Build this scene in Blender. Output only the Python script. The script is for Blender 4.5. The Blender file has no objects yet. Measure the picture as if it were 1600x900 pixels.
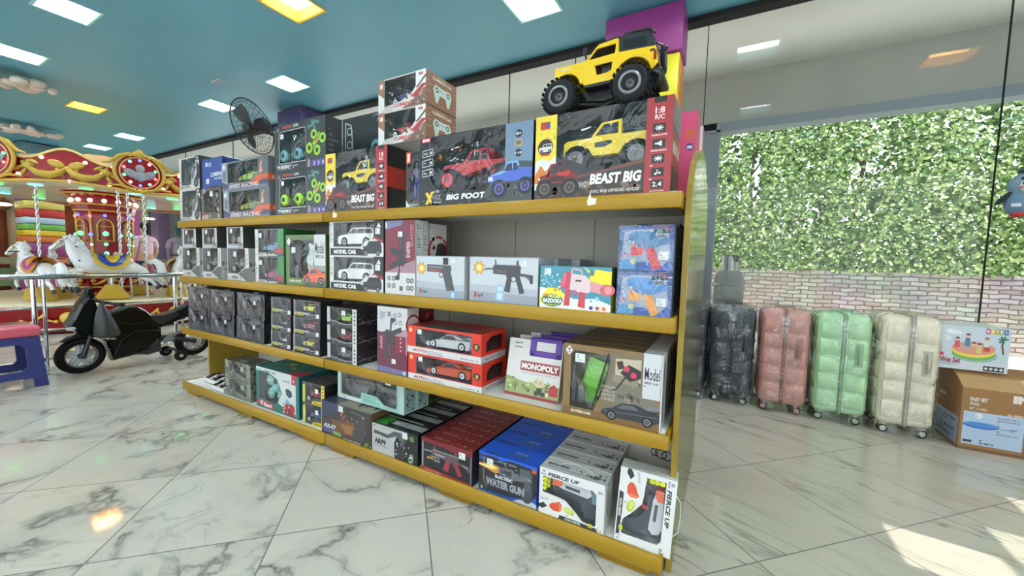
import bpy, bmesh, math, random
from mathutils import Vector, Matrix
from mathutils.geometry import tessellate_polygon

random.seed(7)
scene = bpy.context.scene
COL = scene.collection
R = math.radians

# ------------------------------------------------------------------ camera
def make_camera():
    yaw, pitch, roll = R(29.03), R(3.96), R(1.45)
    fw = Vector((-math.sin(yaw)*math.cos(pitch), math.cos(yaw)*math.cos(pitch), -math.sin(pitch)))
    r = Vector((math.cos(yaw), math.sin(yaw), 0)); u = r.cross(fw)
    r2 = r*math.cos(roll)+u*math.sin(roll); u2 = -r*math.sin(roll)+u*math.cos(roll)
    m = Matrix(((r2.x, u2.x, -fw.x, 0), (r2.y, u2.y, -fw.y, 0), (r2.z, u2.z, -fw.z, 1.05), (0, 0, 0, 1)))
    cd = bpy.data.cameras.new('camera'); cd.sensor_width = 36; cd.lens = 607/1600*36
    cd.clip_start = .02; cd.clip_end = 200
    c = bpy.data.objects.new('camera', cd); COL.objects.link(c); c.matrix_world = m
    scene.camera = c
make_camera()

# ------------------------------------------------------------------ world, sun, exposure
SKY_STRENGTH = 2.5
SUN_STRENGTH = 7.0
LAMP_COOL = 34.0
LAMP_WARM = 24.0
EXPOSURE = 0.26
w = bpy.data.worlds.new('sky'); scene.world = w; w.use_nodes = True
bg = w.node_tree.nodes['Background']; bg.inputs[0].default_value = (.84, .92, 1, 1); bg.inputs[1].default_value = SKY_STRENGTH
sd = bpy.data.lights.new('sun', 'SUN'); sd.energy = SUN_STRENGTH; sd.angle = R(.15); sd.color = (1, .97, .9)
so = bpy.data.objects.new('sun', sd); COL.objects.link(so)
so.rotation_euler = Vector((1, -.1, .62)).to_track_quat('Z', 'Y').to_euler()
vs = scene.view_settings
vs.view_transform = 'Standard'; vs.look = 'None'; vs.gamma = 1; vs.use_curve_mapping = False; vs.exposure = EXPOSURE
cy = scene.cycles
cy.use_denoising = True; cy.max_bounces = 9; cy.diffuse_bounces = 4; cy.glossy_bounces = 4
cy.transparent_max_bounces = 24; cy.transmission_bounces = 6
cy.caustics_reflective = False; cy.caustics_refractive = False; cy.sample_clamp_indirect = 6

# ------------------------------------------------------------------ colours, materials
def S(r, g, b):
    f = lambda c: (c/255/12.92) if c/255 <= .04045 else ((c/255+.055)/1.055)**2.4
    return (f(r), f(g), f(b), 1)
WHITE = (232, 230, 224); BLACK = (14, 14, 16); DARK = (30, 31, 33); GREY = (120, 122, 122)

def nm(name):
    m = bpy.data.materials.new(name); m.use_nodes = True
    nt = m.node_tree; return m, nt, nt.nodes['Principled BSDF'], nt.nodes, nt.links
def P(name, rough=.5, metal=0., coat=0., spec=.5, bump=0., bscale=60., emit=0., trans=0.):
    """a material whose colour is the object's own paint attribute, with a little procedural wear"""
    m, nt, b, N, L = nm(name)
    a = N.new('ShaderNodeAttribute'); a.attribute_name = 'paint'
    n = N.new('ShaderNodeTexNoise'); n.inputs['Scale'].default_value = bscale; n.inputs['Detail'].default_value = 3
    tc = N.new('ShaderNodeTexCoord'); L.new(tc.outputs['Object'], n.inputs['Vector'])
    L.new(a.outputs['Color'], b.inputs['Base Color'])
    b.inputs['Metallic'].default_value = metal
    b.inputs['Coat Weight'].default_value = coat; b.inputs['Coat Roughness'].default_value = .08
    b.inputs['Specular IOR Level'].default_value = spec
    mr = N.new('ShaderNodeMapRange'); mr.inputs['To Min'].default_value = max(.02, rough-.06); mr.inputs['To Max'].default_value = rough+.06
    L.new(n.outputs['Fac'], mr.inputs['Value']); L.new(mr.outputs['Result'], b.inputs['Roughness'])
    if bump:
        bn = N.new('ShaderNodeBump'); bn.inputs['Strength'].default_value = bump; bn.inputs['Distance'].default_value = .01
        L.new(n.outputs['Fac'], bn.inputs['Height']); L.new(bn.outputs['Normal'], b.inputs['Normal'])
    if emit:
        L.new(a.outputs['Color'], b.inputs['Emission Color']); b.inputs['Emission Strength'].default_value = emit
    return m
def film(name, lo, hi, tint=(1, 1, 1), scale=9., strength=.6, rough=.08):
    """clear wrinkled plastic: see-through with a wrinkled sheen"""
    m, nt, b, N, L = nm(name); N.remove(b)
    o = N['Material Output']
    t = N.new('ShaderNodeBsdfTransparent'); t.inputs[0].default_value = (*tint, 1)
    g = N.new('ShaderNodeBsdfGlossy'); g.inputs['Roughness'].default_value = rough
    tc = N.new('ShaderNodeTexCoord'); n = N.new('ShaderNodeTexNoise'); n.inputs['Scale'].default_value = scale
    n.inputs['Detail'].default_value = 4; n.inputs['Distortion'].default_value = 1.2
    L.new(tc.outputs['Object'], n.inputs['Vector'])
    bn = N.new('ShaderNodeBump'); bn.inputs['Strength'].default_value = strength; bn.inputs['Distance'].default_value = .06
    L.new(n.outputs['Fac'], bn.inputs['Height']); L.new(bn.outputs['Normal'], g.inputs['Normal'])
    lw = N.new('ShaderNodeLayerWeight'); lw.inputs[0].default_value = .5; L.new(bn.outputs['Normal'], lw.inputs['Normal'])
    f = N.new('ShaderNodeMath'); f.operation = 'POWER'; f.inputs[1].default_value = 4.0; L.new(lw.outputs['Facing'], f.inputs[0])
    mr = N.new('ShaderNodeMapRange'); mr.inputs['From Max'].default_value = 1; mr.inputs['To Min'].default_value = lo; mr.inputs['To Max'].default_value = hi
    L.new(f.outputs[0], mr.inputs['Value'])
    mx = N.new('ShaderNodeMixShader'); L.new(mr.outputs[0], mx.inputs[0]); L.new(t.outputs[0], mx.inputs[1]); L.new(g.outputs[0], mx.inputs[2])
    L.new(mx.outputs[0], o.inputs['Surface'])
    return m
MATS = {
    'print': P('printed_card', .38, coat=.15), 'card': P('plain_card', .7), 'matte': P('matte_paint', .8),
    'cloth': P('plush_cloth', .9, bump=.3, bscale=220), 'gloss': P('glossy_plastic', .2, coat=.12, spec=.4), 'plastic': P('plastic', .42),
    'rubber': P('rubber', .75, bump=.2, bscale=90, spec=.2), 'chrome': P('chrome', .1, metal=1), 'steel': P('brushed_steel', .3, metal=1),
    'gold': P('gold_paint', .34, spec=.35), 'ink': P('black_lacquer', .16, spec=.28), 'tube': P('lit_tube', .5, emit=16), 'glow_spot': P('lit_reflection', .5, emit=3.5), 'glow': P('lit_bulb', .4, emit=2.2),
    'leaf': P('leaf', .5), 'film': film('clear_film', .06, .95, scale=5., strength=.8, rough=.1), 'wrap': film('plastic_wrap', .085, 1.0, (1, 1, 1), 7, 1.0, .09),
    'glass': film('window_glass', .016, 1.0, (.975, .985, .98), .5, 0.0, .0),
}

# ------------------------------------------------------------------ mesh builder
class G:
    def __init__(s): s.v = []; s.f = []; s.c = []; s.m = []; s.s = []; s.M = Matrix(); s.keys = []
    def k(s, mat):
        if mat not in s.keys: s.keys.append(mat)
        return s.keys.index(mat)
    def add(s, vs, fs, col, mat='plastic', smooth=False):
        b = len(s.v); s.v += [s.M @ Vector(p) for p in vs]; i = s.k(mat)
        flip = s.M.determinant() < 0
        for f in fs:
            ff = [b+j for j in f]
            s.f.append(ff[::-1] if flip else ff); s.c.append(col); s.m.append(i); s.s.append(smooth)
        return s
    def box(s, x0, x1, y0, y1, z0, z1, col, mat='plastic', cols=None):
        v = [(x0,y0,z0),(x1,y0,z0),(x1,y1,z0),(x0,y1,z0),(x0,y0,z1),(x1,y0,z1),(x1,y1,z1),(x0,y1,z1)]
        F = [(0,3,2,1),(4,5,6,7),(0,1,5,4),(1,2,6,5),(2,3,7,6),(3,0,4,7)]   # bottom top front right back left
        if not cols: return s.add(v, F, col, mat)
        for f, c in zip(F, cols): s.add(v, [f], c, mat)
        return s
    def bbox(s, x0, x1, y0, y1, z0, z1, r, col, mat='plastic', seg=2):
        """box with rounded edges"""
        bm = bmesh.new(); bmesh.ops.create_cube(bm, size=1)
        for q in bm.verts: q.co = Vector(((x0+x1)/2+q.co.x*(x1-x0), (y0+y1)/2+q.co.y*(y1-y0), (z0+z1)/2+q.co.z*(z1-z0)))
        bmesh.ops.bevel(bm, geom=bm.edges[:], offset=r, segments=seg, affect='EDGES', profile=.5)
        s.addbm(bm, col, mat, True); return s
    def addbm(s, bm, col, mat='plastic', smooth=True):
        bm.verts.index_update()
        s.add([q.co.copy() for q in bm.verts], [[q.index for q in f.verts] for f in bm.faces], col, mat, smooth); bm.free()
    def prism(s, pts, y0, y1, col, mat='plastic', axis='y', smooth=False, slices=None):
        """extrude a 2D outline (x,z); slices = [(t, scale)] narrows the outline towards the sides"""
        n = len(pts); cx = sum(p[0] for p in pts)/n; cz = sum(p[1] for p in pts)/n
        area = sum(pts[i][0]*pts[(i+1)%n][1]-pts[(i+1)%n][0]*pts[i][1] for i in range(n))
        if area < 0: pts = pts[::-1]
        sl = slices or [(0, 1), (1, 1)]
        V = []; F = []
        for t, k in sl:
            y = y0+(y1-y0)*t
            for x, z in pts:
                X = cx+(x-cx)*k; Z = cz+(z-cz)*k
                V.append((X, y, Z) if axis == 'y' else ((y, X, Z) if axis == 'x' else (X, Z, y)))
        tri = tessellate_polygon([[Vector((p[0], p[1], 0)) for p in pts]])
        def cor(t):
            a, b, c = [pts[i] for i in t]
            return t if (b[0]-a[0])*(c[1]-a[1])-(b[1]-a[1])*(c[0]-a[0]) > 0 else t[::-1]
        tri = [cor(t) for t in tri]
        last = (len(sl)-1)*n
        up = (axis != 'y')
        F += [tuple(t) if not up else tuple(t[::-1]) for t in tri]
        F += [tuple(last+i for i in (t[::-1] if not up else t)) for t in tri]
        s.add(V, F, col, mat, False)
        F2 = []
        for q in range(len(sl)-1):
            for i in range(n):
                a, b2 = q*n+i, q*n+(i+1) % n
                f = (a, a+n, b2+n, b2)
                F2.append(f if not up else f[::-1])
        s.add(V, F2, col, mat, smooth)
        return s
    def cyl(s, p0, p1, r0, r1=None, n=16, col=GREY, mat='plastic', caps=True, smooth=True):
        return s.tube([p0, p1], [r0, r0 if r1 is None else r1], n, col, mat, caps, smooth)
    def tube(s, path, r, n=8, col=GREY, mat='plastic', caps=True, smooth=True, closed=False):
        path = [Vector(p) for p in path]; m = len(path)
        rs = r if isinstance(r, (list, tuple)) else [r]*m
        V = []; up = None
        for i, p in enumerate(path):
            if closed: t = path[(i+1) % m]-path[i-1]
            else: t = path[min(i+1, m-1)]-path[max(i-1, 0)]
            t.normalize()
            if up is None:
                up = Vector((0, 0, 1)) if abs(t.z) < .9 else Vector((1, 0, 0))
            a = t.cross(up)
            if a.length < 1e-5: a = t.orthogonal()
            a.normalize(); b = a.cross(t); b.normalize(); up = b
            for k in range(n):
                q = 2*math.pi*k/n; V.append(p+(a*math.cos(q)+b*math.sin(q))*rs[i])
        F = []
        for i in range(m if closed else m-1):
            for k in range(n):
                a_, b_ = i*n+k, i*n+(k+1) % n; c_, d_ = ((i+1) % m)*n+(k+1) % n, ((i+1) % m)*n+k
                F.append((d_, c_, b_, a_))
        s.add(V, F, col, mat, smooth)
        if caps and not closed:
            s.add(V[:n], [tuple(range(n))], col, mat); s.add(V[-n:], [tuple(range(n))[::-1]], col, mat)
        return s
    def lathe(s, prof, n=24, o=(0, 0, 0), ax='z', col=GREY, mat='plastic', smooth=True, cap=True):
        """prof: list of (radius, height)"""
        V = []
        for r, h in prof:
            for k in range(n):
                a = 2*math.pi*k/n; x, y = r*math.cos(a), r*math.sin(a)
                V.append({'z': (x, y, h), 'y': (y, h, x), 'x': (h, x, y)}[ax])
        V = [Vector(p)+Vector(o) for p in V]; F = []
        for i in range(len(prof)-1):
            for k in range(n):
                F.append((i*n+k, i*n+(k+1) % n, (i+1)*n+(k+1) % n, (i+1)*n+k))
        if cap and prof[0][0] > 1e-6: F.append(tuple(range(n))[::-1])
        if cap and prof[-1][0] > 1e-6: F.append(tuple((len(prof)-1)*n+k for k in range(n)))
        return s.add(V, F, col, mat, smooth)
    def ell(s, c, r, col, mat='plastic', n=12, rot=None):
        bm = bmesh.new(); bmesh.ops.create_uvsphere(bm, u_segments=n*2 if n < 10 else n+6, v_segments=n, radius=1)
        Mx = Matrix.Translation(Vector(c)) @ (rot.to_4x4() if rot else Matrix()) @ Matrix.Diagonal((r[0], r[1], r[2], 1))
        bm.transform(Mx); s.addbm(bm, col, mat, True); return s
    def build(s, name, parent=None, loc=None, rot=None, sub=0):
        me = bpy.data.meshes.new(name)
        me.from_pydata([tuple(p) for p in s.v], [], s.f)
        for k in s.keys: me.materials.append(MATS[k])
        at = me.attributes.new('paint', 'BYTE_COLOR', 'CORNER')
        cache = {}; out = []
        for f, c in zip(s.f, s.c):
            if c not in cache: cache[c] = S(*c)
            out += list(cache[c])*len(f)
        at.data.foreach_set('color', out)
        me.polygons.foreach_set('material_index', s.m); me.polygons.foreach_set('use_smooth', s.s)
        me.update()
        o = bpy.data.objects.new(name, me); COL.objects.link(o)
        if loc is not None: o.location = loc
        if rot is not None: o.rotation_euler = rot
        if parent is not None: o.parent = parent
        if sub:
            md = o.modifiers.new('s', 'SUBSURF'); md.levels = sub; md.render_levels = sub
        return o

def tag(o, label, cat=None, group=None, kind=None):
    if label: o['label'] = label
    if cat: o['category'] = cat
    if group: o['group'] = group
    if kind: o['kind'] = kind
    return o
def empty(name, loc=(0, 0, 0), rot=(0, 0, 0), label=None, cat=None, group=None):
    o = bpy.data.objects.new(name, None); COL.objects.link(o); o.location = loc; o.rotation_euler = rot
    return tag(o, label, cat, group)
def kids(o): return [c for c in COL.objects if c.parent == o]
def copy_tree(o, parent=None, loc=None, rot=None, label=None):
    c = o.copy(); COL.objects.link(c); c.parent = parent
    if loc is not None: c.location = loc
    if rot is not None: c.rotation_euler = rot
    if label: c['label'] = label
    for ch in kids(o): copy_tree(ch, c)
    return c
def structure(o): o['kind'] = 'structure'; return o

# ------------------------------------------------------------------ lettering
_tx = {}
def text_mesh(t, bold):
    k = (t, bold)
    if k in _tx: return _tx[k]
    cu = bpy.data.curves.new('t', 'FONT'); cu.body = t; cu.size = 1; cu.resolution_u = 2
    cu.offset = .022*bold; cu.fill_mode = 'FRONT'
    o = bpy.data.objects.new('t', cu); COL.objects.link(o)
    dg = bpy.context.evaluated_depsgraph_get(); me = o.evaluated_get(dg).to_mesh()
    V = [(p.co.x, p.co.y) for p in me.vertices]; Fc = [tuple(p.vertices) for p in me.polygons]
    nz = [p.normal.z for p in me.polygons]
    Fc = [f if z >= 0 else f[::-1] for f, z in zip(Fc, nz)]
    o.evaluated_get(dg).to_mesh_clear(); bpy.data.objects.remove(o); bpy.data.curves.remove(cu)
    if not V: _tx[k] = ([], []); return _tx[k]
    x0 = min(p[0] for p in V); x1 = max(p[0] for p in V); y0 = min(p[1] for p in V); y1 = max(p[1] for p in V)
    _tx[k] = ([((p[0]-x0)/(x1-x0+1e-9), (p[1]-y0)/(y1-y0+1e-9)) for p in V], Fc); return _tx[k]

class F:
    """a printed face: origin, width vector, height vector; shapes in 0..1 units, each layer a hair above the last"""
    EPS = .00005
    def __init__(s, g, o, u, v, mat='print', base=1):
        s.g = g; s.o = Vector(o); s.u = Vector(u); s.v = Vector(v); s.n = s.u.cross(s.v).normalized(); s.l = base
        s.W = s.u.length; s.H = s.v.length; s.mat = mat; s.sub = None
    def put(s, V, Fc, col, mat=None):
        h = s.n*s.EPS*s.l; s.l += 1
        s.g.add([s.o+s.u*a+s.v*b+h for a, b in V], Fc, col, mat or s.mat)
    def poly(s, pts, col, mat=None):
        n = len(pts)
        t = tessellate_polygon([[Vector((p[0], p[1], 0)) for p in pts]])
        fs = []
        for q in t:
            a, b, c = [pts[i] for i in q]
            fs.append(tuple(q) if (b[0]-a[0])*(c[1]-a[1])-(b[1]-a[1])*(c[0]-a[0]) > 0 else tuple(q[::-1]))
        s.put(pts, fs, col, mat)
    def rect(s, a, b, c, d, col): s.put([(a, b), (c, b), (c, d), (a, d)], [(0, 1, 2, 3)], col)
    def ell(s, cx, cy, rx, ry=None, col=WHITE, n=14, rot=0):
        """rx in widths of the face height when ry is None (a true circle)"""
        if ry is None: ry = rx; rx = rx*s.H/s.W
        P_ = []
        for k in range(n):
            a = 2*math.pi*k/n; x, y = rx*math.cos(a), ry*math.sin(a)
            if rot: X = x*s.W; Y = y*s.H; x, y = (X*math.cos(rot)-Y*math.sin(rot))/s.W, (X*math.sin(rot)+Y*math.cos(rot))/s.H
            P_.append((cx+x, cy+y))
        s.put(P_, [tuple(range(n))], col)
    def ring(s, cx, cy, r, w, col, n=16):
        V = []; hw = s.H/s.W
        for rr in (r, r-w):
            V += [(cx+rr*hw*math.cos(2*math.pi*k/n), cy+rr*math.sin(2*math.pi*k/n)) for k in range(n)]
        s.put(V, [(k, (k+1) % n, n+(k+1) % n, n+k) for k in range(n)], col)
    def line(s, pts, w, col):
        V = []; Fc = []
        for (x0, y0), (x1, y1) in zip(pts, pts[1:]):
            dx, dy = (x1-x0)*s.W, (y1-y0)*s.H; L = math.hypot(dx, dy) or 1
            ox, oy = -dy/L*w*s.H/2, dx/L*w*s.H/2; b = len(V)
            V += [(x0-ox/s.W, y0-oy/s.H), (x1-ox/s.W, y1-oy/s.H), (x1+ox/s.W, y1+oy/s.H), (x0+ox/s.W, y0+oy/s.H)]
            Fc.append((b, b+1, b+2, b+3))
        s.put(V, Fc, col)
    def text(s, t, a, b, c, d, col, bold=1, shear=0, rot=0, mat=None):
        V, Fc = text_mesh(t, bold)
        if not V: return
        out = []
        for x, y in V:
            x2 = x+shear*y*(d-b)*s.H/((c-a)*s.W)
            if rot == 90: x2, y = 1-y, x2      # reads bottom to top
            elif rot == -90: x2, y = y, 1-x2   # reads top to bottom
            out.append((a+(c-a)*x2, b+(d-b)*y))
        s.put(out, Fc, col, mat)
    def small(s, a, b, c, d, rows, col, seed=1):
        """rows of print too small to read"""
        r = random.Random(seed*7+rows); V = []; Fc = []; h = (d-b)/rows
        for i in range(rows):
            x = a
            while x < c:
                wd = (c-a)*r.uniform(.04, .16); x1 = min(c, x+wd); k = len(V); y = b+h*i
                V += [(x, y+h*.2), (x1, y+h*.2), (x1, y+h*.72), (x, y+h*.72)]; Fc.append((k, k+1, k+2, k+3)); x = x1+(c-a)*.03
                if r.random() < .15: break
        s.put(V, Fc, col)
    def specks(s, a, b, c, d, n, cols, size=.03, seed=1):
        r = random.Random(seed)
        for col in cols:
            V = []; Fc = []
            for i in range(max(1, n//len(cols))):
                x, y = r.uniform(a, c), r.uniform(b, d); k = len(V); q = r.uniform(.4, 1)*size; an = r.uniform(0, 6.28); m = r.choice((3, 4, 5))
                for j in range(m):
                    t = an+2*math.pi*j/m; e = q*r.uniform(.6, 1.2)
                    V.append((min(c, max(a, x+e*math.cos(t)*s.H/s.W)), min(d, max(b, y+e*math.sin(t)))))
                Fc.append(tuple(range(k, k+m)))
            s.put(V, Fc, col)
    def inset(s, a, b, c, d):
        f = F(s.g, s.o+s.u*a+s.v*b, s.u*(c-a), s.v*(d-b), s.mat, s.l); return f
    def tagprice(s, u, v, h=.13, rot=0):
        w_ = h*1.15*s.H/s.W
        s.rect(u, v, u+w_, v+h, (226, 228, 224))
        s.small(u+w_*.15, v+h*.45, u+w_*.85, v+h*.85, 2, (90, 92, 95), 3); s.rect(u+w_*.3, v+h*.2, u+w_*.7, v+h*.3, (150, 152, 150))
# ------------------------------------------------------------------ room surfaces
def floor_material():
    m, nt, b, N, L = nm('marble_tiles')
    tc = N.new('ShaderNodeTexCoord'); sp = N.new('ShaderNodeSeparateXYZ'); L.new(tc.outputs['Object'], sp.inputs[0])
    def mth(op, a, c=None, clamp=False):
        n = N.new('ShaderNodeMath'); n.operation = op; n.use_clamp = clamp
        for i, v in enumerate((a, c)):
            if v is None: continue
            if isinstance(v, (int, float)): n.inputs[i].default_value = v
            else: L.new(v, n.inputs[i])
        return n.outputs[0]
    x, y = sp.outputs[0], sp.outputs[1]; k = 2**-.5
    A = mth('DIVIDE', mth('SUBTRACT', mth('MULTIPLY', mth('ADD', x, y), k), 1.23), .562)
    B = mth('DIVIDE', mth('SUBTRACT', mth('MULTIPLY', mth('SUBTRACT', y, x), k), 1.02), .555)
    def edge(t):
        f = mth('FRACT', t); return mth('MINIMUM', f, mth('SUBTRACT', 1.0, f))
    g = mth('LESS_THAN', mth('MINIMUM', edge(A), edge(B)), .0042)
    cv = N.new('ShaderNodeCombineXYZ'); L.new(mth('FLOOR', A), cv.inputs[0]); L.new(mth('FLOOR', B), cv.inputs[1])
    wn = N.new('ShaderNodeTexWhiteNoise'); wn.noise_dimensions = '3D'; L.new(cv.outputs[0], wn.inputs[0])
    off = N.new('ShaderNodeVectorMath'); off.operation = 'MULTIPLY_ADD'; off.inputs[1].default_value = (30, 30, 0)
    L.new(wn.outputs['Color'], off.inputs[0]); L.new(tc.outputs['Object'], off.inputs[2])
    def noise(vec, sc, det=5, dist=0., rough=.55):
        n = N.new('ShaderNodeTexNoise'); n.inputs['Scale'].default_value = sc; n.inputs['Detail'].default_value = det
        n.inputs['Distortion'].default_value = dist; n.inputs['Roughness'].default_value = rough; L.new(vec, n.inputs['Vector']); return n.outputs['Fac']
    def ridge(f, w):
        d = mth('ABSOLUTE', mth('SUBTRACT', f, .5)); return mth('SUBTRACT', 1.0, mth('DIVIDE', d, w), True)
    v = off.outputs[0]
    mask = mth('MULTIPLY', mth('SUBTRACT', noise(v, 2.3, 3), .38), 4.0, True)
    r1 = mth('MULTIPLY', mth('POWER', ridge(noise(v, 1.9, 6, .5), .030), 1.6), mask)
    soft = mth('MULTIPLY', ridge(noise(v, 1.9, 4, .5), .10), mask)
    mask2 = mth('MULTIPLY', mth('SUBTRACT', noise(v, 2.6, 2), .45), 4.0, True)
    r2 = mth('MULTIPLY', ridge(noise(v, 3.4, 6, .7), .016), mask2)
    left = mth('ADD', mth('ADD', mth('MULTIPLY', r1, .62), mth('MULTIPLY', soft, .30)), mth('MULTIPLY', r2, .38), True)
    mp = N.new('ShaderNodeMapping'); mp.vector_type = 'TEXTURE'; mp.inputs['Rotation'].default_value = (0, 0, R(-20)); mp.inputs['Scale'].default_value = (2.2, .31, 1)
    L.new(v, mp.inputs[0]); vv = mp.outputs[0]
    q1 = mth('MULTIPLY', mth('POWER', ridge(noise(vv, 1.5, 5, .25), .02), 1.5), mth('MULTIPLY', mth('SUBTRACT', noise(vv, 1.1, 3), .4), 4.0, True))
    q2 = mth('MULTIPLY', ridge(noise(vv, 2.6, 6, .2), .05), mth('MULTIPLY', mth('SUBTRACT', noise(vv, 1.7, 3), .45), 3.0, True))
    right = mth('ADD', mth('MULTIPLY', q1, .7), mth('MULTIPLY', q2, .42), True)
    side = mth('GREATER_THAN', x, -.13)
    mxv = N.new('ShaderNodeMix'); mxv.data_type = 'FLOAT'; L.new(side, mxv.inputs[0]); L.new(left, mxv.inputs[2]); L.new(right, mxv.inputs[3])
    vein = mxv.outputs[0]
    base = N.new('ShaderNodeMix'); base.data_type = 'RGBA'; L.new(noise(v, .8, 2), base.inputs[0])
    base.inputs[6].default_value = S(172, 168, 156); base.inputs[7].default_value = S(190, 186, 174)
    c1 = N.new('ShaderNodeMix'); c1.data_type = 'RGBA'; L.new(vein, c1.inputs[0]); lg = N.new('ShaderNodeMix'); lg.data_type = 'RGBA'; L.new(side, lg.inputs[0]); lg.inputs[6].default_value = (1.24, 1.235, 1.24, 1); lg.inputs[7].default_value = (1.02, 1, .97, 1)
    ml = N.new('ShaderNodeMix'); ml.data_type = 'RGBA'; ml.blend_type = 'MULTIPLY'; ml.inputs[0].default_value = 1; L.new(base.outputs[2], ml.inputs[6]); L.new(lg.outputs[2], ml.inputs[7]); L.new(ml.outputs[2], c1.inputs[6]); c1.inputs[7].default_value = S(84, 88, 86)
    c2 = N.new('ShaderNodeMix'); c2.data_type = 'RGBA'; L.new(g, c2.inputs[0]); L.new(c1.outputs[2], c2.inputs[6]); c2.inputs[7].default_value = S(92, 92, 86)
    L.new(c2.outputs[2], b.inputs['Base Color'])
    rr = mth('ADD', mth('MULTIPLY', g, .5), .06); L.new(rr, b.inputs['Roughness'])
    b.inputs['Specular IOR Level'].default_value = .62
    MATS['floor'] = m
floor_material()
def wall_paint(key, name, rgb, rough=.6, amt=.04, sc=1.5):
    m, nt, b, N, L = nm(name)
    tc = N.new('ShaderNodeTexCoord'); n = N.new('ShaderNodeTexNoise'); n.inputs['Scale'].default_value = sc; n.inputs['Detail'].default_value = 4
    L.new(tc.outputs['Object'], n.inputs['Vector'])
    mx = N.new('ShaderNodeMix'); mx.data_type = 'RGBA'; L.new(n.outputs['Fac'], mx.inputs[0])
    f = lambda k: S(*[max(0, min(255, c*k)) for c in rgb])
    mx.inputs[6].default_value = f(1-amt); mx.inputs[7].default_value = f(1+amt)
    L.new(mx.outputs[2], b.inputs['Base Color']); b.inputs['Roughness'].default_value = rough; MATS[key] = m
    return b
wall_paint('ceiling', 'teal_ceiling_paint', (98, 164, 186), .45)
wall_paint('white', 'white_plaster', (240, 240, 236), .7)
wall_paint('stucco', 'grey_render', (176, 174, 168), .8, .06, 3)
wall_paint('frame', 'blue_grey_metal', (146, 154, 164), .45)
wall_paint('pave', 'outdoor_paving', (222, 220, 212), .9, .1, 6)
bb = wall_paint('bronze', 'polished_brown_panels', (120, 66, 44), .12, .3, 1.2); bb.inputs['Metallic'].default_value = .6
wall_paint('backwall', 'warm_painted_wall', (176, 150, 118), .6)

def brick_material():
    m, nt, b, N, L = nm('whitewashed_brick')
    tc = N.new('ShaderNodeTexCoord'); mp = N.new('ShaderNodeMapping'); mp.inputs['Rotation'].default_value = (R(90), 0, 0)
    nz = N.new('ShaderNodeTexNoise'); nz.inputs['Scale'].default_value = 5; L.new(tc.outputs['Object'], nz.inputs['Vector'])
    ad = N.new('ShaderNodeVectorMath'); ad.operation = 'MULTIPLY_ADD'; ad.inputs[1].default_value = (.07, .0, .06)
    L.new(nz.outputs['Color'], ad.inputs[0]); L.new(tc.outputs['Object'], ad.inputs[2]); L.new(ad.outputs[0], mp.inputs[0])
    br = N.new('ShaderNodeTexBrick'); L.new(mp.outputs[0], br.inputs[0])
    br.inputs['Color1'].default_value = S(176, 156, 146); br.inputs['Color2'].default_value = S(208, 198, 192); br.inputs['Mortar'].default_value = S(126, 116, 108)
    br.inputs['Scale'].default_value = 1; br.inputs['Brick Width'].default_value = .19; br.inputs['Row Height'].default_value = .062
    br.inputs['Mortar Size'].default_value = .009; br.inputs['Mortar Smooth'].default_value = .5
    n2 = N.new('ShaderNodeTexNoise'); n2.inputs['Scale'].default_value = 2.2; n2.inputs['Detail'].default_value = 5; L.new(tc.outputs['Object'], n2.inputs['Vector'])
    mx = N.new('ShaderNodeMix'); mx.data_type = 'RGBA'; mx.blend_type = 'MULTIPLY'; mx.inputs[0].default_value = .5
    L.new(br.outputs['Color'], mx.inputs[6]); L.new(n2.outputs['Color'], mx.inputs[7]); L.new(mx.outputs[2], b.inputs['Base Color'])
    b.inputs['Roughness'].default_value = .9
    bn = N.new('ShaderNodeBump'); bn.inputs['Strength'].default_value = .8; bn.inputs['Distance'].default_value = .02
    L.new(br.outputs['Fac'], bn.inputs['Height']); bn.invert = True; L.new(bn.outputs['Normal'], b.inputs['Normal'])
    MATS['brick'] = m
brick_material()

HC = 3.12; YG = 3.72; XL = -13.2; XR = 4.6; YB = -3.3; YW_ = 4.95
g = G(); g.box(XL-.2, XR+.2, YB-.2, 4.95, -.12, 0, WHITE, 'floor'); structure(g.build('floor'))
g = G(); g.box(-14, 14, 4.95, 16, -.14, -.02, WHITE, 'pave'); structure(g.build('ground'))

# ceiling with openings for the recessed lights
LIGHTS = [(-1.5,2.93,'c'),(.13,2.93,'c'),(-4.79,2.9,'c'),(-6.4,2.87,'c'),(-9.6,2.9,'c'),(-11.2,2.89,'c'),
          (-5.1,1.17,'c'),(-6.75,1.18,'c'),(-1.5,1.17,'c'),(.19,1.3,'c'),(-10.0,1.17,'c'),(-11.6,1.17,'c'),(-12.6,.2,'c'),(-12.6,3.2,'c'),  # last two are unseen, added to brighten the carousel background
          (-3.28,2.04,'w'),(1.75,2.0,'w'),(-8.27,2.04,'w'),(3.3,1.2,'c'),(3.3,2.93,'c'),
          (-1.5,-2.1,'c'),(.13,-2.1,'c'),(-4.9,-2.1,'c'),(-6.5,-2.1,'c'),(-9.6,-2.1,'c'),(-3.28,-1.3,'w'),(3.3,-2.1,'c'),(-3.28,-.4,'c'),(-8.3,-.4,'c'),(1.75,-1.0,'c'),(3.3,-.5,'c'),(1.75,-3.0,'c'),(.9,-.2,'c'),(-1.5,-.4,'c')]  # unseen lights out of frame, added to brighten the room
LX, LY = .36, .32
xs = sorted({XL-.2, XR+.2, *[round(l[0]+s*LX/2, 4) for l in LIGHTS for s in (-1, 1)]})
ys = sorted({YB-.2, YG, *[round(l[1]+s*LY/2, 4) for l in LIGHTS for s in (-1, 1)]})
g = G()
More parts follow.
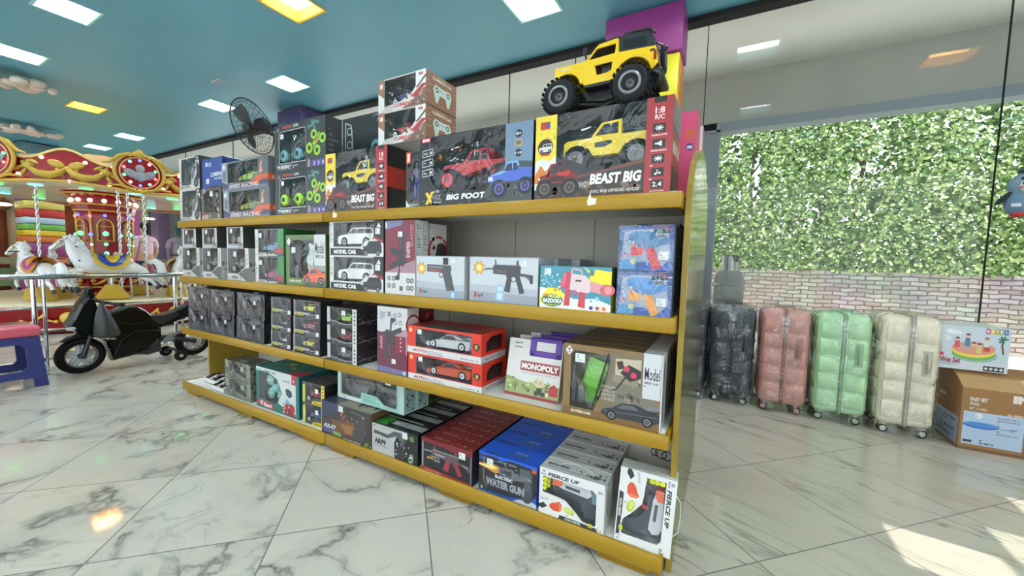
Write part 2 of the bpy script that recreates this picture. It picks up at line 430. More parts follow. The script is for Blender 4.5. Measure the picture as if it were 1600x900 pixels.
for x0, x1 in zip(xs, xs[1:]):
    run = None
    for y0, y1 in zip(ys, ys[1:]):
        cx, cy_ = (x0+x1)/2, (y0+y1)/2
        hole = any(abs(cx-l[0]) < LX/2 and abs(cy_-l[1]) < LY/2 for l in LIGHTS)
        if hole:
            if run is not None: g.add([(x0,run,HC),(x1,run,HC),(x1,y0,HC),(x0,y0,HC)], [(0,3,2,1)], WHITE, 'ceiling'); run = None
        elif run is None: run = y0
    if run is not None: g.add([(x0,run,HC),(x1,run,HC),(x1,ys[-1],HC),(x0,ys[-1],HC)], [(0,3,2,1)], WHITE, 'ceiling')
g.box(XL-.2, XR+.2, YB-.2, YG, HC+.15, HC+.25, WHITE, 'white')
g.box(XL-.2, XR+.2, YB-.22, YB-.2, HC, HC+.16, WHITE, 'white'); g.box(XL-.22, XL-.2, YB-.2, YG, HC, HC+.16, WHITE, 'white')
structure(g.build('ceiling'))

def lamp_mat(key, rgb, k):
    m, nt, b, N, L = nm(key); e = N.new('ShaderNodeEmission'); tc = N.new('ShaderNodeTexCoord')
    # a round lamp behind the diffuser: brighter middle of the panel itself
    gr = N.new('ShaderNodeTexGradient'); gr.gradient_type = 'SPHERICAL'; mp = N.new('ShaderNodeMapping'); mp.inputs['Scale'].default_value = (4.2, 4.2, 1)
    L.new(tc.outputs['Object'], mp.inputs[0]); L.new(mp.outputs[0], gr.inputs[0])
    mr = N.new('ShaderNodeMapRange'); mr.inputs['To Min'].default_value = k*.45; mr.inputs['To Max'].default_value = k*2.2; L.new(gr.outputs['Fac'], mr.inputs[0])
    e.inputs[0].default_value = S(*rgb); L.new(mr.outputs[0], e.inputs[1]); L.new(e.outputs[0], N['Material Output'].inputs[0]); MATS[key] = m
lamp_mat('cool', (240, 247, 252), LAMP_COOL); lamp_mat('warm', (255, 196, 110), LAMP_WARM)
def ceiling_light(kind):
    r = empty('ceiling_light'); g = G(); a, b_, h = LX/2, LY/2, .09
    tr = (170, 214, 214) if kind == 'c' else (226, 190, 96)
    for (x0, x1, y0, y1) in ((-a,-a+.006,-b_,b_),(a-.006,a,-b_,b_),(-a,a,-b_,-b_+.006),(-a,a,b_-.006,b_)):
        g.box(x0, x1, y0, y1, 0, h+.01, tr, 'matte')
    w_ = .018
    for (x0, x1, y0, y1) in ((-a-w_,-a,-b_-w_,b_+w_),(a,a+w_,-b_-w_,b_+w_),(-a,a,-b_-w_,-b_),(-a,a,b_,b_+w_)):
        g.box(x0, x1, y0, y1, -.006, 0.004, tr, 'matte')
    g.build('frame', r)
    g = G(); g.box(-a+.006, a-.006, -b_+.006, b_-.006, h, h+.01, WHITE, 'cool' if kind == 'c' else 'warm'); g.build('diffuser', r)
    return r
PL = {'c': ceiling_light('c'), 'w': ceiling_light('w')}; used = set()
LLAB = ['cool white recessed square light above the right end of the toy shelf', 'cool white recessed square light beside the magenta column, seen in the glass',
 'cool white recessed square light just above and right of the black fan', 'cool white recessed square light behind the top of the black fan',
 'small far cool white square light above the carousel medallion', 'farthest small cool white square light above the carousel bow panel',
 'large cool white square light at the top left corner of the photo', 'cool white square light at the left edge above the big cloud cutout',
 'cool white square light over the camera, out of frame above the shelf', 'cool white square light reflected lowest in the glass wall',
 'cool white square light hidden over the carousel roof', 'cool white square light over the far side of the carousel', 'unseen cool white square light added to brighten the space beyond the carousel roof, near the rainbow column', 'unseen cool white square light added to brighten the striped back wall',
 'large warm yellow square ceiling light at the top of the photo', 'warm yellow square ceiling light reflected in the glass above the window',
 'small warm yellow square ceiling light beyond the big cloud cutout']
for i, (x, y, k) in enumerate(LIGHTS):
    o = PL[k] if k not in used else copy_tree(PL[k])
    used.add(k); o.location = (x, y, HC)
    tag(o, LLAB[i] if i < len(LLAB) else 'unseen square recessed ceiling light out of frame, added for more room light', 'ceiling light', 'recessed square ceiling lights' if i < len(LLAB) else 'unseen ceiling lights added out of frame')

# smoke detector sized vent on the ceiling
g = G(); g.box(-.09, .09, -.03, .03, -.012, 0, (196, 206, 206), 'plastic'); g.box(-.08, .08, -.02, .02, -.016, -.012, (150, 164, 166), 'plastic')
tag(g.build('ceiling_vent', loc=(-5.5, 2.47, HC)), 'tiny pale slot vent on the teal ceiling above the black fan', 'vent')

# cloud cutouts hung under the ceiling
def cloud(x, y, sx, sy, seed, label, rz=0):
    r_ = random.Random(seed); g = G()
    for i in range(26):
        a = r_.uniform(0, 6.28); q = r_.random()**.5; px, py = q*math.cos(a)*sx*.82, q*math.sin(a)*sy*.7
        s_ = r_.uniform(.10, .2)*sx*(1.15-q*.5)
        g.ell((px, py, r_.uniform(-.02, .02)), (s_, s_*.8, .045), (226, 206, 192), 'cloth', 7)
    o = g.build('cloud_decoration', loc=(x, y, HC-.11), rot=(0, 0, rz)); tag(o, label, 'cloud decoration', 'fluffy clouds hung under the ceiling')
cloud(-7.55, 1.08, .62, .36, 2, 'large fluffy pinkish white cloud hung at the left edge of the ceiling', R(80))
cloud(-10.4, 1.75, .62, .34, 5, 'smaller fluffy white cloud hung above the carousel', R(80))

# walls
g = G(); g.box(XL-.2, XL, YB, YG+1.2, 0, HC, WHITE, 'backwall'); structure(g.build('wall_left'))
g = G(); wr = lambda y0, y1, z0, z1: g.box(XR, XR+.05, y0, y1, z0, z1, WHITE, 'white')
wr(YB, -3.0, 0, HC); wr(-3.0, -.4, 0, .12); wr(-3.0, -.4, 2.8, HC)
for y0, y1, za, zb in ((-.4, 1.46, 0, 0), (1.46, 1.72, 2.27, 2.50), (1.72, 1.95, 1.76, 2.27), (1.95, 2.35, 1.76, 2.14), (2.35, YW_, 0, 0)):  # unseen stepped opening, shaped to throw a sun patch on the floor
    if zb: wr(y0, y1, 0, za); wr(y0, y1, zb, HC)
    else: wr(y0, y1, 0, HC)
for yy in (-2.1, -1.2): g.box(XR+.01, XR+.04, yy-.03, yy+.03, .12, 2.8, WHITE, 'frame')
structure(g.build('wall_right'))
g = G(); g.box(XR+.02, XR+.03, -3.0, -.4, .12, 2.8, WHITE, 'glass'); structure(g.build('window_side_added'))  # unseen side window, added to let in more daylight
g = G(); g.box(XR+.2, XR+10, YB-9, 4.95, -.14, -.02, WHITE, 'pave'); structure(g.build('ground_side'))
g = G(); WO = (-12.4, 4.2, .08, 3.0)      # invented shop front behind the camera: wide glazed opening added for daylight
g.box(XL, WO[0], YB-.2, YB, 0, HC, WHITE, 'white'); g.box(WO[1], XR, YB-.2, YB, 0, HC, WHITE, 'white'); g.box(WO[0], WO[1], YB-.2, YB, 0, WO[2], WHITE, 'white'); g.box(WO[0], WO[1], YB-.2, YB, WO[3], HC, WHITE, 'white')
for k in range(1, 6): xx = WO[0]+(WO[1]-WO[0])*k/6; g.box(xx-.03, xx+.03, YB-.15, YB-.05, WO[2], WO[3], WHITE, 'frame')
structure(g.build('wall_back'))
g = G(); g.box(WO[0], WO[1], YB-.105, YB-.095, WO[2], WO[3], WHITE, 'glass'); structure(g.build('window_front'))
g = G(); g.box(XL-.2, XR+.2, YB-9, YB-.2, -.14, -.02, WHITE, 'pave'); structure(g.build('ground_front'))

# glass wall: panes with thin dark joints, black header channel
joints = [-13.2, -11.4, -9.6, -7.8, -5.8, -4.0, -2.16, -1.42, -.255, 1.46, 3.1, 4.6]
for i, (a, b_) in enumerate(zip(joints, joints[1:])):
    g = G(); g.box(a+.003, b_-.003, YG, YG+.01, .01, HC-.02, WHITE, 'glass'); structure(g.build('window_%d' % (i+1)))
g = G()
for x in joints[1:-1]: g.box(x-.003, x+.003, YG-.001, YG+.011, .01, HC-.02, (30, 34, 34), 'rubber')
structure(g.build('trim_1'))
g = G(); g.box(XL, XR, YG-.05, YG+.06, HC-.045, HC+.2, (10, 10, 11), 'matte'); g.box(XL, XR, YG-.02, YG+.03, 0, .01, (60, 60, 60), 'steel')
structure(g.build('trim_2'))

# porch beyond the glass: white soffit, grey lintel, framed opening
YW = 4.95
g = G(); g.box(XL-.2, XR+.3, YG+.06, YW+.12, HC+.02, HC+.2, WHITE, 'white'); structure(g.build('ceiling_porch'))
g = G(); g.box(XL-.2, XR+.15, YW, YW+.3, 2.62, HC+.02, WHITE, 'stucco'); structure(g.build('wall_lintel'))
g = G(); g.box(XL-.2, XL+.6, YW, YW+.3, 0, 2.62, WHITE, 'white'); g.box(-5.0, -4.6, YW, YW+.3, 0, 2.62, WHITE, 'white'); structure(g.build('wall_porch'))
g = G(); g.box(-.36, -.16, YW-.03, YW+.12, 0, 2.62, WHITE, 'frame'); g.box(-.20, -.16, YW-.045, YW-.03, 0, 2.62, WHITE, 'frame')
g.box(-.36, XR, YW-.03, YW+.12, 2.52, 2.62, WHITE, 'frame'); g.box(-.36, XR, YW-.045, YW-.03, 2.52, 2.545, WHITE, 'frame')
structure(g.build('window_frame'))

tl = empty('tube_light', (-4.55, 4.45, HC+.018), (0, 0, 0), 'long white tube light on the porch soffit, seen through the glass above the black boxes', 'tube light')
g = G(); g.box(-.6, .6, -.05, .05, -.03, 0, (214, 216, 216), 'plastic'); g.build('housing', tl)
g = G(); g.cyl((-.57, 0, -.045), (.57, 0, -.045), .014, n=10, col=(246, 250, 255), mat='tube'); g.build('tube', tl)
# whitewashed garden wall, ivy bank, stems
g = G(); g.box(-13, 9.5, 7.5, 7.75, -.1, 1.03, WHITE, 'brick'); structure(g.build('wall_garden'))
def ivy():
    r_ = random.Random(11); V = []; Fc = []; cols = []
    g = G(); g.k('leaf')
    pal = [(92, 126, 60), (112, 144, 70), (130, 158, 84), (148, 174, 100), (172, 190, 124), (78, 108, 50)]
    gaps = [(r_.uniform(-2, 9), r_.uniform(1.7, 4.4), r_.uniform(.05, .20)) for _ in range(70)]+[(1.9+r_.gauss(0, .1), r_.uniform(1.8, 3.6), .16) for _ in range(9)]
    n = 0
    while n < 85000:
        x = r_.uniform(-2.6, 9.2); z = 1.0+4.0*r_.random()**1.15
        thin = max([0]+[1-math.hypot((x-a)*1.9, (z-b)*.45)/c for a, b, c in gaps])
        if r_.random() < thin*1.6: continue
        y = 7.72+r_.uniform(-.35, .5)+(z-1)*.12; s_ = r_.uniform(.022, .046)
        a = r_.uniform(0, 6.28); t = r_.uniform(.2, 1.3); 
        ux = Vector((math.cos(a), math.sin(a)*math.sin(t)*.6, math.sin(a)*math.cos(t))); 
        nn = Vector((r_.uniform(-.6, .6), -1, r_.uniform(-.4, .8))).normalized(); ux = (ux-nn*ux.dot(nn)).normalized(); vx = nn.cross(ux)
        c = Vector((x, y, z)); b = len(V)
        V += [c+ux*s_, c+vx*s_*.62+ux*s_*.1+nn*s_*.15, c-ux*s_*.8, c-vx*s_*.62+ux*s_*.1+nn*s_*.15]
        Fc.append((b, b+1, b+2, b+3)); cols.append(pal[min(5, int(r_.random()**1.1*6))]); n += 1
    for _ in range(15000):
        x = r_.uniform(-2.8, 9.4); z = r_.uniform(1.0, 5.2)
        if max([0]+[1-math.hypot((x-a)*1.9, (z-b)*.45)/c for a, b, c in gaps]) > .1 and r_.random() < .8: continue
        c = Vector((x, 8.5+r_.uniform(-.2, .3), z)); a = r_.uniform(0, 6.28); s_ = r_.uniform(.04, .085); ux = Vector((math.cos(a), .3*math.sin(a), math.sin(a))); vx = Vector((-math.sin(a), .2, math.cos(a))); b = len(V)
        V += [c+ux*s_, c+vx*s_*.7, c-ux*s_*.8, c-vx*s_*.7]; Fc.append((b, b+1, b+2, b+3)); cols.append(pal[r_.choice((0, 1, 2, 5))])
    g.v = V; g.f = Fc; g.c = cols; g.m = [0]*len(Fc); g.s = [False]*len(Fc)
    o = g.build('ivy'); tag(o, 'dense bank of green ivy leaves over the whitewashed wall', 'ivy', kind='stuff')
ivy()
def stem(x, y, h, lean, r0, label, seed):
    r_ = random.Random(seed); path = []; 
    for i in range(9):
        t = i/8; path.append((x+lean*t+r_.uniform(-.05, .05), y+.15*t, -.05+h*t))
    g = G(); g.tube(path, [r0*(1-.6*i/8) for i in range(9)], 7, (92, 84, 66), 'matte')
    for k in range(4):
        p = path[3+k]; s_ = r_.choice((-1, 1)); g.tube([p, (p[0]+s_*.3, p[1]-.1, p[2]+.45), (p[0]+s_*.42, p[1], p[2]+.9)], [r0*.45, r0*.3, r0*.12], 5, (92, 84, 66), 'matte')
    tag(g.build('tree_trunk'), label, 'tree', 'thin tree stems behind the garden wall')
stem(1.55, 7.95, 3.6, .25, .05, 'thin leaning tree stem behind the wall, left of the glass joint', 1)
stem(3.1, 7.95, 3.8, .5, .045, 'thin tree stem behind the wall at the right edge', 2)
stem(.45, 8.0, 3.6, -.2, .04, 'slender tree stem in the ivy above the green suitcase', 3)

# square block columns of coloured bands
def column(x0, x1, y0, y1, bands, label, gap=.012, horiz=True):
    g = G()
    for z0, z1, c, ov in bands:
        g.bbox(x0-ov, x1+ov, y0-ov, y1+ov, z0+gap, z1, .006, c, 'plastic', 1)
    g.box(x0+.03, x1-.03, y0+.03, y1-.03, 0, bands[-1][1], (40, 40, 40), 'matte')
    tag(g.build('column'), label, 'column', 'square columns built like stacked colour blocks')
column(-1.0, -.43, 3.38, 3.66, [(0, .42, (196, 40, 40), 0), (.42, .8, (60, 120, 190), 0), (.8, 1.2, (90, 170, 70), 0), (1.2, 1.62, (216, 120, 50), 0), (1.62, 2.08, (204, 44, 44), 0), (2.08, 2.72, (226, 212, 30), 0), (2.72, 3.1, (150, 56, 128), .02)],
       'square column with magenta top block and yellow block, behind the big yellow truck')
g = G(); g.box(-.429, -.419, 3.40, 3.62, .3, 2.68, (206, 122, 66), 'plastic'); 
structure(g.build('trim_3'))
column(-5.77, -5.24, 3.37, 3.66, [(0, .6, (90, 170, 70), 0), (.6, 1.2, (60, 120, 190), 0), (1.2, 1.8, (220, 190, 40), 0), (1.8, 2.35, (196, 60, 50), 0), (2.35, 3.1, (86, 68, 108), .02)],
       'square column with a dark purple top block behind the fan')
column(-12.6, -11.9, 2.02, 2.55, [(0, .55, (150, 60, 120), 0), (.55, .9, (196, 96, 60), 0), (.9, 1.17, (140, 60, 110), 0), (1.17, 1.30, (206, 110, 50), 0), (1.30, 1.42, (222, 186, 44), 0), (1.42, 1.54, (110, 172, 76), 0), (1.54, 1.67, (176, 200, 216), 0), (1.67, 1.83, (182, 44, 44), 0), (1.83, 1.99, (206, 190, 96), 0), (1.99, 2.3, (44, 72, 140), 0), (2.3, 3.1, (110, 130, 140), .0)],
       'rainbow banded square column behind the carousel horses')
# striped back wall panels (flat painted boards standing proud of the wall)
XB = XL+.004
def board(y0, y1, z0, z1, c, name, label=None, mat='plastic', th=.05, x=None):
    g = G(); g.box((x or XB), (x or XB)+th, y0, y1, z0, z1, c, mat); o = g.build(name)
    return structure(o)
n = 4
for y0, y1, c in ((3.30, 3.50, (150, 30, 90)), (3.50, 3.78, (120, 190, 80)), (3.90, 4.12, (196, 110, 160)), (4.12, 4.26, (130, 200, 90)), (4.28, 4.46, (110, 100, 140)), (4.46, 4.78, (84, 80, 120)), (4.78, 4.92, (50, 120, 134)), (1.3, 1.75, (200, 150, 70)), (.6, 1.3, (206, 110, 60))):
    board(y0, y1, 0, 3.0, c, 'trim_%d' % n); n += 1
for y0, y1 in ((1.75, 2.0), (2.75, 3.3)):
    board(y0, y1, 0, 2.5, (120, 66, 44), 'trim_%d' % n, mat='bronze'); n += 1
board(-.5, 5.0, 2.62, 3.1, (112, 176, 70), 'trim_%d' % n, x=XL+.01, th=.06); n += 1
for k in range(3):
    board(.0, 3.3, .3+.22*k, .44+.22*k, ((110, 140, 90), (96, 120, 84), (150, 150, 120))[k], 'trim_%d' % n, x=XL+.6, th=.05); n += 1
# glowing spots imitate light reflected in the brown panels behind the carousel
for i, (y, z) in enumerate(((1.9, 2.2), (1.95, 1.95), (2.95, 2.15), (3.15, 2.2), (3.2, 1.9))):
    g = G(); g.ell((0, 0, 0), (.05, .12, .035), (255, 236, 214), 'glow_spot', 8)
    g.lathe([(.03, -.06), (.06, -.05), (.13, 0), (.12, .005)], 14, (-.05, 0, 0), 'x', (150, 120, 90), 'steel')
    tag(g.build('reflection_spot', loc=(XL+.16, y, z)), 'glowing stand-in for a light reflection on the brown panels, ' + ('left upper', 'left lower', 'middle', 'right upper', 'right lower')[i] + ' one', 'light reflection', 'glowing reflection spots on the brown panels')
# ------------------------------------------------------------------ the double-sided gold shelving
YF = 1.31; YC = 1.84; SH = (1.28, .882, .50, .088)     # lip tops
GOLD = (164, 126, 26); GOLD2 = (138, 104, 22)
def end_panel_material():
    b = wall_paint('mirror_gold', 'mirror_gold_laminate', (206, 190, 104), .1, .03, 1)
    b.inputs['Metallic'].default_value = .85
    m = MATS['mirror_gold']; N = m.node_tree.nodes; L = m.node_tree.links
    tc = N.new('ShaderNodeTexCoord'); mp = N.new('ShaderNodeMapping'); mp.inputs['Scale'].default_value = (1, 1, 9); L.new(tc.outputs['Object'], mp.inputs[0])
    n = N.new('ShaderNodeTexNoise'); n.inputs['Scale'].default_value = 1.5; L.new(mp.outputs[0], n.inputs['Vector'])
    bn = N.new('ShaderNodeBump'); bn.inputs['Strength'].default_value = .12; bn.inputs['Distance'].default_value = .02; L.new(n.outputs['Fac'], bn.inputs['Height']); L.new(bn.outputs['Normal'], b.inputs['Normal'])
end_panel_material()
def bay(x0, x1, label, right):
    r = empty('shelving_unit', (0, 0, 0), label=label, cat='shelf', group='gold shelving units joined end to end')
    yb = 2*YC-YF
    for i, z in enumerate(SH):
        back_y = yb
        for sgn, (ya, yb_) in enumerate(((YF, YC-.012), (YC+.012, back_y))):
            g = G(); lip = .05 if i < 3 else .062; d = YF if sgn == 0 else back_y
            # deck
            g.box(x0+.008, x1-.008, ya+.014 if sgn == 0 else ya, yb_ if sgn == 0 else yb_-.014, z-.018, z-.004, (240, 238, 230), 'card')
            f0, f1 = (YF, YF+.014) if sgn == 0 else (back_y-.014, back_y)
            g.bbox(x0, x1, f0, f1, z-lip, z, .003, GOLD, 'gold', 1)
            g.box(x0, x0+.012, ya+.01, yb_-.01, z-lip, z, GOLD, 'gold'); g.box(x1-.012, x1, ya+.01, yb_-.01, z-lip, z, GOLD, 'gold')
            if i == 3:
                g.box(x0+.012, x1-.012, ya+.02, yb_-.02, z-lip, z-.02, (150, 140, 110), 'matte')
            g.build('shelf_board', r)
    g = G(); g.box(x0+.004, x1-.004, YC-.008, YC+.008, .03, SH[0]+.0, (186, 182, 170), 'matte')
    for k in range(1, 4): g.box(x0+(x1-x0)*k/4-.0015, x0+(x1-x0)*k/4+.0015, YC-.0095, YC-.008, .1, SH[0], (112, 110, 100), 'matte')
    g.build('back_panel', r)
    for xx in (x0+.001, x1-.021):
        g = G(); g.box(xx, xx+.02, YC-.03, YC+.03, 0, SH[0]+.01, GOLD2, 'gold'); g.build('upright', r)
    nf = (x0+.05, (x0+x1)/2-.07, x1-.21)
    for fx in nf:
        for ya in (YF+.012, yb-.08):
            g = G(); g.prism([(fx, .0), (fx+.16, .0), (fx+.18, .028), (fx-.02, .028)], ya, ya+.07, GOLD2, 'gold'); g.build('foot', r)
    return r
bl = bay(-3.545, -1.876, 'left gold shelving unit, its end beside the toy motorbike', False)
br = bay(-1.868, -.138, 'right gold shelving unit nearest the glass wall, ending in the arched panel', True)
# arched end panels
def arch(x0, x1, ya, yb, zs, zt, parent, mat):
    pts = [(ya, 0), (yb, 0)]; m = 20
    for i in range(m+1):
        a = math.pi*i/m; pts.append(((ya+yb)/2+(yb-ya)/2*math.cos(a), zs+(zt-zs)*math.sin(a)))
    g = G(); g.prism(pts, x0+.004, x1-.0005, (150, 124, 44), 'gold', axis='x')
    pts2 = [((p[0]-(ya+yb)/2)*.985+(ya+yb)/2, p[1]*.996+.002) for p in pts]
    g.prism(pts2, x1-.0005, x1, (150, 124, 44), mat, axis='x')
    return g.build('end_panel', parent)
arch(-.137, -.115, 1.375, 2.36, 1.22, 1.515, br, 'mirror_gold')
arch(-3.52, -3.50, 1.47, 2.21, 1.24, 1.29, bl, 'gold')
for x, z, r_ in ((-1.79, 1.262, br), (-.44, 1.262, br)):
    g = G(); g.prism([(x, z), (x+.012, z+.03), (x+.014, z+.012), (x+.034, z+.008), (x+.03, z-.012), (x+.004, z-.014)], YF-.0012, YF-.0002, (232, 222, 206), 'card')
    o = g.build('torn_price_sticker', r_)

# ------------------------------------------------------------------ pictures printed on the boxes
def d_wheel(f, cx, cy, r, rim=(150, 152, 154), tyre=(24, 24, 26)):
    f.ell(cx, cy, r, None, tyre, 16); f.ell(cx, cy, r*.6, None, rim, 12); f.ell(cx, cy, r*.42, None, (50, 50, 54), 10); f.ell(cx, cy, r*.14, None, rim, 6)
def d_truck(f, c, rim=(150, 150, 152), flip=False, big=1.0):
    """lifted truck filling the inset face f"""
    X = (lambda x: 1-x) if flip else (lambda x: x)
    q = lambda pts: [(X(x), y) for x, y in pts]
    d = tuple(int(v*.55) for v in c)
    f.poly(q([(.1, .3), (.9, .3), (.86, .42), (.12, .42)]), (26, 26, 28))
    f.poly(q([(.03, .44), (.05, .60), (.26, .66), (.40, .90), (.66, .93), (.72, .68), (.95, .66), (.97, .46), (.8, .40), (.2, .38)]), c)
    f.poly(q([(.31, .67), (.42, .87), (.53, .88), (.53, .68)]), (40, 46, 52)); f.poly(q([(.55, .68), (.55, .88), (.65, .89), (.69, .69)]), (40, 46, 52))
    f.poly(q([(.28, .44), (.34, .58), (.66, .58), (.70, .44)]), d)
    f.rect(min(X(.04), X(.08)), .5, max(X(.04), X(.08)), .57, (220, 220, 210))
    a = f.H/f.W
    for cx in (.2, .80): d_wheel(f, X(cx), .26, .26*big, rim)
def d_suv(f, c, flip=False):
    X = (lambda x: 1-x) if flip else (lambda x: x)
    q = lambda pts: [(X(x), y) for x, y in pts]
    f.poly(q([(.02, .2), (.02, .5), (.06, .58), (.24, .62), (.36, .92), (.90, .94), (.97, .60), (.98, .22), (.9, .14), (.1, .12)]), c)
    f.poly(q([(.29, .63), (.38, .86), (.53, .87), (.53, .63)]), (36, 40, 46)); f.poly(q([(.56, .63), (.56, .87), (.72, .87), (.72, .63)]), (36, 40, 46)); f.poly(q([(.75, .63), (.75, .87), (.87, .87), (.92, .63)]), (36, 40, 46))
    f.rect(min(X(.02), X(.08)), .42, max(X(.02), X(.08)), .52, (230, 230, 226)); f.line(q([(.1, .36), (.9, .36)]), .03, tuple(int(v*.7) for v in c))
    for cx in (.2, .8): d_wheel(f, X(cx), .17, .19, (170, 170, 172))
def d_sport(f, c, flip=False, rim=(160, 160, 165)):
    X = (lambda x: 1-x) if flip else (lambda x: x)
    q = lambda pts: [(X(x), y) for x, y in pts]
    f.poly(q([(.0, .22), (.03, .42), (.2, .55), (.36, .82), (.60, .86), (.86, .66), (.99, .62), (.98, .30), (.9, .16), (.1, .14)]), c)
    f.poly(q([(.27, .57), (.38, .76), (.56, .78), (.66, .62)]), (90, 96, 104)); f.line(q([(.05, .36), (.5, .42), (.95, .46)]), .025, tuple(min(255, v+60) for v in c))
    f.poly(q([(.80, .66), (.99, .74), (.99, .68), (.84, .60)]), tuple(int(v*.6) for v in c))
    for cx in (.19, .79): d_wheel(f, X(cx), .22, .22, rim)
def d_buggy(f, c, c2):
    f.poly([(.25, .35), (.4, .3), (.8, .72), (.7, .85), (.5, .72)], c); f.poly([(.42, .45), (.55, .5), (.66, .68), (.56, .66)], c2)
    for cx, cy, r in ((.18, .34, .24), (.42, .8, .22), (.58, .22, .23), (.86, .62, .22)):
        f.ell(cx, cy, r, None, (28, 40, 18), 14); f.ell(cx, cy, r*.84, None, c, 12); f.ell(cx, cy, r*.4, None, (40, 54, 20), 8)
def d_rifle(f, c=(58, 58, 62), c2=(90, 92, 96), grip=None):
    grip = grip or c
    f.poly([(.0, .66), (.2, .68), (.2, .73), (.0, .71)], c2); f.poly([(.18, .56), (.5, .54), (.5, .80), (.18, .78)], c); f.poly([(.24, .60), (.46, .58), (.46, .66), (.24, .68)], c2)
    f.poly([(.46, .48), (.74, .50), (.76, .78), (.46, .78)], c); f.poly([(.74, .60), (1, .56), (1, .34), (.95, .32), (.9, .5), (.74, .52)], c); f.poly([(.80, .54), (.92, .52), (.94, .42)], c2)
    f.poly([(.64, .5), (.74, .5), (.84, .08), (.74, .04)], grip); f.poly([(.48, .5), (.58, .5), (.54, .06), (.42, .1)], grip)
    f.poly([(.22, .78), (.26, .78), (.24, .96), (.22, .96)], c); f.poly([(.66, .78), (.72, .78), (.70, .94), (.67, .94)], c); f.line([(.2, .795), (.74, .795)], .035, c2)
    f.ring(.615, .44, .09, .025, c, 12)
def d_pistol(f, c=(70, 72, 76), c2=(120, 122, 126)):
    f.poly([(.0, .58), (.72, .56), (.76, .66), (.74, .78), (.0, .80)], c); f.poly([(.04, .70), (.5, .68), (.5, .75), (.04, .76)], c2)
    f.poly([(.48, .58), (.74, .58), (.86, .06), (.62, .04)], c); f.ring(.45, .50, .09, .03, c, 12); f.rect(.5, .8, .66, 1.0, (30, 30, 32)); f.line([(.06, .64), (.44, .62)], .03, (196, 90, 40))
def d_flash(f, cx, cy, r):
    f.line([(cx-r*.9*f.H/f.W, cy+.01), (cx, cy)], .02, (150, 160, 190))
    for k, (q, c) in enumerate(((1, (196, 130, 40)), (.8, (236, 170, 50)), (.5, (252, 226, 130)), (.2, (255, 250, 230)))):
        P_ = []; hw = f.H/f.W
        for i in range(16):
            a = math.pi*i/8; e = r*q*(1 if i % 2 else .62); P_.append((cx+e*hw*math.cos(a), cy+e*math.sin(a)))
        f.put(P_+[(cx, cy)], [(i, (i+1) % 16, 16) for i in range(16)], c)
def d_pad(f, c=(206, 222, 212)):
    f.poly([(.16, .12), (.26, .10), (.36, .5), (.64, .5), (.74, .10), (.84, .12), (.96, .7), (.86, .94), (.6, .9), (.4, .9), (.14, .94), (.04, .7)], c)
    for x, y in ((.22, .72), (.78, .72)): f.ell(x, y, .13, None, (52, 64, 62), 12); f.ell(x, y, .07, None, c, 10)
    for x in (.38, .5, .62): f.ell(x, .74, .035, None, (52, 64, 62), 8)
def d_icons(f, n, col, back=None, seed=0):
    for i in range(n):
        z = 1-(i+.8)/n; q = .36/n
        if back: f.rect(.5-q*f.H/f.W, z-q, .5+q*f.H/f.W, z+q, back)
        k = (i+seed) % 4
        if k == 0:
            for a in range(4): 
                t = math.pi*a/4; f.line([(.5-q*.8*f.H/f.W*math.cos(t), z-q*.8*math.sin(t)), (.5+q*.8*f.H/f.W*math.cos(t), z+q*.8*math.sin(t))], q*.3, col)
        elif k == 1: f.poly([(.5-q*.8*f.H/f.W, z-q*.3), (.5, z-q*.3), (.5+q*.7*f.H/f.W, z-q*.8), (.5+q*.7*f.H/f.W, z+q*.8), (.5, z+q*.3), (.5-q*.8*f.H/f.W, z+q*.3)], col)
        elif k == 2: f.ring(.5, z, q*.75, q*.25, col, 10); f.ell(.5, z, q*.3, None, col, 6)
        else: f.rect(.5-q*.2*f.H/f.W, z-q*.8, .5+q*.5*f.H/f.W, z+q*.2, col); f.ell(.5-q*.3*f.H/f.W, z-q*.6, q*.35, None, col, 6)
        f.small(.12, z-q*1.75, .88, z-q*1.15, 1, col, i)
def d_net(f, c, seed=3):
    """splash / cracked frame border print"""
    f.specks(.0, 0, 1, 1, 26, [c], .05, seed)

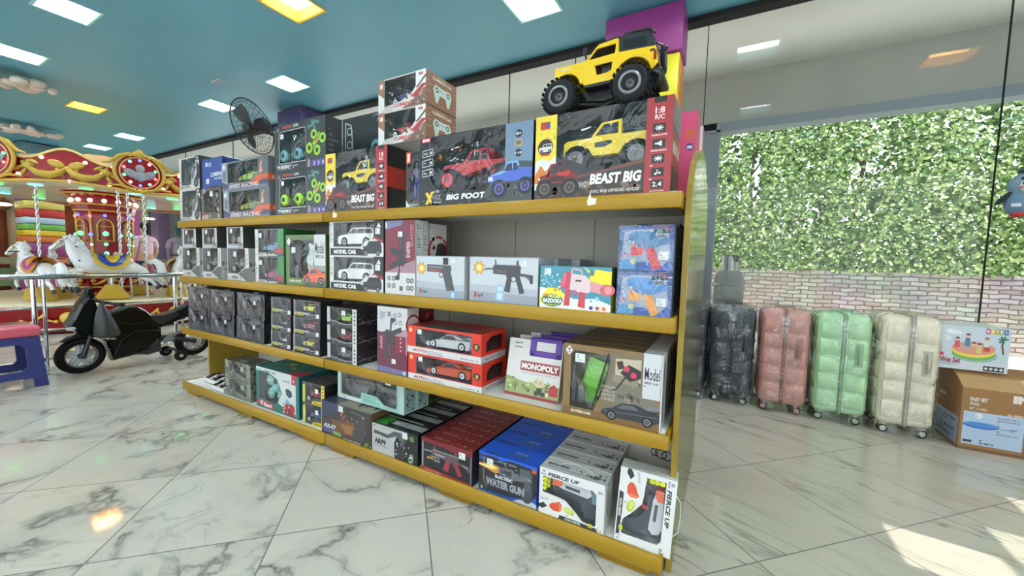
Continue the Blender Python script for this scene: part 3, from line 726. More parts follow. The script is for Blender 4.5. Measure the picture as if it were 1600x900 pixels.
# ------------------------------------------------------------------ a display carton with an optional film window and a toy inside
def arc_pts(cx, cy, rx, ry, a0, a1, n):
    return [(cx+rx*math.cos(R(a0+(a1-a0)*i/n)), cy+ry*math.sin(R(a0+(a1-a0)*i/n))) for i in range(n+1)]
def carton(w_, d, h, base, front=None, side=None, top=None, win=None, inner=(40, 40, 42), toy=None, sidec=None, topc=None, loc=(0, 0, 0), rot=(0, 0, 0),
           label=None, cat='toy box', group=None, name='toy_box', swin=None, wrap=False, left=None, film_bulge=0, cut=None, recess=.0012):
    """base colour, painters for the front / right side / top; win = outline of the front window in 0..1 units"""
    g = G(); sidec = sidec or base; topc = topc or base; inner = tuple(min(150, int(c*1.45+14)) for c in inner)
    v = lambda x, y, z: (x, y, z)
    if win is None:
        g.box(0, w_, 0, d, 0, h, base, 'print', [base, topc, base, sidec, base, sidec])
    else:
        g.add([v(0,0,0),v(w_,0,0),v(w_,d,0),v(0,d,0)], [(0,3,2,1)], base, 'print')
        g.add([v(0,0,h),v(w_,0,h),v(w_,d,h),v(0,d,h)], [(0,1,2,3)], topc, 'print')
        g.add([v(w_,0,0),v(w_,d,0),v(w_,d,h),v(w_,0,h)], [(0,1,2,3)], sidec, 'print')
        g.add([v(0,0,0),v(0,d,0),v(0,d,h),v(0,0,h)], [(0,3,2,1)], sidec, 'print')
        g.add([v(0,d,0),v(w_,d,0),v(w_,d,h),v(0,d,h)], [(0,3,2,1)], base, 'print')
        outer = [Vector((0, 0, 0)), Vector((1, 0, 0)), Vector((1, 1, 0)), Vector((0, 1, 0))]
        wp = [Vector((a, b, 0)) for a, b in win]
        area = sum(win[i][0]*win[(i+1) % len(win)][1]-win[(i+1) % len(win)][0]*win[i][1] for i in range(len(win)))
        if area > 0: wp = wp[::-1]
        allp = outer+wp; tri = tessellate_polygon([outer, wp])
        fs = []
        for t in tri:
            a, b, c = [allp[i] for i in t]
            fs.append(tuple(t) if (b.x-a.x)*(c.y-a.y)-(b.y-a.y)*(c.x-a.x) > 0 else tuple(t[::-1]))
        g.add([(p.x*w_, 0, p.y*h) for p in allp], fs, base, 'print')
        # card thickness and inner tray
        m = len(wp); V = [(p.x*w_, 0, p.y*h) for p in wp]+[(p.x*w_, .0025, p.y*h) for p in wp]
        g.add(V, [(i, (i+1) % m, m+(i+1) % m, m+i) for i in range(m)], (190, 186, 178), 'print')
        e = .003
        q = [(e, e), (w_-e, e), (w_-e, h-e), (e, h-e)]
        Vi = [(x, .003, z) for x, z in q]+[(x, min(d-e, .19), z) for x, z in q]
        g.add(Vi, [(4, 5, 6, 7), (0, 4, 7, 3), (5, 1, 2, 6), (0, 1, 5, 4), (7, 6, 2, 3)], inner, 'card')
    F_ = F(g, (0, 0, 0), (w_, 0, 0), (0, 0, h)); Fs = F(g, (w_, 0, 0), (0, d, 0), (0, 0, h)); Ft = F(g, (0, 0, h), (w_, 0, 0), (0, d, 0)); Fl = F(g, (0, d, 0), (0, -d, 0), (0, 0, h))
    if front: front(F_)
    if side: side(Fs)
    if top: top(Ft)
    if left: left(Fl)
    o = g.build(name, loc=loc, rot=rot)
    if win is not None:
        if toy: toy(o, w_, d, h)
        gf = G(); gf.add([(a*w_, .0018, b*h) for a, b in win], [tuple(range(len(win)))], (220, 220, 220), 'film'); gf.build('window_film', o)
    if wrap:
        gf = G(); e = .0022; gf.box(-e, w_+e, -e, d+e, -.0005, h+e, (220, 220, 220), 'film' if wrap == 'thin' else 'wrap'); gf.build('shrink_wrap', o)
    tag(o, label, cat, group)
    return o
RECT = lambda a, b, c, d, r=.0: [(a, b), (c, b), (c, d), (a, d)] if not r else [(a+r, b), (c-r, b), (c, b+r), (c, d-r), (c-r, d), (a+r, d), (a, d-r), (a, b+r)]

# ---- toys seen through the windows
def t_wheels(g, xs, y0, y1, z, r, rim=(150, 150, 152), tyre=(22, 22, 24), w_=None):
    w_ = w_ or r*.7
    for x in xs:
        for ya, yb, s_ in ((y0, y0+w_, -1), (y1-w_, y1, 1)):
            g.lathe([(r*.9, ya), (r, ya+w_*.2), (r, yb-w_*.2), (r*.9, yb)], 14, (x, 0, z), 'y', tyre, 'rubber')
            yo = ya if s_ < 0 else yb
            g.cyl((x, yo+s_*.0006, z), (x, yo-s_*.004, z), r*.58, n=12, col=rim, mat='gloss'); g.cyl((x, yo+s_*.0014, z), (x, yo, z), r*.2, n=8, col=(60, 60, 62))
def toy_vehicle(kind, c, L_, rim=(150, 150, 152)):
    """returns a mesh builder of a toy car facing -x, length L_, wheels on z=0, centred on y=0"""
    g = G(); W = L_*.42
    dk = (34, 38, 44)
    if kind == 'suv':
        r = L_*.10; H_ = L_*.37
        g.prism([(x*L_, z*H_) for x, z in ((.0, .22), (.0, .5), (.06, .60), (.26, .66), (.99, .66), (1, .3), (.97, .18), (.03, .15))], -W/2, W/2, c, 'gloss', slices=[(0, .97), (.06, 1), (.94, 1), (1, .97)], smooth=False)
        g.prism([(x*L_, z*H_) for x, z in ((.23, .64), (.37, .95), (.45, 1.0), (.88, .98), (.94, .92), (.99, .64))], -W*.44, W*.44, c, 'gloss', slices=[(0, .96), (.08, 1), (.92, 1), (1, .96)])
        for a, b, q in ((.30, .51, .41), (.53, .71, .53), (.73, .95, .73)):
            for sy in (-1, 1): g.prism([(a*L_, .70*H_), (b*L_, .70*H_), (b*L_-(.05*L_ if b > .9 else 0), .92*H_), (max(q, a)*L_, .92*H_)], sy*W*.445-.0006, sy*W*.445+.0006, dk, 'gloss')
        t_wheels(g, (.2*L_, .8*L_), -W/2-.001, W/2+.001, r, r, rim)
        g.box(-.001, .02*L_, -W*.42, W*.42, .42*H_, .54*H_, (226, 226, 220), 'gloss')
    elif kind == 'jeep':
        r = L_*.15; z0 = r*1.05; H_ = L_*.40; T = lambda pts: [(x*L_, z0+z*H_) for x, z in pts]
        g.prism(T([(.0, .10), (.0, .46), (.04, .52), (.30, .54), (.98, .56), (1, .2), (.95, .06), (.88, .3), (.68, .3), (.62, .06), (.34, .06), (.28, .28), (.1, .28), (.05, .08)]), -W*.42, W*.42, c, 'gloss', slices=[(0, .97), (.06, 1), (.94, 1), (1, .97)])
        g.prism(T([(.30, .52), (.42, .90), (.64, .94), (.64, .54)]), -W*.40, W*.40, c, 'gloss', slices=[(0, .95), (.08, 1), (.92, 1), (1, .95)]); g.prism(T([(.64, .54), (.63, .96), (.92, .94), (.98, .56)]), -W*.40, W*.40, (26, 26, 28), 'gloss', slices=[(0, .95), (.08, 1), (.92, 1), (1, .95)])
        for sy in (-1, 1): g.prism(T([(.36, .58), (.45, .84), (.60, .86), (.60, .58)]), sy*W*.402-.0008, sy*W*.402+.0008, dk, 'gloss'); g.prism(T([(.36, .28), (.36, .40), (.54, .42), (.54, .34), (.46, .26)]), sy*W*.422-.0008, sy*W*.422+.0008, dk, 'gloss')
        g.box(.1*L_, .9*L_, -W*.2, W*.2, r*.8, z0+.1*H_, (26, 26, 28)); t_wheels(g, (.17*L_, .80*L_), -W*.56, W*.56, r, r, rim, w_=r*.8)
    elif kind == 'truck':
        r = L_*.145; z0 = r*1.25; H_ = L_*.34
        T = lambda pts: [(x*L_, z0+z*H_) for x, z in pts]
        g.prism(T([(.0, .12), (.02, .46), (.30, .52), (.98, .50), (1, .2), (.92, .06), (.70, .06), (.66, .28), (.36, .06), (.3, .06), (.28, .18), (.12, .22), (.08, .08)]), -W*.42, W*.42, c, 'gloss', slices=[(0, .97), (.07, 1), (.93, 1), (1, .97)])
        g.prism(T([(.30, .50), (.42, .92), (.66, .94), (.70, .50)]), -W*.38, W*.38, c, 'gloss', slices=[(0, .93), (.1, 1), (.9, 1), (1, .93)])
        for sy in (-1, 1):
            g.prism(T([(.37, .55), (.45, .85), (.54, .86), (.54, .55)]), sy*W*.385-.0008, sy*W*.385+.0008, dk, 'gloss'); g.prism(T([(.56, .55), (.56, .86), (.64, .86), (.66, .55)]), sy*W*.385-.0008, sy*W*.385+.0008, dk, 'gloss')
        g.box(.1*L_, .9*L_, -W*.2, W*.2, r*.8, z0+.1*H_, (26, 26, 28), 'plastic')
        for x in (.15, .85): g.cyl((x*L_, -W*.5, r), (x*L_, W*.5, r), r*.18, n=8, col=(60, 60, 62)); g.cyl((x*L_, -W*.36, r), (x*L_+.05*L_, -W*.3, z0+.2*H_), r*.14, n=8, col=(190, 60, 40))
        t_wheels(g, (.15*L_, .85*L_), -W*.62, W*.62, r, r, rim, w_=r*.85)
    elif kind == 'sport':
        r = L_*.085; H_ = L_*.27
        g.prism([(x*L_, z*H_) for x, z in ((.0, .2), (.02, .38), (.22, .58), (.40, .66), (.80, .72), (.99, .74), (1, .4), (.96, .14), (.04, .12))], -W/2, W/2, c, 'gloss', slices=[(0, .94), (.1, 1), (.9, 1), (1, .94)])
        g.prism([(x*L_, z*H_) for x, z in ((.24, .56), (.42, .96), (.60, 1.0), (.88, .72))], -W*.38, W*.38, c, 'gloss', slices=[(0, .8), (.16, 1), (.84, 1), (1, .8)])
        for sy in (-1, 1): g.prism([(.34*L_, .64*H_), (.43*L_, .88*H_), (.58*L_, .9*H_), (.68*L_, .68*H_)], sy*W*.36-.003, sy*W*.36+.003, dk, 'gloss')
        t_wheels(g, (.19*L_, .8*L_), -W/2-.0005, W/2+.0005, r, r, rim)
        g.box(.9*L_, 1.0*L_, -W*.46, W*.46, .84*H_, .9*H_, c, 'gloss')
        for sy in (-1, 1): g.box(.93*L_, .96*L_, sy*W*.3-.002, sy*W*.3+.002, .7*H_, .86*H_, dk)
    elif kind == 'bike':
        r = L_*.2
        for x in (.2, .8):
            g.tube([(x*L_+r*math.cos(a*.5236), 0, r+r*math.sin(a*.5236)) for a in range(12)], r*.18, 6, (24, 24, 26), 'rubber', closed=True)
            g.cyl((x*L_, -.004, r), (x*L_, .004, r), r*.5, n=10, col=rim)
        g.prism([(x*L_, z*L_) for x, z in ((.28, .22), (.2, .5), (.3, .58), (.5, .52), (.7, .5), (.95, .62), (.9, .5), (.66, .36), (.6, .18), (.4, .16))], -L_*.06, L_*.06, c, 'gloss', slices=[(0, .9), (.3, 1), (.7, 1), (1, .9)])
        g.tube([(.2*L_, -L_*.03, r), (.28*L_, -L_*.03, .56*L_)], L_*.02, 6, (150, 150, 152)); g.tube([(.28*L_, -L_*.12, .6*L_), (.28*L_, L_*.12, .6*L_)], L_*.014, 6, (40, 40, 42))
    elif kind == 'buggy':
        r = L_*.17
        g.ell((.5*L_, 0, r*1.2), (L_*.3, W*.3, L_*.1), c, 'gloss', 8); g.ell((.48*L_, 0, r*1.75), (L_*.14, W*.2, L_*.08), (200, 80, 30), 'gloss', 7)
        for x in (.17, .83):
            for y in (-1, 1):
                g.lathe([(r*.5, -.35*r), (r*.95, -.3*r), (r, 0), (r*.95, .3*r), (r*.5, .35*r)], 12, (x*L_, y*W*.55, r), 'y', c, 'gloss'); g.cyl((x*L_, y*W*.55-r*.4, r), (x*L_, y*W*.55+r*.4, r), r*.4, n=8, col=(30, 34, 30))
        for i in range(4): g.tube([((.3+.13*i)*L_, -W*.3, r), ((.34+.13*i)*L_, 0, r*2.1), ((.3+.13*i)*L_, W*.3, r)], L_*.012, 5, (60, 66, 62))
    return g
def toy_in(kind, c, L_, x, y, z, name='toy_car', rim=(150, 150, 152), rot=(0, 0, 0)):
    def fn(o, w_, d, h):
        k = toy_vehicle(kind, c, L_, rim).build(name, o, loc=(x, y if y is not None else d*.5, z), rot=rot)
    return fn
# ------------------------------------------------------------------ goods on the shelves
Z1, Z2, Z3, Z4 = [z-.004+.0004 for z in SH]
Y0 = 1.332
def stackof(o, places):
    """places: list of (location, label); the first is the object itself"""
    out = [o]
    o.location = places[0][0]; o['label'] = places[0][1]
    for loc, lab in places[1:]: out.append(copy_tree(o, None, loc, None, lab))
    return out

# --- top shelf -----------------------------------------------------
def fr_bike(f):
    f.rect(.0, 0, .1, 1, (214, 210, 204)); f.rect(0, 0, 1, .14, (206, 202, 198)); f.specks(.02, .02, .5, .14, 14, [(60, 60, 62), (120, 118, 116)], .05, 4)
    f.text('MOTORCYCLE', .12, .04, .55, .11, (40, 40, 44)); f.rect(.82, .86, 1, 1, (24, 30, 52)); f.ell(.91, .93, .045, None, (220, 220, 220), 8)
    f.poly([(.86, .84), (1, .7), (1, .3), (.78, .14), (.74, .2), (.88, .5)], (30, 32, 34)); f.ell(.84, .2, .16, None, (26, 28, 30), 12); f.ell(.84, .2, .09, None, (92, 104, 104), 10)
    f.line([(.66, .22), (.86, .5)], .04, (220, 222, 226)); f.line([(.1, .12), (.1, .96)], .02, (230, 230, 228)); f.tagprice(.02, .84, .12); f.specks(.01, .2, .09, .8, 10, [(70, 70, 74)], .04, 8)
bikewin = [(.1, .14), (.56, .14), (.62, .26), (.72, .3), (.84, .62), (.82, .96), (.1, .96)]
o = carton(.30, .15, .225, (196, 192, 186), fr_bike, win=bikewin, inner=(92, 94, 96), sidec=(60, 58, 60), topc=(70, 72, 74),
           toy=toy_in('bike', (120, 122, 128), .23, .035, .05, .035, 'toy_motorbike', rim=(190, 190, 194)), cat='toy box', group='grey motorbike boxes on the top shelf')
stackof(o, [((-3.54, Y0, Z1), 'grey boxed toy motorbike at the far left end of the top shelf, lower of two'), ((-3.54, Y0, Z1+.226), 'grey boxed toy motorbike at the far left end of the top shelf, upper of two')])
def fr_bike2(f):
    f.specks(0, 0, 1, 1, 20, [(96, 66, 52), (70, 66, 64), (150, 146, 140)], .12, 5); f.rect(0, 0, .4, .22, (126, 70, 64)); f.text('RACER', .05, .05, .35, .17, (226, 200, 190)); f.tagprice(.44, .74, .16); f.rect(.0, .0, 1, .05, (150, 146, 140))
o = carton(.275, .15, .215, (84, 72, 64), fr_bike2, win=RECT(.12, .24, .9, .92, .05), inner=(50, 44, 42), toy=toy_in('bike', (90, 92, 98), .19, .04, .07, .05, 'toy_motorbike', rim=(190, 192, 196)),
           label='brown boxed silver toy motorbike under the blue box on the top shelf', group=None, loc=(-3.225, Y0, Z1))
def fr_blue(f):
    f.text('CLIMBING', .42, .38, .96, .52, (230, 234, 240), 1, .2); f.text('HIGH SPEED', .6, .27, .96, .34, (200, 210, 226)); f.rect(.18, .74, .3, .88, (190, 200, 216)); f.rect(.34, .72, .46, .86, (150, 170, 206)); f.tagprice(.2, .16, .17)
    f.poly([(.34, 0), (.5, .07), (1, .05), (1, 0)], (16, 20, 36)); f.rect(0, .96, 1, 1, (40, 62, 120))
carton(.275, .15, .20, (38, 66, 140), fr_blue, sidec=(30, 52, 112), topc=(34, 58, 124), loc=(-3.225, Y0+.01, Z1+.216), label='plain blue box lying on top of the brown motorbike box')

def fr_speed(f):
    f.rect(0, 0, .12, 1, (150, 152, 160)); f.poly([(0, 0), (1, 0), (1, .32), (.78, .34), (.66, .18), (.12, .22), (0, .34)], (66, 62, 100))
    f.poly([(.62, .16), (.78, .42), (1, .44), (1, .26), (.86, .26), (.78, .1)], (208, 92, 50)); f.poly([(.0, .0), (1, 0), (1, .10), (.0, .08)], (108, 112, 128))
    f.rect(.80, .42, 1, 1, (92, 96, 102)); f.text('SPEED RACING', .16, .07, .8, .20, (228, 206, 196), 1, .15); f.tagprice(.02, .78, .14)
    f.poly([(.82, .46), (.9, .5), (.87, .7), (.9, .92), (.85, .8), (.84, .6)], (226, 150, 110)); f.small(.2, .22, .6, .27, 1, (200, 200, 210), 3); f.rect(.03, .36, .1, .7, (110, 112, 122))
def sd_speed(f): f.poly([(0, .2), (1, .2), (1, .44), (0, .44)], (208, 92, 50)); f.text('SPEED', .15, .26, .85, .38, (230, 220, 214), 1, .2)
for i, (c, zz, dx) in enumerate((((120, 136, 60), 0, 0), ((150, 190, 60), .181, -.012))):
    carton(.53, .13, .18, (104, 108, 116), fr_speed, sd_speed, None, [(.13, .25), (.62, .25), (.72, .42), (.80, .5), (.80, .95), (.13, .95)], (36, 38, 40), toy_in('sport', c, .24, .16, None, .052, rim=(190, 190, 60)),
           (104, 108, 114), (120, 124, 130), (-2.925+dx, Y0, Z1+zz), label='grey and orange racing car box with a %s car, %s of two' % (('olive', 'lower') if i == 0 else ('lime', 'upper')), group='grey and orange racing car boxes on the top shelf')

def fr_rc(cc):
    def fn(f):
        f.text('TWISTING', .16, .9, .36, .96, (214, 74, 66)); f.text('CAR', .39, .9, .5, .96, (220, 220, 222)); f.ell(.08, .9, .045, None, (160, 166, 168), 10); f.ell(.08, .9, .03, None, (40, 42, 46), 10)
        f.line([(.1, .18), (.1, .8), (.14, .85), (.62, .85), (.64, .8), (.64, .18), (.1, .18)], .014, (196, 198, 200))
        f.rect(.64, 0, 1, 1, (50, 52, 56)); k = f.inset(.64, .22, 1.0, .78); d_buggy(k, (150, 196, 50), (208, 92, 50)); k2 = f.inset(.66, .76, .9, .97); d_buggy(k2, (96, 150, 150), (70, 120, 124))
        f.text('翻滚特技', .04, .05, .36, .15, (224, 226, 226)); f.small(.38, .06, .56, .13, 2, (200, 200, 204), 5); f.rect(.74, .03, .99, .16, (84, 66, 140))
        for x in (.78, .86, .94): f.text({.78: '2', .86: '3', .94: 'N'}[x], x, .06, x+.03, .13, (220, 216, 236))
        f.poly([(.66, .04), (.72, .04), (.72, .16), (.68, .22)], (150, 140, 134)); f.tagprice(.13, .7, .1); f.specks(.12, .2, .62, .42, 18, [(150, 170, 172), (200, 206, 208)], .025, 3)
    return fn
rcwin = RECT(.1, .18, .64, .85, .03)
for i, (c, zz) in enumerate((((160, 206, 60), 0), ((96, 150, 156), .246))):
    carton(.46, .10, .245+.02*i, (36, 38, 42), fr_rc(c), lambda f: (f.rect(0, 0, 1, 1, (40, 42, 46)), f.small(.2, .3, .8, .8, 5, (90, 92, 96), 2)), None, rcwin, (30, 34, 36), toy_in('buggy', c, .2, .06, None, .055, 'toy_stunt_car'),
           (40, 42, 46), (44, 46, 50), (-2.335, Y0, Z1+zz), label='black stunt car box with lime buggy picture and a %s car, %s of two' % (('lime', 'lower') if i == 0 else ('teal', 'upper')), group='black stunt car boxes')
def fr_rcb(f):
    for a in range(3): f.ring(.16, .28+.24*a, .08, .022, (190, 192, 196), 6)
    f.line([(.07, .1), (.07, .92), (.2, .86), (.24, .3), (.2, .12), (.07, .1)], .02, (200, 202, 204)); f.ell(.72, .42, .13, None, (92, 150, 156), 12); f.ell(.72, .42, .06, None, (30, 40, 44), 8); f.ell(.6, .24, .12, None, (92, 150, 156), 12)
    f.specks(.5, .7, .95, .98, 8, [(120, 126, 130)], .05, 2)
carton(.40, .19, .27, (38, 40, 44), None, loc=(-2.09, 1.60, Z1), label='black box standing in the back row behind the small yellow truck box, lower of two', group='back row boxes on the top shelf')
carton(.40, .19, .33, (26, 28, 31), fr_rcb, topc=(46, 48, 52), sidec=(30, 32, 35), loc=(-2.09, 1.60, Z1+.2705), label='black box with white lattice and teal wheels printed, behind the small yellow truck box', group='back row boxes on the top shelf')

def fr_beast(f):
    f.rect(0, 0, .175, 1, (232, 206, 60)); f.poly([(0, .1), (.175, .1), (.175, .52), (.12, .46), (.06, .5), (0, .46)], (222, 220, 216)); f.poly([(0, .3), (.05, .42), (.09, .34), (.14, .42), (.175, .33), (.175, .2), (0, .2)], (214, 118, 40))
    f.rect(.04, .84, .12, .93, (190, 60, 40)); f.rect(.09, .855, .12, .915, (50, 80, 160)); f.specks(.02, .7, .17, .84, 10, [(240, 220, 120), (214, 180, 40)], .04, 6)
    f.ell(.085, .63, .10, None, (52, 34, 32), 18); k = f.inset(.03, .56, .145, .68); d_suv(k, (214, 208, 200)); f.rect(.05, .53, .12, .555, (170, 60, 44))
    # rock ground print
    f.poly([(0, 0), (.83, 0), (.83, .36), (.62, .25), (.48, .20), (.3, .2), (.16, .2), (0, .12)], (58, 44, 38)); f.specks(.02, .01, .82, .22, 60, [(92, 72, 60), (40, 30, 28), (120, 96, 80), (76, 52, 42)], .06, 3); f.poly([(.22, .20), (.83, .34), (.83, .39), (.5, .29), (.22, .24)], (110, 66, 56))
    f.poly([(0, 0), (.83, 0), (.83, .035), (0, .03)], (70, 24, 20))
    k = f.inset(.02, .02, .36, .46); d_truck(k, (120, 34, 30), (110, 90, 84)); f.poly([(.1, .26), (.24, .26), (.22, .42), (.13, .42)], (52, 34, 32)); f.line([(.11, .27), (.14, .42), (.22, .42), (.25, .27)], .014, (150, 70, 60)); f.poly([(.19, .29), (.28, .27), (.30, .33), (.2, .35)], (190, 40, 36))
    f.text('4WD', .34, .12, .43, .19, (170, 168, 164), 1, .2); f.text('BEAST BIG', .445, .145, .805, .265, (240, 238, 234), 2, .12); f.text('1:8 R/C 4WD OFF-ROAD VEHICLE', .45, .05, .8, .085, (226, 222, 216), .5)
    f.rect(.83, 0, 1, 1, (160, 44, 48)); f.rect(.875, .94, .955, 1, (30, 24, 26)); f.text('1:8', .885, .83, .945, .895, (236, 226, 222)); f.text('R/C', .885, .77, .945, .82, (236, 226, 222))
    for z, s_ in ((.68, 0), (.52, 1), (.365, 0), (.225, 3)):
        f.rect(.875, z-.045, .955, z+.045, (26, 22, 24)); k = f.inset(.875, z-.045, .955, z+.045)
        if s_ == 0: 
            for a in range(4): t = math.pi*a/4; k.line([(.5-.35*math.cos(t), .5-.35*math.sin(t)), (.5+.35*math.cos(t), .5+.35*math.sin(t))], .1, (230, 226, 224))
        elif s_ == 1: k.poly([(.2, .4), (.4, .4), (.75, .15), (.75, .85), (.4, .6), (.2, .6)], (230, 226, 224))
        else: k.ell(.35, .3, .14, None, (230, 226, 224), 8); k.rect(.44, .3, .52, .8, (230, 226, 224)); k.ell(.68, .4, .14, None, (230, 226, 224), 8)
        f.small(.865, z-.085, .965, z-.055, 1, (220, 190, 190), int(z*10))
    f.rect(.875, .055, .955, .145, (26, 22, 24)); f.text('2.4', .885, .075, .945, .125, (236, 232, 228)); f.small(.87, .02, .96, .04, 1, (220, 190, 190), 4); f.text('FULL', .895, .60, .94, .615, (230, 200, 200), 0)
def sd_beast(f): f.rect(0, 0, 1, .72, (70, 70, 72)); f.rect(0, .3, 1, .66, (150, 52, 56)); f.text('BEAST BIG', .1, .44, .95, .56, (230, 214, 210), 1.5, .1); f.rect(0, .72, 1, 1, (120, 124, 126)); f.poly([(0, 0), (.3, 0), (.3, .3), (0, .3)], (36, 34, 36))
def sd_beast2(f): f.rect(0, 0, 1, 1, (22, 20, 24)); f.rect(0, .36, 1, .68, (170, 34, 34))
beastwin = [(.175, .40), (.26, .47), (.36, .40), (.46, .31), (.62, .30), (.83, .39), (.83, 1), (.175, 1)]
def toy_beast(o, w_, d, h):
    k = toy_vehicle('jeep', (236, 204, 40), w_*.70, (110, 110, 112)).build('toy_truck', o, loc=(w_*.20, d*.50, h*.30))
    g = G(); g.box(w_*.235, w_*.8, d*.2, d*.86, .0035, h*.298, (44, 36, 32), 'card'); g.build('tray', o)
carton(.474, .185, .302, (48, 48, 52), fr_beast, sd_beast, None, beastwin, (44, 46, 50), toy_beast, (110, 110, 112), (60, 62, 66), (-.649, Y0-.01, Z1), label='large yellow, red and black truck box carrying the big yellow toy truck')
carton(.448, .17, .300, (48, 48, 52), fr_beast, sd_beast2, None, beastwin, (58, 48, 52), toy_beast, (22, 20, 24), (60, 62, 66), (-1.862, Y0-.01, Z1), label='yellow truck box with black and red side, next to the slim figure box')

# slim boxed figure between the truck boxes
def fr_fig(f): f.rect(0, 0, 1, .12, (70, 74, 70)); f.rect(0, .8, .34, 1, (196, 70, 40)); f.rect(.08, .83, .26, .97, (240, 220, 200)); f.small(.2, .02, .9, .09, 2, (200, 206, 200), 2); f.poly([(.0, .02), (.3, .02), (.0, .16)], (220, 220, 222))
def toy_fig(o, w_, d, h):
    g = G(); c = w_/2
    g.ell((c, .03, h*.80), (.011, .011, .014), (96, 92, 110), 'gloss', 7); g.ell((c, .03, h*.63), (.019, .013, .034), (84, 80, 120), 'gloss', 7); g.ell((c, .03, h*.50), (.014, .011, .016), (60, 70, 140), 'gloss', 6)
    for s_ in (-1, 1):
        g.tube([(c+s_*.010, .03, h*.47), (c+s_*.013, .03, h*.30), (c+s_*.014, .03, h*.17)], [.009, .007, .005], 7, (60, 70, 140), 'gloss'); g.ell((c+s_*.014, .026, h*.15), (.008, .012, .006), (170, 60, 50), 'gloss', 6)
        g.tube([(c+s_*.018, .03, h*.71), (c+s_*.026, .028, h*.60), (c+s_*.024, .022, h*.50)], [.006, .005, .004], 6, (120, 90, 110), 'gloss')
    g.build('toy_figure', o)
carton(.082, .07, .255, (26, 26, 28), fr_fig, None, None, RECT(.1, .12, .96, .92, .03), (24, 24, 28), toy_fig, loc=(-1.314, Y0+.01, Z1), label='slim black box with a toy figure between the two truck boxes')

def fr_foot(f):
    f.rect(.785, 0, 1, 1, (112, 134, 160)); f.rect(.785, .0, 1, .5, (66, 66, 66)); f.specks(.79, .1, .995, .5, 24, [(92, 96, 98), (120, 126, 130), (60, 66, 64)], .07, 4)
    f.specks(.02, .01, .8, .12, 30, [(50, 48, 50), (70, 66, 64)], .05, 9)
    f.rect(.02, .93, .11, .99, (196, 40, 60)); f.text('BB', .03, .94, .10, .98, (240, 230, 230))
    for z in (.72, .58, .44):
        f.line([(.03, z), (.03, z+.09), (.13, z+.11), (.14, z+.02), (.03, z)], .01, (200, 206, 210)); f.small(.04, z+.03, .085, z+.07, 2, (200, 206, 210), int(z*10)); f.ell(.115, z+.055, .022, None, (200, 206, 210), 8)
    f.poly([(.06, .04), (.09, .04), (.15, .22), (.12, .22)], (232, 196, 50)); f.poly([(.06, .20), (.085, .22), (.13, .07), (.12, .04)], (232, 196, 50)); f.text('MAX', .125, .09, .22, .18, (120, 124, 122), 2); f.text('1:10', .15, .2, .2, .235, (220, 222, 224)); f.text('OFFROAD', .14, .05, .22, .075, (200, 204, 206))
    f.text('BIG FOOT', .27, .085, .62, .165, (236, 238, 240), 2, .2)
    f.poly([(.6, .1), (.68, .3), (.76, .48), (.9, .52), (1, .5), (1, .02), (.7, .02)], (60, 70, 70)); f.specks(.66, .08, .98, .3, 20, [(90, 96, 92), (50, 56, 56)], .05, 12)
    k = f.inset(.62, .05, 1.05, .56); k.poly([(.06, .44), (.06, .6), (.22, .68), (.36, .72), (.42, .92), (.62, .94), (.66, .76), (.88, .74), (.88, .5), (.6, .44)], (70, 100, 190)); k.poly([(.1, .6), (.24, .68), (.36, .72), (.42, .92), (.62, .94), (.66, .82), (.3, .62)], (120, 160, 214))
    k.poly([(.36, .7), (.44, .87), (.52, .88), (.52, .7)], (40, 50, 70)); k.poly([(.54, .7), (.54, .88), (.6, .88), (.64, .72)], (40, 50, 70)); k.rect(.07, .48, .16, .58, (210, 216, 224)); d_wheel(k, .28, .26, .24, (90, 90, 190)); d_wheel(k, .76, .3, .22, (90, 90, 190)); k.line([(.2, .42), (.8, .4)], .05, (60, 60, 70))
    f.ell(.89, .86, .05, None, (30, 34, 40), 10); f.text('8+', .87, .84, .91, .88, (230, 230, 230)); f.ell(.89, .62, .05, None, (30, 34, 40), 10); f.text('1:10', .865, .605, .915, .635, (230, 230, 230)); f.rect(.86, .70, .92, .79, (190, 150, 110)); f.rect(.87, .72, .91, .77, (90, 110, 90))
footwin = [(.10, .40), (.14, .28), (.24, .19), (.6, .20), (.66, .34), (.72, .47), (.785, .55), (.785, .99), (.10, .99)]
def toy_foot(o, w_, d, h): toy_vehicle('truck', (186, 34, 44), w_*.64, (200, 36, 60)).build('toy_truck', o, loc=(w_*.17, d*.50, h*.20))
carton(.556, .20, .300, (22, 24, 28), fr_foot, None, None, footwin, (26, 34, 40), toy_foot, (26, 28, 30), (120, 136, 150), (-1.218, Y0-.005, Z1), label='black monster truck box with a red truck inside and a blue one printed')
g = G()   # clear blister shape bulging over the big foot box
def fr_climb(cc):
    def fn(f):
        f.rect(0, 0, .13, 1, (150, 104, 78)); f.rect(.03, .74, .10, .88, (214, 196, 186)); f.poly([(0, 0), (.13, .0), (.13, .42), (0, .6)], (216, 212, 210))
        f.poly([(.0, 0), (1, 0), (1, .62), (.72, .34), (.5, .17), (.12, .1)], (208, 204, 202)); f.poly([(.5, 0), (1, 0), (1, .5), (.9, .42), (.68, .12)], (120, 92, 82)); f.specks(.56, .02, .99, .42, 26, [(150, 60, 56), (84, 66, 60), (176, 150, 140)], .07, 5)
        f.poly([(.7, .3), (1, .7), (1, .55), (.78, .26)], (176, 44, 50)); f.text('CLIMBING', .34, .08, .72, .19, (190, 60, 60), 1.5, .3)
        for i in range(5): f.line([(.08+.05*i, 0), (.2+.05*i, .2)], .012, (70, 66, 66))
        f.rect(.80, .6, 1, 1, (222, 220, 218)); f.poly([(.8, .52), (.84, .52), (1, .78), (1, .86)], (60, 54, 56)); f.text('BB', .86, .86, .95, .94, (176, 44, 60), 2)
    return fn
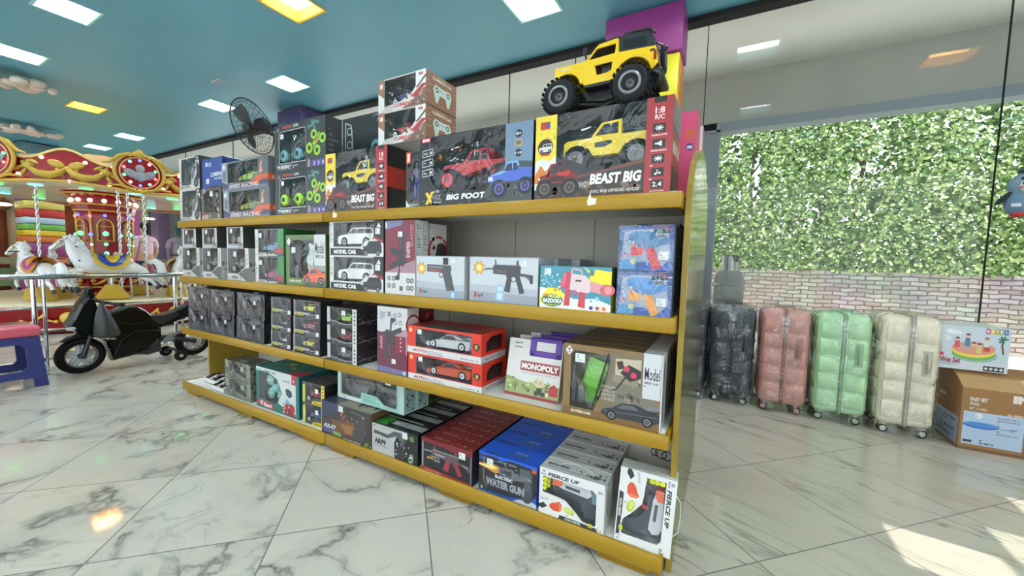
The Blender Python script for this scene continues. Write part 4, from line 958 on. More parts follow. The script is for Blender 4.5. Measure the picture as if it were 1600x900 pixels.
def sd_climb(f):
    f.rect(0, 0, 1, 1, (150, 104, 78)); f.text('CLIMBING CAR', .2, .82, .84, .90, (232, 224, 214), 1.5); f.text('HIGH SPEED', .34, .92, .66, .96, (190, 200, 120)); k = f.inset(.2, .12, .86, .74); d_pad(k)
    for y in (.2, .4, .6, .7): f.small(.03, y, .17, y+.04, 1, (200, 176, 158), int(y*10)); f.small(.88, y, .98, y+.04, 1, (200, 176, 158), int(y*9))
    f.rect(0, 0, 1, .05, (92, 68, 56))
climbwin = [(.13, .16), (.5, .24), (.72, .42), (.80, .58), (.80, .97), (.13, .97)]
for i, (c, z) in enumerate((((170, 44, 44), Z1+.303), ((44, 60, 120), Z1+.303+.149))):
    carton(.292, .215, .148, (206, 202, 200), fr_climb(c), sd_climb, None, climbwin, (40, 40, 42), toy_in('truck', c, .15, .055, .07, .03, 'toy_climbing_car', (206, 206, 210)), (150, 104, 78), (190, 186, 184), (-1.488, Y0+.004, z),
           label='brown and white box with a gamepad on its side, %s one, holding a %s car' % (('lower', 'red') if i == 0 else ('upper', 'blue')), group='brown and white climbing car boxes')
# pink boxes on the rear side
def fr_pink(f): f.rect(.0, 0, 1, 1, (206, 70, 110)); f.ell(.62, .66, .035, None, (40, 40, 120), 14); f.text('S', .45, .645, .8, .675, (236, 236, 240), 2); f.ell(.6, .78, .05, None, (200, 90, 60), 10)
carton(.075, .16, .47, (206, 70, 110), fr_pink, sidec=(196, 60, 100), loc=(-.232, 1.96, Z1), label='pink box with a blue S badge on the rear side of the top shelf')
carton(.05, .10, .455, (222, 222, 222), None, lambda f: f.rect(0, 0, 1, 1, (190, 60, 60)), loc=(-.196, 2.14, Z1), label='narrow white and red box right behind the pink box')

# --- second shelf ---------------------------------------------------
def fr_wlow(f):
    f.rect(0, 0, 1, .22, (196, 192, 190)); f.poly([(.5, .2), (.7, .32), (.84, .4), (1, .45), (1, 0), (.9, 0), (.72, .1)], (84, 82, 76)); f.specks(.6, .02, .98, .4, 24, [(120, 118, 104), (60, 56, 52), (92, 110, 80)], .06, 4)
    f.text('MODEL', .22, .06, .5, .15, (60, 58, 60), 2, .1); f.rect(.84, .4, 1, 1, (206, 204, 200)); f.small(.88, .5, .96, .9, 6, (90, 90, 92), 3); f.text('6688', .03, .06, .14, .1, (120, 118, 118)); f.tagprice(.3, .74, .15); f.line([(.84, .4), (.84, 1)], .01, (120, 118, 116))
wwin = [(.02, .22), (.5, .22), (.66, .34), (.84, .42), (.84, .99), (.02, .99)]
o = carton(.26, .13, .21, (196, 192, 190), fr_wlow, lambda f: (f.rect(0, 0, 1, 1, (186, 184, 182)), f.specks(.05, .1, .95, .6, 20, [(84, 82, 78), (120, 116, 110)], .08, 2)), None, wwin, (70, 70, 74),
           toy_in('truck', (120, 124, 116), .19, .03, .06, .05, 'toy_car', (150, 150, 150)), group='white fronted car boxes at the left of the second shelf')
stackof(o, [((-3.535, Y0, Z2), 'white fronted grey car box at the far left end of the second shelf'), ((-3.235, Y0, Z2), 'white fronted grey car box in the second pile from the left, second shelf'), ((-2.895, Y0, Z2), 'white fronted grey car box in the third pile from the left, second shelf')])
def fr_wup(f):
    f.rect(0, 0, 1, .2, (150, 154, 160)); f.rect(0, .05, .7, .09, (210, 212, 214)); f.ell(.82, .3, .22, None, (120, 126, 92), 12); f.ell(.82, .3, .12, None, (70, 74, 60), 10); f.ell(.74, .42, .13, None, (150, 154, 150), 10)
    f.rect(.86, .25, .98, 1, (206, 204, 200)); f.small(.88, .4, .96, .95, 5, (90, 90, 92), 3); f.rect(0, 0, .08, 1, (206, 204, 200)); f.tagprice(.2, .72, .2)
o = carton(.20, .10, .135, (180, 178, 176), fr_wup, None, None, RECT(.08, .2, .84, .96), (44, 42, 44), toy_in('buggy', (130, 120, 112), .14, .03, None, .03, 'toy_car'), (60, 60, 60), group='small car boxes standing on the white fronted boxes')
stackof(o, [((-3.53, Y0+.005, Z2+.2105), 'small car box on top of the far left pile, second shelf'), ((-3.235, Y0+.005, Z2+.2105), 'small car box on top of the second pile from the left, second shelf'), ((-2.905, Y0+.005, Z2+.2105), 'small car box on top of the third pile from the left, second shelf')])
def fr_sg(c, c2):
    def fn(f):
        f.rect(0, 0, .12, 1, (206, 204, 200)); f.rect(0, 0, 1, .12, (196, 196, 190)); f.poly([(.38, .12), (.46, 0), (1, 0), (1, .2), (.6, .2)], (74, 76, 78)); f.rect(.8, .3, 1, 1, (60, 130, 70)); f.text('SPEED', .10, .025, .36, .095, (120, 116, 108), 2)
        f.text('RACING', .46, .025, .76, .095, (226, 226, 222), 2, .2); k = f.inset(.66, .06, .99, .4); d_sport(k, c2); f.tagprice(.14, .68, .17); f.small(.02, .3, .09, .8, 5, (110, 110, 110), 2)
    return fn
for i, (c, c2) in enumerate((((150, 44, 90), (176, 40, 70)), ((80, 140, 180), (190, 50, 60)))):
    carton(.30, .2, .163, (96, 98, 100), fr_sg(c, c2), lambda f: f.rect(0, 0, 1, 1, (46, 110, 56)), None, [(.12, .14), (.5, .14), (.66, .26), (.8, .42), (.8, .96), (.12, .96)], (96, 98, 100), toy_in('sport', c, .21, .045, .06, .03), (46, 110, 56), (84, 120, 90),
           (-2.56, Y0, Z2+.1635*i), label='grey box with a %s car and green side, second shelf, %s of two' % (('purple', 'lower') if i == 0 else ('blue', 'upper')), group='grey racing car boxes on the second shelf')
def fr_green(f):
    f.text('SUPER SPORT', .08, .07, .4, .12, (206, 214, 190), 1.5); f.rect(.72, .42, .985, 1, (206, 206, 206)); f.poly([(.72, .42), (.985, .42), (.985, .3), (.72, .36)], (150, 152, 150)); f.text('Model', .74, .64, .96, .86, (60, 62, 62), .6); f.text('模型精品', .75, .56, .95, .62, (70, 72, 72), 1)
    f.poly([(.4, 0), (1, 0), (1, .2), (.7, .16)], (80, 88, 72)); k = f.inset(.44, .04, .99, .42); d_sport(k, (222, 96, 66)); f.poly([(.03, .87), (.08, .95), (.13, .87), (.08, .79)], (232, 232, 226)); f.text('T', .065, .85, .095, .89, (150, 60, 60)); f.tagprice(.15, .65, .11); f.small(.3, .93, .6, .95, 1, (150, 160, 120), 3)
def toy_tilt(c, kind='sport', cx=.40, size=.68):
    def fn(o, w_, d, h):
        k = toy_vehicle(kind, c, h*size, (120, 120, 124)).build('toy_car', o, loc=(w_*cx, d-.006, h*.16), rot=(R(90), R(-74), 0))
        g = G(); g.box(w_*.1, w_*.13, .006, .03, h*.2, h*.7, (60, 60, 56)); g.bbox(w_*.14, w_*.22, d*.2, d*.5, h*.16, h*.42, .01, (86, 88, 86), 'plastic'); g.build('remote_control', o)
    return fn
carton(.36, .09, .288, (92, 116, 62), fr_green, None, None, [(.09, .16), (.5, .16), (.72, .3), (.72, .9), (.18, .9), (.09, .8)], (40, 42, 36), toy_tilt((206, 212, 206)), (70, 90, 50), (80, 100, 56), (-2.238, Y0, Z2), label='green box with a white car inside and an orange car printed on it')
def fr_suvbox(f):
    f.rect(0, 0, .07, 1, (214, 212, 208)); f.small(.015, .4, .055, .95, 8, (110, 108, 110), 3); f.rect(0, 0, 1, .26, (206, 204, 202)); f.poly([(.02, .02), (.72, .02), (.6, .22), (.02, .22)], (20, 20, 22)); f.text('MODEL CAR', .09, .06, .52, .18, (236, 236, 236), 2)
    f.poly([(.83, 1), (1, 1), (1, 0), (.74, 0), (.72, .3), (.84, .56)], (30, 26, 30)); f.poly([(.84, .56), (1, .44), (1, .38), (.84, .5)], (170, 36, 40)); f.poly([(.74, .0), (1, 0), (1, .36), (.84, .5), (.72, .4)], (214, 212, 212)); k = f.inset(.62, .02, .98, .46); d_suv(k, (50, 52, 58)); f.tagprice(.86, .62, .16); f.ell(.92, .86, .035, None, (220, 220, 220), 8); f.poly([(.88, .8), (.96, .8), (.92, .93)], (220, 220, 220))
suvwin = [(.08, .27), (.6, .27), (.68, .42), (.83, .5), (.83, .97), (.08, .97)]
o = carton(.40, .12, .176, (206, 204, 202), fr_suvbox, lambda f: f.rect(0, 0, 1, 1, (40, 38, 40)), None, suvwin, (96, 98, 98), toy_in('suv', (222, 222, 220), .27, .06, None, .045, rim=(150, 150, 150)), (40, 38, 40), (60, 60, 62), group='black and white off-road car boxes')
stackof(o, [((-1.848, Y0, Z2), 'black and white window box with a white off-road car, lower of two'), ((-1.848, Y0, Z2+.1765), 'black and white window box with a white off-road car, upper of two')])
def fr_tall(f):
    f.rect(0, 0, 1, .3, (210, 208, 208)); f.poly([(0, .3), (1, .48), (1, 1), (0, 1)], (122, 34, 54)); f.poly([(0, .88), (.6, .94), (.6, 1), (0, 1)], (120, 120, 160)); f.rect(.06, .9, .0, .98, (210, 210, 214))
    k = F(f.g, f.o+f.u*.12+f.v*.98, f.v*-.78, f.u*.66, f.mat, f.l); d_rifle(k, (48, 46, 52), (70, 64, 74)); f.l = k.l
    f.text('SNIPER', .72, .5, .84, .72, (214, 190, 196), 1, 0, 90); f.text('BLASTER', .84, .66, .94, .95, (170, 120, 130), 1, 0, 90)
    for i, (x, y) in enumerate(((.14, .22), (.3, .22), (.14, .12), (.3, .12), (.78, .2), (.9, .2), (.78, .1), (.9, .1))): f.ell(x, y, .035, None, (90, 90, 96), 8); f.ell(x, y, .018, None, (190, 190, 194), 6)
    f.rect(.5, .06, .6, .12, (84, 84, 90)); f.tagprice(.44, .78, .07)
def sd_tall(f): f.rect(0, 0, 1, 1, (214, 214, 212)); f.small(.1, .1, .45, .95, 24, (110, 110, 112), 5); f.text('ⅡII', .62, .2, .82, .5, (30, 30, 32), 2, 0, 90); f.small(.6, .6, .9, .95, 10, (120, 122, 122), 8)
carton(.19, .085, .347, (160, 120, 130), fr_tall, sd_tall, loc=(-1.436, Y0, Z2), label='tall white and maroon toy rifle box beside the white off-road cars, second shelf', sidec=(214, 214, 212), group='tall toy rifle boxes')
def fr_red2(f): f.rect(0, 0, 1, 1, (206, 200, 200)); f.poly([(0, 0), (1, 0), (1, .4), (.5, .6), (0, .5)], (160, 36, 44)); f.ring(.5, .62, .22, .04, (176, 50, 56), 16); f.ell(.7, .62, .12, None, (50, 46, 50), 10); f.specks(.05, .05, .95, .9, 20, [(120, 30, 36), (222, 216, 214), (60, 50, 54)], .06, 3)
carton(.13, .12, .340, (206, 200, 200), None, fr_red2, loc=(-1.375, Y0+.10, Z2), label='red and white splash printed box right behind the tall rifle box, second shelf', sidec=(206, 200, 200))
GREYBOX = (196, 200, 206)
def fr_s200(f):
    f.poly([(0, 0), (1, 0), (1, .34), (0, .40)], (176, 180, 190)); f.poly([(0, 0), (1, 0), (1, .2), (0, .24)], (150, 156, 168)); f.line([(.005, .01), (.995, .01), (.995, .99), (.005, .99), (.005, .01)], .012, (120, 122, 126)); d_flash(f, .12, .70, .17)
    k = f.inset(.24, .16, .9, .96); d_pistol(k); f.poly([(.70, .0), (.86, .0), (.88, .2), (.72, .22)], (130, 160, 190)); f.poly([(.73, .05), (.8, .04), (.8, .16), (.76, .18)], (190, 208, 224)); f.tagprice(.72, .84, .11)
    f.text('S', .07, .1, .13, .2, (190, 50, 44), 3); f.text('200s', .14, .1, .25, .17, (70, 72, 78), 2); f.small(.07, .06, .25, .08, 1, (120, 124, 130), 3)
def fr_arp(f):
    f.poly([(0, 0), (1, 0), (1, .34), (0, .40)], (176, 180, 190)); f.poly([(0, 0), (1, 0), (1, .2), (0, .24)], (150, 156, 168)); f.line([(.004, .01), (.996, .01), (.996, .99), (.004, .99), (.004, .01)], .012, (120, 122, 126)); d_flash(f, .15, .76, .17)
    k = f.inset(.24, .2, .93, .98); d_rifle(k, (62, 62, 66), (84, 86, 90)); f.poly([(.40, .08), (.52, .05), (.54, .38), (.44, .44)], (150, 180, 206)); f.poly([(.43, .1), (.5, .09), (.51, .22), (.44, .24)], (196, 214, 228)); f.poly([(.43, .28), (.51, .27), (.52, .36), (.45, .38)], (196, 214, 228)); f.tagprice(.76, .82, .11)
    f.text('A', .07, .1, .13, .24, (190, 40, 44), 3); f.text('rp9', .14, .1, .22, .19, (70, 72, 78), 2); f.small(.07, .06, .22, .08, 1, (120, 124, 130), 3)
o = carton(.272, .165, .186, GREYBOX, fr_s200, lambda f: f.rect(0, 0, 1, 1, (186, 188, 190)), lambda f: f.line([(0, .5), (1, .5)], .01, (170, 172, 174)), group='white toy pistol boxes')
stackof(o, [((-1.240, Y0, Z2), 'white toy pistol box facing front on the second shelf'), ((-1.236, Y0+.17, Z2), 'white box directly behind the front pistol box')])
o = carton(.318, .15, .187, GREYBOX, fr_arp, lambda f: f.rect(0, 0, 1, 1, (190, 192, 194)), None, group='white toy submachine gun boxes')
stackof(o, [((-.944, Y0, Z2), 'white box with a submachine gun picture at the front of the second shelf'), ((-.93, Y0+.155, Z2), 'white box directly behind the submachine gun box, middle of the row'), ((-.89, Y0+.31, Z2), 'rearmost white box of the submachine gun row by the back panel')])
def fr_baz(f):
    f.rect(0, 0, 1, 1, (60, 140, 160)); f.poly([(.62, 1), (.72, .82), (.8, .95), (1, .9), (1, .45), (.88, .5), (.7, .6), (.72, .9)], (236, 222, 40)); f.poly([(0, 0), (1, 0), (1, .18), (.8, .3), (.5, .26), (.3, .42), (0, .5)], (232, 232, 226)); f.poly([(0, .2), (.12, .5), (.3, .48), (.38, .3), (.2, .1), (0, .1)], (236, 222, 40)); f.poly([(0, 0), (1, 0), (1, .1), (.5, .12), (0, .12)], (236, 234, 226))
    f.specks(.02, .5, .34, .85, 50, [(170, 210, 220), (220, 236, 240), (90, 170, 190)], .035, 3)
    f.poly([(.30, .56), (.36, .86), (.45, .88), (.44, .5), (.36, .46)], (200, 60, 84)); 
    for i in range(5): f.ell(.345+.006*i, .56+.062*i, .035, None, (222, 104, 120), 8)
    f.poly([(.44, .48), (.46, .84), (.66, .8), (.72, .7), (.72, .42), (.6, .4)], (226, 196, 200)); f.poly([(.72, .68), (.9, .62), (.98, .6), (.98, .4), (.9, .4), (.72, .46)], (222, 150, 156)); f.ell(.95, .5, .10, .13, (206, 96, 104), 14); f.ell(.96, .5, .05, .09, (226, 140, 146), 12)
    f.poly([(.36, .1), (.44, .1), (.46, .48), (.38, .46)], (200, 60, 76)); f.poly([(.56, .1), (.66, .06), (.66, .42), (.58, .44)], (200, 60, 76)); f.ring(.51, .4, .07, .022, (200, 60, 76), 10); f.line([(.46, .84), (.48, .95), (.6, .92), (.61, .8)], .035, (222, 170, 176)); f.rect(.52, .66, .6, .7, (60, 60, 66))
    f.ell(.74, .86, .06, None, (84, 110, 120), 12); f.ell(.82, .3, .05, None, (110, 180, 206), 12); f.ell(.82, .3, .035, None, (160, 214, 230), 10); f.ell(.74, .24, .03, None, (110, 180, 206), 10); f.specks(.12, .42, .3, .56, 10, [(220, 90, 40)], .03, 6)
    f.ell(.19, .2, .16, .15, (40, 110, 90), 18); f.text('69', .055, .28, .12, .36, (230, 120, 50), 2); f.text('HOLES', .13, .26, .31, .34, (236, 222, 120), 2.5); f.text('BAZOOKA', .055, .14, .34, .24, (236, 236, 230), 2.5); f.text('BUBBLE GUN', .1, .08, .29, .11, (236, 222, 60), 1)
    f.tagprice(.07, .8, .14)
    for x, c in ((.745, (50, 60, 130)), (.83, (200, 50, 50)), (.915, (226, 110, 60))): f.ell(x, .09, .045, None, c, 10)
o = carton(.268, .12, .158, (60, 140, 160), fr_baz, lambda f: (f.rect(0, 0, 1, 1, (90, 110, 60)), f.poly([(0, 0), (1, 0), (1, .3), (0, .5)], (206, 206, 60))), None, topc=(92, 122, 120), sidec=(90, 110, 60), group='teal and yellow bubble gun boxes')
stackof(o, [((-.614, Y0-.01, Z2), 'teal and yellow box with a pink bubble gun, front of its row'), ((-.612, Y0+.125, Z2), 'teal bubble gun box second in its row, behind the pink gun picture'), ((-.61, Y0+.26, Z2), 'teal bubble gun box at the back of its row')])
def fr_bub(cg, ch):
    def fn(f):
        f.rect(0, 0, 1, 1, (40, 80, 150)); f.poly([(.05, .22), (.1, .9), (.9, .94), (.95, .3), (.8, .1), (.5, .2)], (150, 160, 186)); f.poly([(0, 0), (.34, 0), (.3, .2), (.12, .26), (0, .16)], (60, 140, 196)); f.poly([(.34, 0), (1, 0), (1, .2), (.84, .12), (.5, .2)], (34, 84, 176))
        f.specks(.02, .3, .3, .9, 46, [(110, 150, 200), (196, 214, 230), (50, 70, 140)], .03, 4); f.specks(.02, .3, .2, .4, 6, [(206, 70, 90)], .04, 8)
        f.poly([(.16, .78), (.3, .88), (.62, .86), (.72, .7), (.9, .74), (.94, .6), (.74, .55), (.6, .42), (.4, .5), (.24, .64)], cg); f.poly([(.22, .34), (.24, .6), (.3, .56), (.46, .5), (.48, .42), (.4, .34)], ch); f.poly([(.5, .5), (.66, .5), (.80, .1), (.66, .02), (.54, .3)], ch); f.specks(.24, .5, .46, .66, 10, [(230, 120, 60), (220, 200, 190)], .03, 3)
        f.ell(.28, .22, .09, None, (90, 150, 180), 14); f.ell(.28, .22, .065, None, (196, 190, 140), 12); f.text('BUBBLE', .64, .82, .92, .92, (26, 40, 60), 3); f.text('GUN', .7, .73, .86, .80, (26, 40, 60), 2); f.tagprice(.74, .26, .17)
        f.line([(.6, .98), (.88, .95), (.96, .88)], .03, (176, 40, 60)); f.line([(.01, .02), (.01, .98), (.99, .98), (.99, .02), (.01, .02)], .02, (30, 60, 120))
    return fn
for i, (a, b, t1, t2) in enumerate((((50, 130, 196), (226, 150, 50), 'lower', 'yellow'), ((30, 110, 160), (206, 44, 60), 'upper', 'red'))):
    carton(.172, .17, .148, (40, 80, 150), fr_bub(a, b), lambda f: (f.rect(0, 0, 1, 1, (70, 100, 150)), f.specks(0, 0, 1, 1, 14, [(120, 150, 190), (30, 60, 120)], .1, 3)), None, topc=(50, 90, 150), sidec=(70, 100, 150), wrap=True,
           loc=(-.326, Y0-.012, Z2+.150*i), label='shrink wrapped blue bubble gun box with a %s handle gun, %s of two' % (t2, t1), group='blue bubble gun boxes')
def fr_dk(f): f.rect(.06, .06, .94, .94, (24, 28, 60)); f.specks(.08, .1, .9, .9, 20, [(60, 30, 50), (40, 50, 90), (90, 90, 120)], .08, 3)
o = carton(.15, .16, .108, (20, 30, 66), fr_dk, group='dark blue boxes behind the bubble guns')
stackof(o, [((-.315, 1.55, Z2+.109*i), 'dark blue box standing behind the bubble gun boxes, %s of the pile' % n) for i, n in enumerate(('bottom', 'middle', 'topmost'))])
# --- third shelf ----------------------------------------------------
def fr_blk(f):
    f.poly([(0, 0), (1, 0), (1, .3), (.75, .34), (.5, .2), (.2, .36), (0, .5)], (34, 34, 40)); f.specks(.02, .02, .5, .4, 24, [(84, 80, 92), (58, 56, 64), (120, 116, 126)], .06, 7)
    f.ell(.84, .28, .22, None, (40, 40, 44), 14); f.ell(.84, .28, .15, None, (92, 92, 96), 12); f.specks(.76, .14, .92, .42, 10, [(34, 34, 36), (130, 130, 134)], .05, 3); f.rect(.9, .1, 1, 1, (44, 45, 50)); f.tagprice(.6, .55, .16); f.line([(.02, .4), (.3, .2), (.6, .12)], .02, (110, 110, 118))
o = carton(.315, .2, .152, (44, 45, 50), fr_blk, None, None, [(.08, .5), (.3, .42), (.6, .3), (.7, .4), (.88, .52), (.88, .93), (.08, .93)], (40, 42, 46), toy_in('truck', (96, 98, 108), .23, .035, .07, .045, 'toy_truck', (120, 120, 124)), (34, 35, 38), (40, 42, 45), wrap='thin', group='black off-road car boxes in two rows on the third shelf')
pl = []
for r_ in (0, 1):
    for k, x in enumerate((-3.47, -3.145, -2.795)):
        pl.append(((x+(.012 if r_ else 0), Y0, Z3+.155*r_), 'black film covered off-road car box, %s row, %s from the shelf end' % (('bottom', 'top')[r_], ('first', 'second', 'third')[k])))
stackof(o, pl)
def fr_sc(f, n=0):
    f.rect(0, 0, 1, .2, (24, 24, 28)); f.rect(0, .2, .8, .32, (176, 160, 166)); f.poly([(.04, .16), (.36, .12), (.4, .26), (.05, .3)], (196, 196, 60)); f.text('CITY RACE', .07, .16, .36, .26, (40, 40, 30), 2); f.rect(.82, 0, 1, 1, (44, 40, 44)); f.ell(.9, .85, .07, None, (190, 60, 80), 8)
    for i in range(4): f.rect(.46+.1*i, .05, .53+.1*i, .15, (110, 110, 116))
    f.rect(.6, .24, .82, .34, (60, 58, 64)); f.tagprice(.84, .08, .22); f.rect(0, 0, .05, 1, (150, 148, 150))
cc = [(226, 226, 226), (150, 152, 158), (60, 66, 80), (200, 196, 80), (170, 110, 110), (206, 200, 60)]
for ci, (x, w_) in enumerate(((-2.402, .20), (-2.178, .245))):
    for r_ in range(3):
        carton(w_-.003, .14, .101, (110, 106, 110), fr_sc, lambda f: f.rect(0, 0, 1, 1, (40, 38, 42)), None, RECT(.06, .32, .8, .96), (104, 104, 108), toy_in('suv' if ci else 'sport', cc[ci*3+r_], w_*.5, w_*.22, .05, .034, rim=(120, 120, 120)), (40, 38, 42), (84, 84, 88),
               (x+.004*r_, Y0, Z3+.1015*r_), label='small window box with a %s toy car, %s of the %s pile' % (('white', 'grey', 'dark blue', 'pale yellow', 'dusty red', 'yellow')[ci*3+r_], ('bottom', 'middle', 'top')[r_], ('left', 'right')[ci]), group='small car boxes in two piles on the third shelf')
def fr_c3(f):
    f.rect(0, 0, .1, 1, (190, 190, 188)); f.rect(.86, 0, 1, 1, (200, 200, 196))
    for i in range(4): f.ell(.93, .2+.2*i, .06, None, (30, 30, 32), 8)
    f.rect(0, 0, .86, .16, (50, 50, 52)); f.line([(.1, .32), (.2, .2), (.3, .26), (.4, .14), (.7, .12), (.78, .2), (.86, .16)], .04, (170, 172, 176)); f.tagprice(.5, .6, .26); f.specks(.1, .02, .86, .2, 12, [(120, 122, 126), (20, 20, 22)], .06, 3)
def sd_c3(f): f.rect(0, 0, 1, 1, (40, 38, 42)); f.specks(.05, .1, .95, .9, 34, [(150, 50, 60), (170, 170, 176), (84, 80, 90)], .06, 9); f.line([(.05, .2), (.95, .35)], .05, (130, 132, 140))
for i, c in enumerate(((120, 110, 112), (130, 26, 40), (150, 196, 50))):
    carton(.232, .17, .096, (60, 60, 62), fr_c3, sd_c3, None, [(.1, .3), (.3, .24), (.7, .14), (.86, .22), (.86, .95), (.1, .95)], (64, 62, 64), toy_in('sport', c, .15, .04, .06, .02, rim=(90, 90, 92)), (40, 38, 42), (40, 40, 42),
           (-1.858, Y0-.01, Z3+.0965*i), label='dark box with white dotted corner and a %s sports car, %s of three' % ((('grey', 'bottom'), ('crimson', 'middle'), ('lime', 'top'))[i]), group='dotted corner sports car boxes')
def fr_tall2(f):
    f.poly([(0, .62), (0, 1), (1, 1), (1, .7), (.7, .66), (.3, .6)], (206, 204, 206)); f.poly([(0, 0), (1, 0), (1, .3), (.6, .6), (0, .62)], (104, 36, 60)); f.poly([(0, 0), (1, 0), (1, .08), (0, .1)], (110, 104, 150))
    k = F(f.g, f.o+f.u*.86+f.v*.10, f.v*.74, f.u*-.72, f.mat, f.l); d_rifle(k, (58, 56, 60), (84, 80, 86)); f.l = k.l; f.rect(.62, .34, .96, .58, (130, 34, 56))
    for i in range(4): f.ell(.79, .37+.06*i, .014, None, (220, 200, 206), 8)
    for x, y in ((.6, .88), (.76, .9), (.62, .78), (.78, .78)): f.ring(x, y, .035, .012, (100, 100, 106), 8)
    f.rect(.36, .86, .46, .93, (120, 120, 126)); f.small(.1, .8, .3, .96, 5, (130, 130, 134), 3); f.text('SNIPER', .1, .36, .2, .56, (206, 150, 170), 1, 0, 90); f.tagprice(.5, .16, .07, 0); f.ell(.92, .05, .03, None, (206, 206, 214), 10)
carton(.196, .075, .322, (170, 140, 150), fr_tall2, lambda f: (f.rect(0, 0, 1, 1, (150, 40, 48)), f.rect(0, .6, 1, 1, (206, 200, 200)), f.ring(.5, .76, .15, .03, (160, 40, 50), 10)), loc=(-1.478, Y0-.01, Z3), sidec=(150, 40, 48), label='tall white and maroon toy rifle box standing left of the red window boxes', group='tall toy rifle boxes')
o = carton(.15, .1, .300, (110, 26, 34), None, lambda f: f.specks(.05, .05, .95, .95, 20, [(190, 70, 70), (60, 20, 24)], .06, 2), loc=(-1.46, Y0+.11, Z3), label='dark red box standing in the shade behind the tall rifle box, third shelf')
RED = (214, 50, 34)
def fr_auto(f):
    f.rect(0, 0, 1, .235, (212, 210, 210)); f.text('AUTO', .085, .065, .27, .17, (176, 30, 70), 2); f.text('MODEL', .275, .065, .51, .155, (90, 88, 96), -.3); f.line([(.27, .05), (.53, .045)], .012, (90, 88, 96)); f.text('SIMULATION MODEL', .74, .06, .92, .10, (70, 70, 76), 1); f.ell(.955, .08, .028, None, (80, 80, 84), 8)
    f.rect(.02, .74, .075, .93, (232, 110, 40)); f.text('8', .03, .78, .065, .9, (240, 230, 210), 2); f.poly([(.905, .66), (.955, .68), (.985, .62), (.975, .48), (.95, .42), (.915, .46), (.895, .56)], (40, 34, 30)); f.poly([(.92, .62), (.96, .62), (.95, .48), (.925, .48)], (190, 160, 70)); f.tagprice(.15, .72, .17)
def sd_auto(f): f.rect(0, 0, 1, .235, (208, 206, 206)); f.text('AUTO', .15, .07, .45, .17, (150, 60, 80), 1); f.text('MODEL', .46, .07, .8, .17, (110, 108, 114), 0); f.poly([(.18, .36), (.8, .34), (.84, .84), (.4, .86), (.2, .7)], (30, 22, 24)); f.poly([(.3, .4), (.72, .38), (.7, .6), (.4, .62)], (70, 34, 36))
for i, (c, dx) in enumerate((((190, 70, 40), 0), ((196, 196, 200), -.006))):
    carton(.408, .20, .124, RED, fr_auto, sd_auto, lambda f: (f.poly([(.1, .0), (.86, 0), (.82, .5), (.16, .5)], (72, 64, 66)),), [(.12, .26), (.88, .26), (.885, .9), (.14, .93), (.115, .7)], (84, 78, 80), toy_in('sport', c, .26, .085, .075, .030, rim=(206, 206, 210)), RED, (176, 34, 26),
           (-1.272+dx, Y0-.012, Z3+.1245*i), label='red window box with a %s sports car, %s of two' % (('orange', 'lower') if i == 0 else ('silver', 'upper')), group='red sports car window boxes')
o = carton(.30, .12, .13, (150, 30, 26), None, loc=(-1.14, Y0+.20, Z3), label='dark red box lying behind the lower red window box, third shelf')

def monopoly(loc, label):
    w_, h, d = .242, .235, .042
    g = G(); g.box(0, w_, 0, d, 0, h, (214, 210, 206), 'print'); f = F(g, (0, 0, 0), (w_, 0, 0), (0, 0, h))
    f.poly([(0, 0), (1, 0), (1, .26), (.7, .3), (.4, .26), (0, .34)], (150, 160, 96)); f.rect(0, 0, 1, .05, (150, 40, 40)); f.specks(.02, .07, .98, .32, 40, [(190, 190, 120), (110, 130, 70), (90, 80, 60), (206, 214, 170)], .04, 4)
    f.rect(.26, .46, .98, .62, (130, 36, 44)); f.line([(.26, .46), (.98, .46), (.98, .62), (.26, .62), (.26, .46)], .014, (196, 120, 110)); f.text('MONOPOLY', .28, .485, .96, .595, (236, 226, 220), 2.5); f.text('Property Trading Game from Parker Brothers', .28, .41, .94, .43, (40, 40, 40), .5)
    f.text('Ages 8+', .1, .90, .26, .95, (60, 60, 64), 1); f.text('2-6 Players', .1, .83, .26, .87, (60, 60, 64), 1)
    f.poly([(.82, .1), (.82, .24), (.9, .3), (.98, .24), (.98, .1)], (176, 40, 44)); f.poly([(.5, .28), (.58, .36), (.72, .34), (.74, .24), (.62, .2)], (206, 190, 150)); f.ell(.58, .29, .012, None, (60, 50, 40), 6); f.ell(.66, .28, .012, None, (60, 50, 40), 6); f.rect(.56, .08, .76, .14, (50, 50, 46)); f.rect(.6, .14, .7, .2, (50, 50, 46)); f.ell(.6, .08, .022, None, (30, 30, 30), 8); f.ell(.72, .08, .022, None, (30, 30, 30), 8)
    f.ell(.2, .2, .06, None, (130, 140, 80), 8); f.line([(.2, .08), (.2, .2)], .02, (90, 70, 50))
    o = g.build('board_game_case', loc=loc, rot=(R(-11), 0, 0)); tag(o, label, 'board game', 'board game cases with purple handles')
    g = G(); P_ = (92, 56, 150); x0, x1, z0, z1 = w_*.40, w_*.99, h*.72, h*1.06
    g.bbox(x0, x1, -.004, d+.004, z0, z0+.026, .006, P_); g.bbox(x0, x0+.03, -.004, d+.004, z0, z1, .006, P_); g.bbox(x1-.03, x1, -.004, d+.004, z0, z1, .006, P_); g.bbox(x0, x1, -.004, d+.004, z1-.02, z1, .008, P_); g.box(x0+.03, x1-.03, d*.3, d*.6, z0+.02, z1-.02, (40, 26, 60)); g.build('handle', o)
    return o
m0 = monopoly((-.795, Y0+.055, Z3), 'white board game case with purple handle, front one of three')
copy_tree(m0, None, (-.790, Y0+.135, Z3), None, 'white board game case with purple handle, middle one of three'); copy_tree(m0, None, (-.775, Y0+.215, Z3), None, 'white board game case with purple handle, rear one of three')

